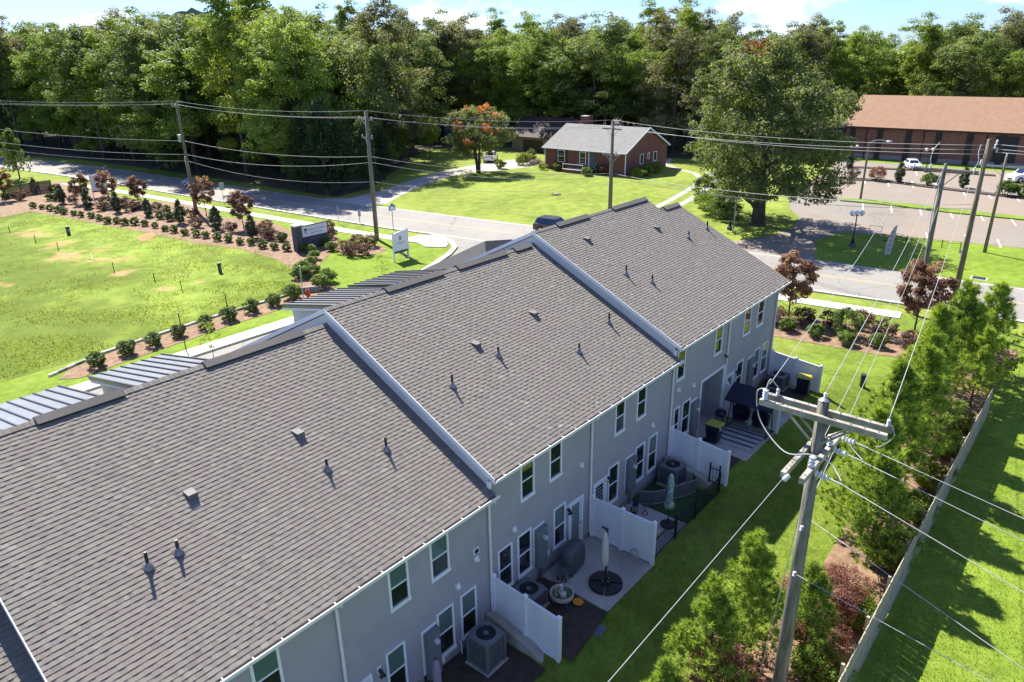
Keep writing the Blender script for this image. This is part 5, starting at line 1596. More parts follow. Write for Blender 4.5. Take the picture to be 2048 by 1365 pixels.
insulator(t, (.21, 1.15, 10.47), .6); insulator(t, (.05, 0, 10.78), .55)
for (x0, z0) in ((.95, 9.45), (.30, 9.42), (-.95, 9.38)):
    insulator(t, (x0, -.30, z0), 1.1, d=(-.1, -1, -.02))
    MB().tube([(x0 - .04, -.60, z0), (x0 - .09, -.95, z0 - .02)], .02, 8).build('dead_end_clamp', MT['galvanised'], t)
insulator(t, (-1.5, .1, 9.42), .8, d=(-1, .05, 0))
curve_wire(t, [(-.21, 1.30, 10.76), (-.1, 1.55, 10.55), (-.3, 1.3, 9.9), (-.75, .5, 9.55), (-.95, -.15, 9.80), (-.6, -.5, 9.55), (-.95, -.9, 9.37)], .016)
curve_wire(t, [(-.21, 1.30, 10.76), (-.05, 1.28, 10.95), (.1, 1.2, 10.8), (.21, 1.15, 10.66)], .016)
curve_wire(t, [(.21, -1.38, 10.6), (.15, -1.55, 10.3), (.5, -1.3, 9.8), (.9, -1.1, 9.5)], .014)
curve_wire(t, [(.30, -.21, 9.8), (.6, -.35, 9.75), (.45, -.7, 9.5), (.25, -1.0, 9.40)], .014)
curve_wire(t, [(.16, .02, 9.3), (.18, 0, 6), (.20, 0, 3), (.21, 0, .1)], .022, 'ground_lead')
for z in (7.35, 5.95): MB().tube([(-.3, -.05, z), (.25, .03, z)], .02, 8).build('through_bolt', MT['galvanised'], t)
for (x, z) in ((-.28, 7.35), (.28, 7.35), (-.28, 5.95)): insulator(t, (x, -.02, z - .08), .5)
o3 = Vector(NP)
def thru(s, px, py, z, k):
    """a wire leaving the pole at s and crossing the line of sight of that pixel at height z, continued k times as far"""
    S = o3 + Vector(s)
    E = Vector(gp(px, py, z))
    return S, S + (E - S) * k
GW = 'service wires crossing the back lawn'
for s, px, py, z, k, l in (((.86, -.95, 9.43), 2048, 1033, 9.40, 9, 'line wire leaving the near pole over the board fence, highest of its set'), ((.21, -.95, 9.40), 2048, 1077, 9.36, 9, 'line wire leaving the near pole over the board fence, second of its set'), ((-1.04, -.95, 9.36), 2048, 1180, 9.30, 9, 'line wire leaving the near pole over the board fence, third of its set'), ((.25, -.02, 7.32), 2048, 1332, 7.28, 8, 'thick pale wire leaving the near pole over the board fence below the cross arms'), ((-.25, -.02, 5.93), 1988, 1362, 5.90, 7, 'lowest wire leaving the near pole over the board fence')):
    S, E = thru(s, px, py, z, k)
    wire(S, E, .15, l, .008, GW)
S, E = thru((-1.75, .15, 9.42), 1215, 1362, 9.35, 2.6)
wire(S, E, .05, 'straight wire running from the lower cross arm along the back lawn', .0075)
for (px, py, z0, l) in ((1500, 1430, 8.7, 'steel guy wire from the near pole to the ground, longer one'), (1530, 1440, 7.2, 'steel guy wire from the near pole to the ground, shorter one')):
    wire(o3 + Vector((-.1, .05, z0)), gp(px, py, 0), 0, l, .009, 'guy wires of the near pole')

# pole by the road beside the plum tree
PW = (57.3, 10.0, 0.02)
t = pole_thing('utility_pole', 'dark weathered utility pole with a wide cross arm beside the purple plum tree', PW, 11.0, .155, 'grey_pole')
for dx in (-.2, .2):
    MB().box(dx - .055, dx + .055, -2.0, 2.0, 10.5, 10.63).build('cross_arm', MT['grey_pole'], t, bevel=.008)
    for sy in (-1, 1): MB().beam((dx * .8, sy * 1.0, 10.5), (dx * .8, sy * .12, 9.55), .03, .05).build('brace', MT['grey_pole'], t)
for y in (-1.8, .85, 1.85): insulator(t, (-.2, y, 10.63), 1.0)
curve_wire(t, [(-.2, .85, 10.93), (-.1, .95, 11.3), (.2, .9, 11.9), (.6, .7, 12.3)], .03)
curve_wire(t, [(-.2, -1.8, 10.93), (-.1, -1.9, 11.3), (.2, -1.75, 11.8), (.5, -1.75, 12.3)], .03)
curve_wire(t, [(-.18, .05, 10.4), (-.2, .2, 8), (-.2, .05, 4), (-.2, .0, .1)], .03, 'ground_lead')
for s, e, sag, l in (((.0, 1.30, 10.80), (-.35, 1.85, 10.7), .45, 'line wire from the near cross arm to the roadside pole, beside the houses'), ((.05, 0, 10.95), (-.2, 0, 11.0), .45, 'line wire from the near pole top to the roadside pole top'), ((.21, -1.38, 10.66), (-.35, -1.8, 10.7), .45, 'line wire from the near cross arm to the roadside pole, on the pine side'), ((.1, .12, 8.9), (-.2, .1, 8.6), .5, 'thin communication wire between the near pole and the roadside pole, upper one'), ((.1, -.05, 8.0), (-.2, -.1, 8.0), .5, 'thin communication wire between the near pole and the roadside pole, lower one')):
    wire(o3 + Vector(s), Vector(PW) + Vector(e), sag, l, .010, 'wires over the back lawn')
# tall pole at the kerb
PR = (58.6, 7.95, 0.02)
t = pole_thing('utility_pole', 'tall brown utility pole at the kerb with switches at its top', PR, 12.6, .165, 'wood_pole')
for (dy, z) in ((.5, 12.2), (.55, 11.9), (.5, 11.6)): MB().beam((0, .12, z), (0, dy, z - .02), .03, .03).build('bracket', MT['galvanised'], t)
for (dy, z) in ((-.45, 12.25), (-.55, 11.75), (-.4, 11.95)): insulator(t, (0.1, dy, z), 1.1)
MB().tube([(0, -.2, 12.0), (0, -.6, 12.0)], .03, 8).build('switch_arm', MT['galvanised'], t)
# shorter pole in the church lawn with its own arm
P2 = (80.5, 9.3, 0)
t = pole_thing('utility_pole', 'slim brown pole in the church lawn with a pale metal cross arm', P2, 9.0, .13, 'wood_pole')
MB().box(-.05, .05, -1.6, 2.1, 8.0, 8.18).build('cross_arm', MT['galvanised'], t)
MB().beam((0, 1.0, 8.0), (0, .1, 7.3), .04, .04).build('brace', MT['galvanised'], t)
insulator(t, (0, 1.9, 8.18), 1.3); insulator(t, (0, 0, 9.0), 1.0)
# poles along the main road
PA, PB, PC = (44.9, 93.5, 0), (48.8, 61.2, 0), (68.6, 44.2, 0)
t = pole_thing('utility_pole', 'brown roadside pole with a transformer can standing among the plum trees', PA, 13.6, .19, 'wood_pole')
MB().box(-.06, .06, -.4, 1.5, 13.0, 13.14).build('cross_arm', MT['wood_pole'], t)
MB().tube([(-.25, .25, 8.8), (-.25, .25, 9.7)], .25, 14).build('transformer', MT['galvanised'], t)
for y in (-.3, .6, 1.4): insulator(t, (0, y, 13.14), .9)
t2 = thing('utility_pole', 'short bracing pole leaning beside the transformer pole', 'utility pole', (44.4, 92.2, 0))
MB().tube([(0, 0, -.2), (.05, .6, 7.0)], [.2, .15], 12).build('shaft', MT['wood_pole'], t2, smooth=True)
MB().tube([(.05, .6, 7.0), (.05, .6, 7.04)], [.15, .1], 12).build('pole_cap', MT['galvanised'], t2)
t = pole_thing('utility_pole', 'grey roadside pole with two cross arms near the entrance signs', PB, 13.3, .20, 'grey_pole')
for (z, w) in ((12.4, 1.3), (10.6, 1.0)):
    MB().box(-.06, .06, -w * .7, w, z, z + .14).build('cross_arm', MT['grey_pole'], t)
    MB().beam((.05, w * .6, z), (.05, .1, z - .6), .03, .04).build('brace', MT['galvanised'], t)
    for y in (-w * .6, w * .9): insulator(t, (0, y, z + .14), .9)
t = pole_thing('utility_pole', 'grey pole with two cross arms on the lawn before the brick house', PC, 11.6, .20, 'grey_pole')
for (z, w) in ((10.7, 1.3), (7.9, 1.2)):
    MB().box(-.06, .06, -w * .9, w, z, z + .14).build('cross_arm', MT['grey_pole'], t)
    for sy in (-1, 1): MB().beam((.05, sy * w * .6, z), (.05, sy * .1, z - .7), .03, .04).build('brace', MT['galvanised'], t)
    for y in (-w * .8, w * .9): insulator(t, (0, y, z + .14), .9)
MB().tube([(-.28, -.7, 8.05), (-.28, -.7, 8.45)], .10, 10).build('cutout', MT['porcelain'], t)
PL = (34, 160, 0)
GL = 'line wires along the main road'
hts = [(13.55, 0.0), (13.2, .6), (13.2, 1.4)]
chain = [(PL, (13.6, 13.3, 13.0), (0, .5, 1.2)), (PA, (13.75, 13.4, 13.4), (0, .6, 1.4)), (PB, (13.4, 12.75, 12.72), (0, 1.1, -.8)), (PC, (11.7, 11.0, 11.0), (0, 1.15, -1.0)), (PR, (12.2, 11.9, 11.6), (.5, .55, .5))]
names = ('beyond the field edge', 'between the transformer pole and the entrance pole', 'between the entrance pole and the brick house pole', 'between the brick house pole and the kerb pole')
for i in range(4):
    A, B_ = chain[i], chain[i + 1]
    for k in range(3):
        wire((A[0][0], A[0][1] + A[2][k], A[1][k]), (B_[0][0], B_[0][1] + B_[2][k], B_[1][k]), .55, 'pale high-voltage wire ' + names[i], .017, GL + ' ' + names[i])
low = [(PL, (9.6, 7.6, 6.6)), (PA, (8.9, 7.2, 6.4)), (PB, (8.8, 8.2, 6.2)), (PC, (6.0, 5.6, 4.9)), (PR, (8.2, 7.9, 6.4))]
for i in range(4):
    for k in range(3 if i < 3 else 2):
        a, b_ = low[i], low[i + 1]
        wire((a[0][0] + .15, a[0][1], a[1][k]), (b_[0][0] + .15, b_[0][1], b_[1][k]), .7 + .15 * k, 'grey communication cable slung low ' + names[i], .022 if k < 2 else .014, 'cables slung low ' + names[i])
for k, (dy, z) in enumerate(((-.45, 12.3), (-.55, 11.8), (-.4, 12.0))):
    wire((PR[0], PR[1] + dy, z), (66, -60, 12.3), .8, 'line wire leaving the kerb pole past the church lawn', .018, 'wires past the church lawn')
wire((P2[0], P2[1] + 1.9, 8.6), (PR[0], PR[1], 11.9), .2, 'short wire between the kerb pole and the church lawn pole', .016)

# ------------------------------------------------------------------ lamp posts
def cobra(loc):
    t = thing('street_light', 'thin leaning street light with a curved arm over the car park', 'street light', loc)
    MB().tube([(0, 0, -.2), (0, 0, 7.2)], [.16, .11], 10).build('column', MT['wood_pole'], t)
    MB().tube([(0, 0, 7.0), (0, -.5, 7.45), (0, -1.3, 7.55), (0, -2.0, 7.5)], .035, 8).build('arm', MT['galvanised'], t)
    MB().ball((0, -2.3, 7.45), .36, 12, 6, .35).build('lamp_head', MT['galvanised'], t)
cobra((101.1, 26.6, 0.1))
def globes(loc, h, label, rz=0.0, n_=2):
    t = thing('lamp_post', label, 'lamp post', loc, rz)
    MB().lathe([(.30, -.2), (.30, .35), (.22, .40)], 10).build('plinth', MT['stone_dark'], t)
    MB().lathe([(.17, .4), (.15, .8), (.075, .95), (.05, h - .3), (.075, h - .2), (.03, h)], 12).build('column', MT['black_metal'], t, smooth=True)
    MB().tube([(-.5, 0, h - .12), (-.25, 0, h - .2), (0, 0, h - .1), (.25, 0, h - .2), (.5, 0, h - .12)], .03, 6).build('arm', MT['black_metal'], t)
    for s_ in (-1, 1) if n_ == 2 else (-1, 0, 1):
        MB().ball((s_ * .50, 0, h + .10), .24, 16, 9).build('globe', MT['globe'], t, smooth=True)
        MB().lathe([(.10, 0), (.12, .07)], 10, (s_ * .50, 0, h - .17)).build('fitter', MT['black_metal'], t)
globes(gp(1459, 460), 3.2, 'black lamp post with two white globes beside the big oak', 2.3)
globes(gp(1704, 494), 3.3, 'black lamp post with white globes on the church lawn corner', 2.3, 3)
globes(gp(1851, 345), 3.4, 'black lamp post with two white globes before the church wall', 2.3)
globes(gp(1702, 337), 3.4, 'black lamp post with two white globes before the church gable end', 2.3)
t = thing('meter_post', 'wooden post carrying a small meter box next to the globe lamp', 'post', gp(1467, 458))
MB().box(-.07, .07, -.07, .07, -.1, 3.4).build('post', MT['fence_wood'], t)
MB().box(-.14, .14, -.22, -.071, 1.5, 2.0).build('meter_box', MT['galvanised'], t)
q = gp(375, 716)
t = thing('sign_post', 'thin dark bent metal post on the front verge', 'post', q)
MB().tube([(0, 0, -.1), (.1, -.05, .15), (.02, 0, .4), (0, .02, 1.8), (0, .06, 3.1)], .035, 8).build('tube', MT['black_metal'], t)
MB().tube([(0, .06, 3.1), (0, .06, 3.16)], .05, 8).build('cap', MT['black_metal'], t)
# ------------------------------------------------------------------ planting by the entrance
HL, HG = 'round holly shrub in the curved row along the field', 'holly shrubs along the field'
row = [(67, 417), (85, 419), (101, 423), (116, 426), (130, 429), (148, 432), (162, 435), (183, 437), (199, 442), (215, 448), (235, 448), (250, 451), (270, 451), (290, 453), (310, 457), (331, 463), (348, 466), (371, 471), (392, 475), (412, 477), (435, 482), (457, 485), (482, 490), (503, 491), (527, 497), (550, 500), (574, 503)]
for i, (px, py) in enumerate(row): shrub('round', px, py, random.uniform(.72, 1.0), HL + ', %s from the stone sign' % ORD[len(row) - 1 - i], 'shrub', HG, i)
for i, (px, py) in enumerate(((107, 385), (101, 402), (117, 402), (12, 399), (322, 439), (343, 442), (334, 426), (565, 483))):
    shrub('round', px, py, random.uniform(1.0, 1.25), 'larger round holly shrub behind the front mulch row', 'shrub', 'second row of holly shrubs', i)
for i, (px, py) in enumerate(((71, 388), (126, 408), (177, 417), (236, 426), (297, 434), (362, 448), (435, 460), (506, 477))):
    shrub('arb', px, py, random.uniform(1.0, 1.25), 'dark conical arborvitae in the entrance bed, %s counting from the stone sign' % ORD[7 - i], 'conifer', 'arborvitae in the entrance bed', i)
for i, (px, py) in enumerate(((152, 391), (212, 411), (252, 412), (203, 422), (315, 422), (393, 457), (462, 466), (533, 463), (529, 477), (41, 402), (258, 424), (275, 420), (148, 408), (385, 440), (545, 480))):
    shrub('loro', px, py, random.uniform(1.0, 1.35), 'dark purple bushy shrub between the arborvitae', 'shrub', 'purple shrubs in the entrance bed', i)
for i, (px, py) in enumerate(((655, 466), (658, 477))): shrub('loro', px, py, 1.25, 'copper-purple shrub at the end of the stone entrance sign', 'shrub', 'shrubs by the entrance sign', i)
for i, (px, py) in enumerate(((690, 506), (715, 493), (706, 513), (728, 511), (743, 494))): shrub('loro', px, py, 1.15, 'spiky purple shrub in the small round mulch island', 'shrub', 'shrubs in the round island', i)
for i, (px, py) in enumerate(((651, 493), (665, 502), (612, 505), (626, 508), (629, 520), (624, 533))): shrub('light', px, py, 1.15, 'pale green boxwood on the mulch beside the stone entrance sign', 'shrub', 'boxwoods by the entrance sign', i)
for i, (px, py) in enumerate(((600, 558), (610, 548), (627, 555), (654, 565), (643, 577), (589, 597))): shrub('light', px, py, 1.5, 'full green shrub around the low block wall near the hydrant', 'shrub', 'shrubs round the block wall', i)
for i, (px, py) in enumerate(((195, 734), (255, 710), (308, 692), (358, 674), (410, 658), (459, 642), (503, 625), (549, 612))): shrub('round', px, py, random.uniform(1.0, 1.25), 'green shrub in the straight verge strip, %s counting from the hydrant end' % ORD[7 - i], 'shrub', 'shrubs in the verge strip', i)
for i, (px, py) in enumerate(((168, 408), (222, 411), (280, 412), (413, 433), (488, 458), (12, 402))):
    p = gp(px, py)
    place(plum[i % 2], (p[0], p[1], .02), random.uniform(.86, 1.0), None, 'red-leaved plum tree by the sidewalk, %s counting from the stone sign' % ORD[(4, 3, 2, 1, 0, 5)[i]] if i != 5 else 'red-leaved plum tree before the short dark fence', 'tree', 'plum trees by the sidewalk')
for i, (px, py, l) in enumerate(((1577, 633, 'red-leaved plum tree at the far gable corner'), (1828, 670, 'red-leaved plum tree beside the roadside utility pole'))):
    p = gp(px, py)
    place(plum[i % 2], (p[0], p[1], .02), 1.08, None, l, 'tree')
for i, (px, py) in enumerate(((1573, 662), (1630, 674), (1692, 690), (1757, 695))): shrub('light', px, py, 1.15, 'small light green shrub in the roadside bed, %s counting from the house gable' % ORD[i], 'shrub', 'light shrubs in the roadside bed', i)
for i, (px, py) in enumerate(((1605, 650), (1661, 655), (1722, 656), (1768, 676), (1555, 650), (1822, 700))): shrub('loro', px, py, 1.15, 'dark purple shrub in the roadside bed beyond the gable', 'shrub', 'purple shrubs in the roadside bed', i)
shrub('big', 1690, 672, 1.05, 'upright green shrub in the middle of the roadside bed')
sap = make_tree('sapling', 181, 2.6, .5, .75, 34, 12, .11, .2, LM['lime'], .018, limbs=5)
place(sap, gp(428, 718), 1.0, 0, 'thin yellow-green sapling on the verge before the roof ridge', 'sapling')
place(sap, gp(765, 560), .9, 1, 'thin yellow-green sapling on the lawn near the entrance kerb', 'sapling')
# car-park planting
for i, (px, py, k, s) in enumerate(((1697, 337, 'arb', 1.1), (1707, 357, 'loro', 1.3), (1752, 362, 'burg', .9), (1796, 366, 'arb', 1.25), (1858, 372, 'light', 2.2), (1926, 376, 'arb', 1.2), (2010, 392, 'light', 2.5), (2046, 396, 'light', 2.2))):
    shrub(k, px, py, s, {'arb': 'ragged conical evergreen in a car-park island', 'loro': 'dark shrub in shade in a car-park island', 'burg': 'vase-shaped bare-looking shrub in a car-park island', 'light': 'loose light green shrub in a car-park island'}[k], 'shrub', 'car-park island shrubs', i)
place(SH['bright'][0], gp(1432, 430), 1.9, None, 'broad green shrub under the big oak', 'shrub')
place(SH['big'][0], gp(1415, 415), 2.2, None, 'tall rounded evergreen shrub beside the curved drive', 'shrub')
place(SH['big'][0], gp(1450, 440), 2.0, None, 'dark rounded shrub behind the globe lamp post', 'shrub')

# ------------------------------------------------------------------ entrance sign
def text_mesh(body, size, name, mat, parent, loc, rot=(math.pi / 2, 0, 0), align='CENTER', ext=.004):
    cu = bpy.data.curves.new(name, 'FONT')
    cu.body = body
    cu.size = size
    cu.align_x = align
    cu.align_y = 'CENTER'
    cu.extrude = ext
    tmp = bpy.data.objects.new('tmp_text', cu)
    me = bpy.data.meshes.new_from_object(tmp)
    bpy.data.objects.remove(tmp)
    me.materials.append(MT[mat])
    o = link(name, me, parent)
    o.location = loc
    o.rotation_euler = rot
    return o
q = gp(596, 505)
t = thing('entrance_sign', 'stone monument sign with a white name panel in the mulch bed', 'sign', q)
rs_ = np.random.default_rng(5)
def stone_block(x0, x1, y0, y1, z0, z1):
    mt_ = MT['stone_dark']
    z = z0
    while z < z1 - .02:
        hz_ = min(.13 + rs_.uniform(0, .06), z1 - z)
        x = x0
        while x < x1 - .02:
            w = min(rs_.uniform(.22, .5), x1 - x)
            e = rs_.uniform(0, .03)
            MB().box(x + .006, x + w - .006, y0 - e, y1 + e, z + .006, z + hz_ - .006).build('stone', mt_, t)
            x += w
        z += hz_
MB().box(.03, .66, .03, .66, -.2, 2.58).build('pillar_core', MT['foundation'], t)
stone_block(0, .7, 0, .7, 0, 2.55)
MB().box(-.08, .78, -.08, .78, 2.57, 2.72).build('pillar_cap', MT['sidewalk'], t, bevel=.02)
MB().box(.72, 4.0, .14, .52, -.2, 1.16).build('wall_core', MT['foundation'], t)
stone_block(.71, 4.0, .11, .55, 0, 1.2)
pn = MB().box(.78, 4.05, .18, .40, 1.24, 2.5).build('panel_frame', MT['black_metal'], t, bevel=.01)
MB().box(.88, 3.95, .165, .179, 1.33, 2.41).build('name_panel', MT['sign_white'], pn)
text_mesh('PARK STATION', .30, 'lettering', 'ink_grey', pn, (2.65, .160, 1.98))
mk = MB().box(1.15, 1.45, .155, .164, 1.98, 2.16).box(1.20, 1.26, .155, .164, 1.66, 1.98).box(1.34, 1.40, .155, .164, 1.66, 1.98)
mk.build('emblem', MT['ink'], pn)
MB().box(1.9, 3.3, .157, .164, 1.62, 1.68).build('strapline', MT['ink_grey'], pn)

def b_sign(px, py, w, h, label):
    t = thing('sign_board', label, 'sign', gp(px, py), 0.0)
    MB().ext([(0, .75), (w, .75), (w, h), (w * .8, h), (w * .6, h - .02), (w * .35, h - .1), (0, h - .2)], 1, -.03, .03).build('board', MT['sign_white'], t)
    for x in (-.06, w + .06): MB().box(x - .055, x + .055, -.055, .055, -.2, h + .02).build('post', MT['sign_white'], t)
    MB().beam((w + .06, .06, h * .9), (w + .3, 1.1, .0), .09, .09).build('back_brace', MT['fence_wood'], t)
    MB().box(w + .01, w + .11, .06, .20, -.1, h).build('rear_post', MT['fence_wood'], t)
    text_mesh('B', w * .34, 'letter', 'ink', t, (w * .48, -.036, h - .75))
    MB().box(w * .18, w * .82, -.036, -.031, h - 1.17, h - 1.11).build('print_line', MT['ink_grey'], t)
    MB().box(w * .38, w * .62, -.036, -.031, h - 1.30, h - 1.26).build('print_line', MT['ink_grey'], t)
    MB().box(0.02, w - .02, -.036, -.031, .76, .96).build('footer_band', MT['sign_teal'], t)
b_sign(790, 524, 1.75, 2.9, 'white B sign board near the entrance kerb, with timber back brace')
b_sign(189, 396, 1.9, 3.4, 'white B sign board standing between two red plum trees')
def road_sign(px, py, h, w, hh, mat, label, rz=0, face=None):
    t = thing('road_sign', label, 'sign', gp(px, py), rz)
    MB().tube([(0, 0, -.1), (0, 0, h)], .035, 8).build('post', MT['black_metal' if face else 'galvanised'], t)
    MB().box(-w / 2, w / 2, -.06, -.04, h - hh, h).build('plate', MT[mat], t, bevel=.004)
    if face: face(t, h, w, hh)
    return t
road_sign(787, 461, 2.9, 1.0, .62, 'sign_blue', 'blue and white picture sign on a black post by the kerb', 0, lambda t, h, w, hh: (MB().ext([(-.42, h - .50), (.42, h - .50), (.30, h - .30), (-.1, h - .12), (-.3, h - .34)], 1, -.07, -.061).build('picture', MT['sign_white'], t), MB().ball((0, -.05, h + .06), .14).build('finial', MT['black_metal'], t)))
road_sign(720, 447, 1.55, .45, .75, 'sign_white', 'small white notice on a stake by the kerb', 0, lambda t, h, w, hh: [MB().box(-.16, .16, -.068, -.061, h - .2 - .22 * i, h - .08 - .22 * i).build('print_line', MT['ink'], t) for i in range(3)])
road_sign(678, 449, 2.2, .14, .95, 'galvanised', 'narrow sign seen edge-on by the sidewalk', 0.8)
road_sign(449, 410, 3.0, .75, 1.0, 'galvanised', 'grey back of a traffic sign by the sidewalk')
road_sign(608, 606, 3.1, .5, 1.0, 'galvanised', 'grey sign back on a dark post beside the hydrant', .9)
q = gp(1774, 512)
t = thing('feather_banner', 'pale feather-shaped banner sign standing in a black frame on the church lawn', 'banner', q, -.7)
MB().ext([(-.32, .1), (.30, .1), (.42, 1.2), (.52, 2.6), (.5, 2.95), (.2, 2.7), (-.1, 2.0), (-.3, 1.2)], 1, -.02, .02).build('banner', MT['stone_light'], t)
MB().tube([(.32, 0.03, 0), (.45, .03, 1.3), (.56, .03, 2.9)], .02, 6).build('spine', MT['sign_white'], t)
MB().box(-.75, .75, .03, .08, 1.45, 1.55).build('frame_bar', MT['black_metal'], t)
for i in range(5): MB().box(-.12 + i * .03, .16 + i * .05, -.03, -.021, .55 + i * .42, .70 + i * .42).build('print_mark', MT['ink_grey'], t)
t = thing('chain_barrier', 'dark low chain barrier along the church lawn', 'barrier', gp(1812, 486))
for i in range(4):
    MB().tube([(0, -i * 1.6, -.1), (0, -i * 1.6, .75)], .04, 8).build('post', MT['black_metal'], t)
    if i < 3: MB().tube([(0, -i * 1.6 - 1.6 * k / 8, .68 - .6 * (k / 8) * (1 - k / 8)) for k in range(9)], .018, 6).build('chain', MT['black_metal'], t)
t = thing('notice_frame', 'small white metal frame at the lawn edge by the lamp post', 'frame', gp(1737, 470))
MB().tube([(0, 0, 0), (0, 0, 1.0), (0, -1.2, 1.0), (0, -1.2, 0)], .04, 6).build('frame', MT['sign_white'], t)
MB().tube([(0, 0, .5), (0, -1.2, .5)], .03, 6).build('cross_bar', MT['sign_white'], t)
road_sign(1913, 555, 2.4, .5, .35, 'galvanised', 'grey back of a small road sign on the church lawn', 1.4)
t = thing('drain_grate', 'dark drain grate in the church lawn near the road', 'drain', gp(1958, 557))
MB().box(-.4, .4, -.5, .5, 0, .04).build('grate', MT['black_metal'], t)
MB().box(-.5, .5, -.6, .6, -.05, .02).build('surround', MT['kerb'], t)

# hydrants, stakes, edging and small field items
def hydrant(p, label):
    t = thing('fire_hydrant', label, 'hydrant', p)
    MB().lathe([(.20, 0), (.20, .06), (.12, .08), (.12, .62), (.17, .64), (.17, .70), (.13, .80), (.05, .88)], 14).build('barrel', MT['hydrant_red'], t)
    for s_ in (-1, 1): MB().tube([(s_ * .11, 0, .48), (s_ * .22, 0, .48)], .07, 10).build('nozzle', MT['hydrant_red'], t)
    MB().tube([(0, -.11, .42), (0, -.24, .42)], .09, 10).build('pumper_nozzle', MT['hydrant_red'], t)
    MB().lathe([(.05, .88), (.04, .95)], 6).build('operating_nut', MT['hydrant_red'], t)
hydrant(gp(617, 600), 'red fire hydrant beside the full green shrubs')
hydrant(gp(1052, 492), 'red fire hydrant at the road edge behind the roof ridge')
for i, (px, py) in enumerate(((117, 500), (72, 486), (229, 545), (310, 564), (364, 582), (454, 612), (20, 466))):
    t = thing('wooden_stake', 'thin wooden survey stake in the rough field, %s counting from the low block wall' % ORD[(4, 5, 3, 2, 1, 0, 6)[i]], 'stake', gp(px, py), i * .7, 'survey stakes in the field')
    MB().box(-.03, .03, -.03, .03, -.1, .75 + .1 * (i % 3)).build('stake', MT['stake'], t)
    MB().add([(-.03, -.03, .75 + .1 * (i % 3)), (.03, -.03, .75 + .1 * (i % 3)), (.03, .03, .75 + .1 * (i % 3)), (-.03, .03, .75 + .1 * (i % 3)), (0, 0, .86 + .1 * (i % 3))], [(0, 1, 4), (1, 2, 4), (2, 3, 4), (3, 0, 4)]).build('tip', MT['stake'], t)
t = thing('fallen_stake', 'broken stake leaning over the bare soil', 'stake', gp(185, 522), .9)
MB().beam((0, 0, .02), (1.7, .6, .55), .05, .05).build('stake', MT['stone_light'], t)
MB().beam((.1, -.2, .03), (.5, .5, .03), .05, .04).build('splinter', MT['stake'], t)
t = thing('marker_stick', 'pale stick leaning in the entrance bed', 'stick', gp(326, 443))
MB().beam((0, 0, 0), (.35, .15, 2.0), .04, .04).build('stick', MT['stone_light'], t)
MB().box(.3, .4, .1, .2, 1.9, 2.0).build('flag', MT['stone_light'], t)
pedestal(gp(138, 470), .95, 'dark utility pedestal in the field near the holly row', .3)
pedestal(gp(441, 546), .95, 'dark utility pedestal in the field near the low block wall', .8)
t = thing('junction_marker', 'small dark marker post on the entrance lawn', 'marker', gp(671, 556))
MB().tube([(0, 0, -.1), (0, 0, .5)], .06, 8).build('post', MT['black_metal'], t)
MB().ball((0, 0, .52), .07).build('cap', MT['black_metal'], t)
t = thing('block_wall', 'low dry wall of grey blocks at the corner of the field', 'wall', gp(590, 590))
inv = W(t)
p0, p1 = Vector(gp(572, 590)), Vector(gp(640, 583))
for c_ in range(3):
    for i in range(11):
        a = p0.lerp(p1, (i + .5 * (c_ % 2)) / 11)
        b_ = p0.lerp(p1, (i + .93 + .5 * (c_ % 2)) / 11)
        MB().beam((a.x, a.y, .09 + c_ * .17), (b_.x, b_.y, .09 + c_ * .17), .3, .155).build('block', MT['block_grey'], t, inv)
t = thing('bed_edging', 'pale stone edging along the straight mulch strip and the field', 'edging', (20, 51.2, 0))
inv = W(t)
ed = [(12.4, 49.4), (16, 50.7), (20, 51.2), (24, 51.5), (28, 51.7), (32, 51.7), (34.4, 50.9)]
for i in range(len(ed) - 1):
    p, q = Vector(ed[i]), Vector(ed[i + 1])
    nb = int((q - p).length / .62)
    for j in range(nb):
        a, b_ = p.lerp(q, j / nb), p.lerp(q, (j + .94) / nb)
        MB().beam((a.x, a.y, .06), (b_.x, b_.y, .06 + random.uniform(-.02, .02)), .16, .2).build('edging_stone', MT['sidewalk' if random.random() < .7 else 'block_grey'], t, inv)
# short dark fence at the far left
t = thing('wooden_fence', 'short dark stained board fence beside the lone pine', 'fence', gp(70, 392))
inv = W(t)
a, b_ = Vector(gp(10, 398)), Vector(gp(107, 384))
L = (b_ - a).length
nb = int(L / .15)
d = (b_ - a).normalized()
for j in range(nb):
    p = a.lerp(b_, j / nb)
    MB().beam((p.x, p.y, .9 + .03 * (j % 2)), (p.x + d.x * .13, p.y + d.y * .13, .9 + .03 * (j % 2)), .02, 1.85).build('fence_board', MT['fence_wood_dark'], t, inv)
for z in (.4, 1.5): MB().beam((a.x, a.y + .06, z), (b_.x, b_.y + .06, z), .04, .09).build('rail', MT['fence_wood_dark'], t, inv)
for j in range(0, nb + 1, 16):
    p = a.lerp(b_, j / nb)
    MB().box(p.x - .05, p.x + .05, p.y + .07, p.y + .17, -.1, 1.9).build('post', MT['fence_wood_dark'], t, inv)
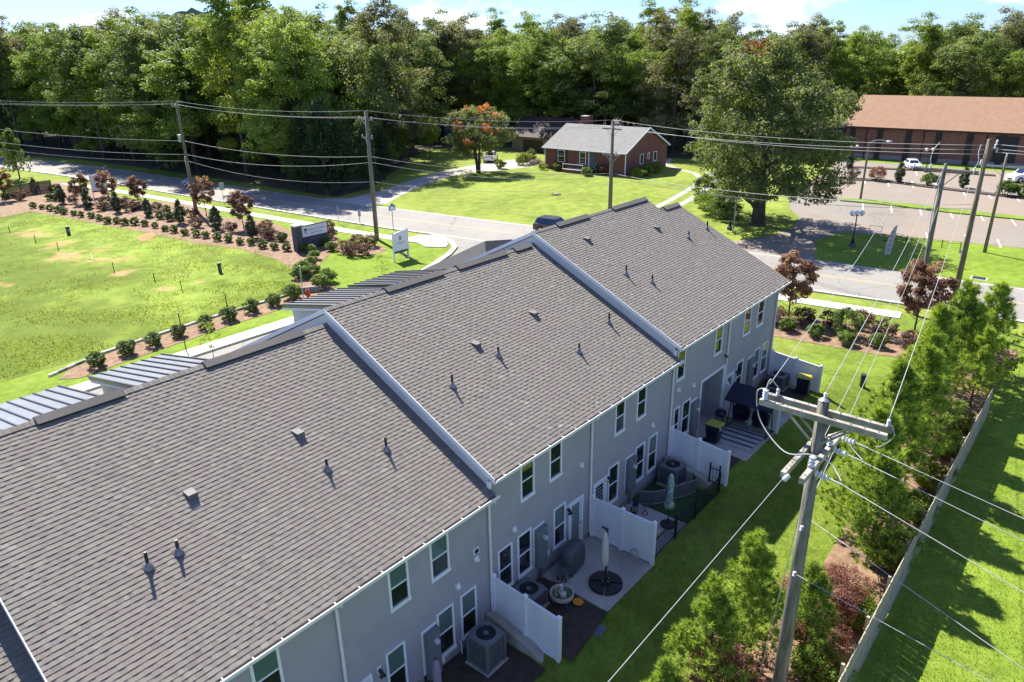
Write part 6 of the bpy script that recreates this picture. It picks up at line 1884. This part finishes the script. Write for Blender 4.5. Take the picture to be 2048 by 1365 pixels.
# ------------------------------------------------------------------ vehicles
def car(name, label, cat, loc, rz, pt, L, Wd, hood_z, belt, roof_z_, cab, kind='car'):
    """+x is the front. cab: x of windscreen foot, windscreen top, rear top, rear foot"""
    t = thing(name, label, cat, loc, rz)
    hl_ = L / 2
    r_ = .34 if kind == 'car' else .38
    xf, xr = hl_ - .88, -hl_ + .95
    def arch(xc):
        return [(xc + (r_ + .06) * math.cos(a), r_ + (r_ + .06) * math.sin(a)) for a in np.linspace(0, math.pi, 9)]
    prof = [(hl_, .32), (hl_ + .0, hood_z - .22), (hl_ - .18, hood_z - .06), (cab[0], hood_z + .04)]
    prof += [(cab[0] - .02, belt)] if False else []
    prof += [(cab[3], belt + .02), (-hl_ + .10, belt - .03), (-hl_, belt - .25), (-hl_, .34)]
    prof += [(xr - r_ - .06, .26)] + [p for p in arch(xr)[::-1]] + [(xf - r_ - .06, .26)] + [p for p in arch(xf)[::-1]] + [(hl_ - .05, .28)]
    MB().ext(prof, 1, -Wd / 2, Wd / 2).build('body', MT[pt], t, bevel=.035, smooth=False)
    w1, w2 = Wd / 2 - .05, Wd / 2 - .24
    z0, z1 = belt - .03, roof_z_
    c0, c1, c2, c3 = cab
    V = [(c0, -w1, hood_z + .02), (c1, -w2, z1 - .05), (c2, -w2, z1 - .05), (c3, -w1, z0), (c0, w1, hood_z + .02), (c1, w2, z1 - .05), (c2, w2, z1 - .05), (c3, w1, z0)]
    MB().add(V, [(0, 1, 5, 4), (1, 2, 6, 5), (2, 3, 7, 6), (0, 3, 2, 1), (4, 5, 6, 7), (0, 4, 7, 3)]).build('cabin', MT[pt], t, bevel=.03)
    def lerp3(a, b_, u): return tuple(a[i] + (b_[i] - a[i]) * u for i in range(3))
    def off(p, n_, d_=.012): return tuple(p[i] + n_[i] * d_ for i in range(3))
    def patch(A, B_, C_, D_, u0, u1, v0, v1, nm, mat='car_glass'):
        P = [lerp3(lerp3(A, B_, u), lerp3(D_, C_, u), v) for (u, v) in ((u0, v0), (u1, v0), (u1, v1), (u0, v1))]
        n_ = (Vector(P[1]) - Vector(P[0])).cross(Vector(P[3]) - Vector(P[0])).normalized()
        ctr = Vector((0, 0, .9))
        mid = (Vector(P[0]) + Vector(P[2])) / 2
        if n_.dot(mid - ctr) < 0: n_ = -n_
        MB().add([off(p, n_) for p in P], [(0, 1, 2, 3)]).build(nm, MT[mat], t)
    patch(V[0], V[4], V[5], V[1], .08, .92, .08, .92, 'windscreen')
    patch(V[3], V[7], V[6], V[2], .08, .92, .12, .92, 'rear_window')
    for (a, b_, c_, d_) in ((V[0], V[3], V[2], V[1]), (V[4], V[7], V[6], V[5])):
        patch(a, b_, c_, d_, .10, .46, .14, .88, 'side_window')
        patch(a, b_, c_, d_, .50, .78, .14, .88, 'side_window')
        if kind != 'pickup': patch(a, b_, c_, d_, .81, .94, .18, .86, 'side_window')
    for x in (xf, xr):
        for s_ in (-1, 1):
            w = MB().tube([(x, s_ * (Wd / 2 - .20), r_), (x, s_ * (Wd / 2 + .005), r_)], r_, 20).build('wheel', MT['rubber'], t)
            MB().tube([(x, s_ * (Wd / 2 + .006), r_), (x, s_ * (Wd / 2 + .016), r_)], r_ * .64, 14).build('rim', MT['rim'], w)
    for s_ in (-1, 1):
        y0, y1 = sorted((s_ * (Wd / 2 - .42), s_ * (Wd / 2 - .04)))
        MB().box(hl_ - .04, hl_ + .012, y0, y1, hood_z - .28, hood_z - .14).build('headlight', MT['clear_lamp'], t, bevel=.008)
        y0, y1 = sorted((s_ * (Wd / 2 - .30), s_ * (Wd / 2 - .03)))
        MB().box(-hl_ - .012, -hl_ + .08, y0, y1, belt - .42, belt - .14).build('tail_light', MT['red_lamp'], t, bevel=.008)
        MB().box(c0 - .28, c0 - .12, s_ * (Wd / 2 + .08) - .07, s_ * (Wd / 2 + .08) + .07, belt - .02, belt + .13).build('mirror', MT[pt], t, bevel=.02)
    MB().box(hl_ - .03, hl_ + .02, -.5, .5, .42, .60).build('grille', MT['black_metal'], t)
    MB().box(-hl_ - .022, -hl_ + .02, -.26, .26, .52, .64).build('number_plate', MT['plate'], t)
    MB().box(-hl_ - .04, -hl_ + .05, -Wd / 2 + .1, Wd / 2 - .1, .34, .46).build('rear_bumper', MT['black_metal'], t, bevel=.02)
    if kind == 'suv':
        for s_ in (-1, 1): MB().tube([(c1 - .1, s_ * (w2 - .06), z1 + .0), (c2 + .1, s_ * (w2 - .06), z1 + .0)], .025, 6).build('roof_rail', MT['rim'], t)
    if kind == 'pickup':
        MB().box(-hl_ + .12, c3 - .12, -Wd / 2 + .12, Wd / 2 - .12, belt - .02, belt + .005).build('cargo_bed', MT['black_metal'], t)
    return t
car('parked_suv', 'black sport utility vehicle on the main road behind the roof', 'car', (62.6, 47.3, .02), -math.pi / 2 + .12, 'car_black', 4.8, 1.92, 1.02, 1.08, 1.74, (1.05, .25, -1.95, -2.3), 'suv')
car('sedan', 'dark blue car driving in the tree shade on the main road', 'car', (54.2, 111.5, .02), -math.pi / 2 + .06, 'car_blue', 4.7, 1.82, .92, .96, 1.44, (.95, .25, -1.2, -1.85))
car('pickup_truck', 'white pickup truck parked under the crape myrtle', 'pickup', (101.8, 92.2, .02), .55, 'car_white', 5.6, 1.96, 1.08, 1.14, 1.82, (1.25, .6, -.85, -1.05), 'pickup')
car('sedan', 'white hatchback parked before the church wall', 'car', (133.0, 27.9, .02), math.pi + .45, 'car_white', 4.3, 1.78, .92, .96, 1.48, (1.0, .3, -1.5, -1.9))
car('van', 'white van with tinted side windows in the church car park', 'van', (128.6, 11.7, .02), 2.35, 'car_white', 5.4, 2.0, 1.15, 1.22, 2.05, (1.6, .95, -2.3, -2.55), 'suv')

# ------------------------------------------------------------------ brick houses
def brick_mat(name, c1, c2, mortar, sc=1.0, big=None):
    mt_, n_, b_ = new_mat(name)
    tc = n_.nodes.new('ShaderNodeTexCoord')
    sep = n_.nodes.new('ShaderNodeSeparateXYZ')
    n_.links.new(tc.outputs['Object'], sep.inputs[0])
    ad = n_.nodes.new('ShaderNodeMath'); ad.operation = 'ADD'
    n_.links.new(sep.outputs['X'], ad.inputs[0]); n_.links.new(sep.outputs['Y'], ad.inputs[1])
    cb = n_.nodes.new('ShaderNodeCombineXYZ')
    n_.links.new(ad.outputs[0], cb.inputs['X']); n_.links.new(sep.outputs['Z'], cb.inputs['Y'])
    br = n_.nodes.new('ShaderNodeTexBrick')
    br.inputs['Scale'].default_value = sc
    br.inputs['Brick Width'].default_value = .22
    br.inputs['Row Height'].default_value = .075
    br.inputs['Mortar Size'].default_value = .010
    for k_, v_ in (('Color1', c1), ('Color2', c2), ('Mortar', mortar)): br.inputs[k_].default_value = (*v_, 1)
    n_.links.new(cb.outputs[0], br.inputs['Vector'])
    c_ = br.outputs['Color']
    f_ = noise(n_, .8, 5, .7, stretch=(1, 1, 4))
    c_ = mixc(n_, ramp(n_, f_, [(.45, 0.0), (.7, .6)]), c_, big or tuple(x * .6 for x in c1))
    n_.links.new(c_, b_.inputs['Base Color'])
    b_.inputs['Roughness'].default_value = .9
    bump(n_, b_, br.outputs['Fac'], -.3, .01)
    MT[name] = mt_
brick_mat('brick_red', (0.20, 0.052, 0.034), (0.15, 0.040, 0.030), (0.20, 0.14, 0.11))
brick_mat('brick_church', (0.24, 0.085, 0.05), (0.13, 0.042, 0.032), (0.20, 0.15, 0.12), 1.0, (0.30, 0.15, 0.09))
simple('house_shingle', (0.21, 0.207, 0.192), (0.165, 0.162, 0.15), rough=.95, scale=1.5, bmp=.5, bscale=9)
simple('church_shingle', (0.265, 0.160, 0.098), (0.225, 0.132, 0.080), rough=.95, scale=1.2, bmp=.5, bscale=8)
simple('brown_wood', (0.055, 0.035, 0.028), (0.035, 0.024, 0.02), rough=.8, scale=2)
simple('door_blue', (0.06, 0.10, 0.13), rough=.5)
simple('shutter', (0.018, 0.02, 0.024), rough=.6)
simple('tan_siding', (0.20, 0.17, 0.13), (0.16, 0.135, 0.10), rough=.8)

t = thing('brick_house', 'single-storey red brick house with grey gable roof and white window frames', 'house', (106.5, 70, 0))
inv = W(t)
X0, X1, Y0, Y1, EZ, RZ = 100.4, 113.4, 62.0, 78.2, 3.75, 6.9
def HB(name, mb, mat, parent=None, **k): return mb.build(name, MT[mat], parent or t, None if parent else inv, **k)
XM = (X0 + X1) / 2
HB('wall', MB().ext([(X0, -.2), (X0, EZ - .25), (XM, RZ - .25), (X1, EZ - .25), (X1, -.2)], 1, Y0, Y1), 'brick_red')
rf = HB('roof', MB().ext([(X0 - .55, EZ - .28), (X0 - .55, EZ - .12), (XM, RZ + .12), (X1 + .55, EZ - .12), (X1 + .55, EZ - .28), (XM, RZ - .06)], 1, Y0 - .35, Y1 + .35), 'house_shingle')
HB('gutter', MB().box(X0 - .68, X0 - .552, Y0 - .35, Y1 + .35, EZ - .27, EZ - .13), 'white_trim', rf)
for (xa, za, xb, zb) in ((X0 - .55, EZ - .16, XM, RZ + .08), (X1 + .55, EZ - .16, XM, RZ + .08)):
    HB('rake_board', MB().beam((xa, Y0 - .37, za), (xb, Y0 - .37, zb), .035, .24), 'white_trim', rf)
HB('vent_louvre', MB().ext([(XM - .9, RZ - .95), (XM + .9, RZ - .95), (XM, RZ - .32)], 1, Y0 - .03, Y0 - .002), 'tan_siding')
ch = HB('chimney', MB().box(XM + .4, XM + 1.6, Y1 - 3.4, Y1 - 2.5, RZ - 1.0, RZ + 1.3), 'brick_red')
HB('chimney_cap', MB().box(XM + .33, XM + 1.67, Y1 - 3.47, Y1 - 2.43, RZ + 1.3, RZ + 1.42), 'stone_light', ch)
def front_win(y0, y1, z0, z1):
    w = HB('window', MB().box(X0 - .07, X0 + .02, y0, y0 + .1, z0, z1).box(X0 - .07, X0 + .02, y1 - .1, y1, z0, z1).box(X0 - .07, X0 + .02, y0 + .1, y1 - .1, z1 - .1, z1).box(X0 - .10, X0 + .02, y0 + .1, y1 - .1, z0, z0 + .1), 'white_trim')
    HB('pane', MB().add([(X0 - .03, y0 + .1, z0 + .1), (X0 - .03, y1 - .1, z0 + .1), (X0 - .03, y1 - .1, z1 - .1), (X0 - .03, y0 + .1, z1 - .1)], [(0, 1, 2, 3)]), 'pane', w)
    HB('mullion', MB().box(X0 - .055, X0 - .032, y0 + .1, y1 - .1, (z0 + z1) / 2 - .03, (z0 + z1) / 2 + .03), 'white_trim', w)
def side_win(x0, x1, z0, z1):
    w = HB('window', MB().box(x0, x0 + .1, Y0 - .07, Y0 + .02, z0, z1).box(x1 - .1, x1, Y0 - .07, Y0 + .02, z0, z1).box(x0 + .1, x1 - .1, Y0 - .07, Y0 + .02, z1 - .1, z1).box(x0 + .1, x1 - .1, Y0 - .10, Y0 + .02, z0, z0 + .1), 'white_trim')
    HB('pane', MB().add([(x0 + .1, Y0 - .03, z0 + .1), (x1 - .1, Y0 - .03, z0 + .1), (x1 - .1, Y0 - .03, z1 - .1), (x0 + .1, Y0 - .03, z1 - .1)], [(0, 1, 2, 3)]), 'pane', w)
front_win(74.0, 75.5, 1.35, 3.3); front_win(69.7, 71.0, 1.3, 3.3)
for y in (73.75, 75.52): HB('shutter', MB().box(X0 - .05, X0 - .002, y - .02 if y > 75 else y - .25, y + .25 if y > 75 else y - .002, 1.35, 3.3), 'shutter')
d_ = HB('door', MB().box(X0 - .06, X0 + .01, 67.9, 69.0, .55, 3.2), 'door_blue')
HB('door_frame', MB().box(X0 - .08, X0 + .01, 69.005, 69.15, .55, 3.3), 'white_trim', d_)
for x in (104.6, 108.9): side_win(x, x + 1.1, 1.4, 3.0)
side_win(107.0, 107.6, 2.0, 3.0)
HB('downspout', MB().box(X0 - .13, X0 - .02, Y0 - .02, Y0 + .1, 0, EZ - .28), 'white_trim')
HB('downspout', MB().box(X0 - .13, X0 - .02, Y1 - .1, Y1 + .02, 0, EZ - .28), 'white_trim')
po = HB('porch', MB().box(X0 - 1.9, X0 - .01, 67.4, 73.2, -.1, .5), 'brick_red')
HB('porch_floor', MB().box(X0 - 1.95, X0 - .01, 67.35, 73.25, .501, .56), 'stone_light', po)
HB('porch_rail', MB().box(X0 - 1.9, X0 - 1.82, 69.0, 73.1, 1.35, 1.42).box(X0 - 1.9, X0 - 1.82, 69.0, 69.07, .561, 1.35).box(X0 - 1.9, X0 - 1.82, 73.03, 73.1, .561, 1.35), 'white_trim', po)
HB('step', MB().box(X0 - 2.4, X0 - 1.951, 67.5, 69.0, -.1, .28), 'brick_red', po)
for i, (px, py, k, s) in enumerate(((1116, 342, 'light', 1.6), (1122, 338, 'arb', .6), (1172, 352, 'light', 1.7), (1192, 350, 'arb', .8), (1210, 350, 'burg', .75), (1290, 352, 'bright', 1.2), (1275, 356, 'bright', 1.0), (1310, 346, 'bright', 1.2), (1085, 340, 'bright', .7), (1045, 330, 'bright', 1.4), (1062, 326, 'big', 1.2), (1000, 338, 'light', 1.8))):
    shrub(k, px, py, s, {'light': 'small clipped bush in the bed along the brick house', 'arb': 'slim upright evergreen by the brick house porch', 'burg': 'loose tall shrub against the brick house front', 'bright': 'leafy green bush along the brick house', 'big': 'dark leafy bush beside the brick house corner'}[k], 'shrub', 'foundation planting of the brick house', i)

t = thing('outbuilding', 'dark brown timber garage with a brick chimney end behind the brick house', 'garage', (118, 96, 0))
inv = W(t)
def HB(name, mb, mat, parent=None, **k): return mb.build(name, MT[mat], parent or t, None if parent else inv, **k)
HB('wall', MB().box(116, 126, 83.5, 99, -.2, 3.1), 'tan_siding')
HB('roof', MB().ext([(115.4, 3.0), (121, 6.6), (126.6, 3.0), (126.6, 2.85), (121, 6.4), (115.4, 2.85)], 1, 84.0, 99.6), 'brown_wood')
HB('gable', MB().ext([(115.9, 3.1), (121, 6.35), (126.1, 3.1)], 1, 98.7, 99.02), 'brown_wood')
cw = HB('brick_gable', MB().ext([(114.2, -.1), (114.2, 3.8), (118.0, 6.4), (121.8, 3.8), (121.8, -.1)], 1, 82.6, 83.4), 'brick_red')
HB('rake_board', MB().beam((114.0, 82.55, 3.85), (118.0, 82.55, 6.5), .12, .28), 'stone_light', cw)
HB('chimney', MB().box(118.6, 119.6, 81.6, 82.55, -.1, 7.4), 'brick_red')
HB('garage_door', MB().box(115.93, 115.998, 85, 90, 0, 2.4), 'brown_wood')
HB('garage_door', MB().box(115.93, 115.998, 91, 96, 0, 2.4), 'brown_wood')
t = thing('wood_pile', 'heap of cut branches and tyres beside the brick house', 'wood pile', gp(1068, 330))
rl = np.random.default_rng(77)
for i in range(14):
    a = rl.uniform(0, 3.14); L = rl.uniform(1.0, 2.6)
    c_ = np.array([rl.normal(0, .7), rl.normal(0, 1.2), .15 + .06 * i])
    MB().tube([tuple(c_ - np.array([math.cos(a), math.sin(a), rl.normal(0, .1)]) * L / 2), tuple(c_ + np.array([math.cos(a), math.sin(a), rl.normal(0, .1)]) * L / 2)], rl.uniform(.06, .14), 7).build('log', MT['fence_wood' if i % 3 else 'bark'], t)
t = thing('tree_ring', 'small dark stump ring in the lawn before the brick house', 'stump', gp(1112, 390))
MB().lathe([(.75, 0), (.7, .10), (.45, .06)], 14).build('ring', MT['bark'], t)
MB().lathe([(.3, 0), (.26, .16)], 10).build('stump', MT['fence_wood'], t)
t = thing('mailbox', 'dark mailbox on a post at the shaded roadside', 'mailbox', gp(270, 333))
MB().box(-.05, .05, -.05, .05, -.1, 1.0).build('post', MT['stake'], t)
MB().box(-.25, .25, -.13, .13, 1.001, 1.3).build('box', MT['black_metal'], t, bevel=.05)

# ------------------------------------------------------------------ church
t = thing('church_building', 'long brown-roofed brick church building with dark piers', 'church', (150, 10, 0))
inv = W(t)
def HB(name, mb, mat, parent=None, **k): return mb.build(name, MT[mat], parent or t, None if parent else inv, **k)
CX, CYN, CYF, CE, CR = 142.0, 41.6, -70.0, 5.25, 10.3
HB('wall', MB().box(CX, CX + 18, CYF, CYN, -.2, CE), 'brick_church')
rf = HB('roof', MB().ext([(CX - .8, CE + .02), (CX - .8, CE + .22), (CX + 9, CR), (CX + 18.8, CE + .22), (CX + 18.8, CE + .02), (CX + 9, CR - .25)], 1, CYF - 1, CYN + .7), 'church_shingle')
HB('fascia', MB().box(CX - .86, CX - .802, CYF - 1, CYN + .7, CE - .08, CE + .24), 'brown_wood', rf)
HB('soffit', MB().box(CX - .8, CX + .0, CYF - 1, CYN + .6, CE - .07, CE + .015), 'brown_wood', rf)
HB('gable_wall', MB().ext([(CX, CE), (CX + 9, CR - .3), (CX + 18, CE)], 1, CYN - .3, CYN - .01), 'brick_church')
HB('base_course', MB().box(CX - .08, CX - .005, CYF, CYN, -.1, .75), 'foundation')
y = CYN - 1.2
i = 0
while y > -25:
    HB('pier', MB().box(CX - .25, CX - .005, y - .42, y + .42, 0, CE - 1.3), 'brown_wood')
    w = HB('window', MB().box(CX - .12, CX - .004, y - .45, y + .45, CE - 1.28, CE - .15), 'shutter')
    HB('pane', MB().add([(CX - .125, y - .36, CE - 1.2), (CX - .125, y + .36, CE - 1.2), (CX - .125, y + .36, CE - .22), (CX - .125, y - .36, CE - .22)], [(0, 1, 2, 3)]), 'shutter', w)
    if i % 2 == 0: HB('downspout', MB().box(CX - .16, CX - .02, y - 2.45, y - 2.3, 0, CE), 'brown_wood')
    y -= 4.6
    i += 1
HB('entrance', MB().box(CX - .10, CX - .003, 15.2, 18.4, .8, CE - .4), 'shutter')

# ------------------------------------------------------------------ grass
def blades(name, sampler, n_, hgt, wid, mat, seed, lean=.45, per=1):
    r = np.random.default_rng(seed)
    P = sampler(r, n_)
    n_ = len(P)
    a = r.uniform(0, 6.283, n_)
    sd = np.stack([np.cos(a), np.sin(a), np.zeros(n_)], 1) * (wid * r.uniform(.6, 1.3, n_))[:, None]
    tip = np.stack([r.normal(0, lean, n_), r.normal(0, lean, n_), np.ones(n_)], 1) * (hgt * r.uniform(.5, 1.3, n_))[:, None]
    V = np.stack([P - sd, P + sd, P + tip], 1).reshape(-1, 3)
    me = mesh_np(name, V, np.arange(n_ * 3).reshape(-1, 3), mat, np.clip(r.normal(.5, .2, n_), 0, 1))
    o = link(name, me)
    o['kind'] = 'stuff'
    return o
def yard_s(r, n_):
    x, y = r.uniform(9, 44, n_), r.uniform(5.4, 11.0, n_)
    keep = (r.random(n_) < np.clip(1.3 - x / 50, .2, 1)) & ((y < 10.5) | (x > 38.4))
    lo = np.interp(x, [6, 12, 18, 24, 32, 40, 47, 51], [5.2, 5.9, 6.1, 5.7, 5.9, 6.7, 7.2, 5.0])
    keep &= y > lo
    x, y = x[keep], y[keep]
    return np.stack([x, y, np.array([yard_h(a, b_) for a, b_ in zip(x, y)])], 1)
tag(blades('lawn_grass', yard_s, 90000, .045, .010, LM['grass'], 1), 'short mown grass of the back lawn', 'grass')
def right_s(r, n_):
    x, y = r.uniform(17, 52, n_), r.uniform(-4.5, 2.9, n_)
    keep = r.random(n_) < np.clip(1.35 - x / 45, .2, 1)
    return np.stack([x[keep], y[keep], np.full(keep.sum(), .006)], 1)
tag(blades('lawn_grass', right_s, 80000, .06, .012, LM['grass'], 2), 'short grass beyond the board fence', 'grass')
fpoly = [(x, y) for x, y in field]
bare = [(a, b_, c_ * .75) for a, b_, c_ in soil_spots]
def field_s(r, n_):
    x, y = r.uniform(2, 38.5, n_), 51.5 + 62 * r.random(n_) ** 1.4
    clump = np.sin(x * .7 + np.sin(y * .43) * 3) + np.sin(y * .53 + np.sin(x * .37) * 3) + r.normal(0, .6, n_)
    ok = (clump > -.1) & np.array([in_poly(a, b_, fpoly) for a, b_ in zip(x, y)])
    for (a, b_, c_) in bare: ok &= (x - a) ** 2 + (y - b_) ** 2 > c_ ** 2 * r.uniform(.1, 1.0, n_)
    return np.stack([x[ok], y[ok], np.full(ok.sum(), .012)], 1)
tag(blades('field_grass', field_s, 42000, .20, .03, LM['straw'], 3, .7), 'tall rough grass growing in the field', 'grass')
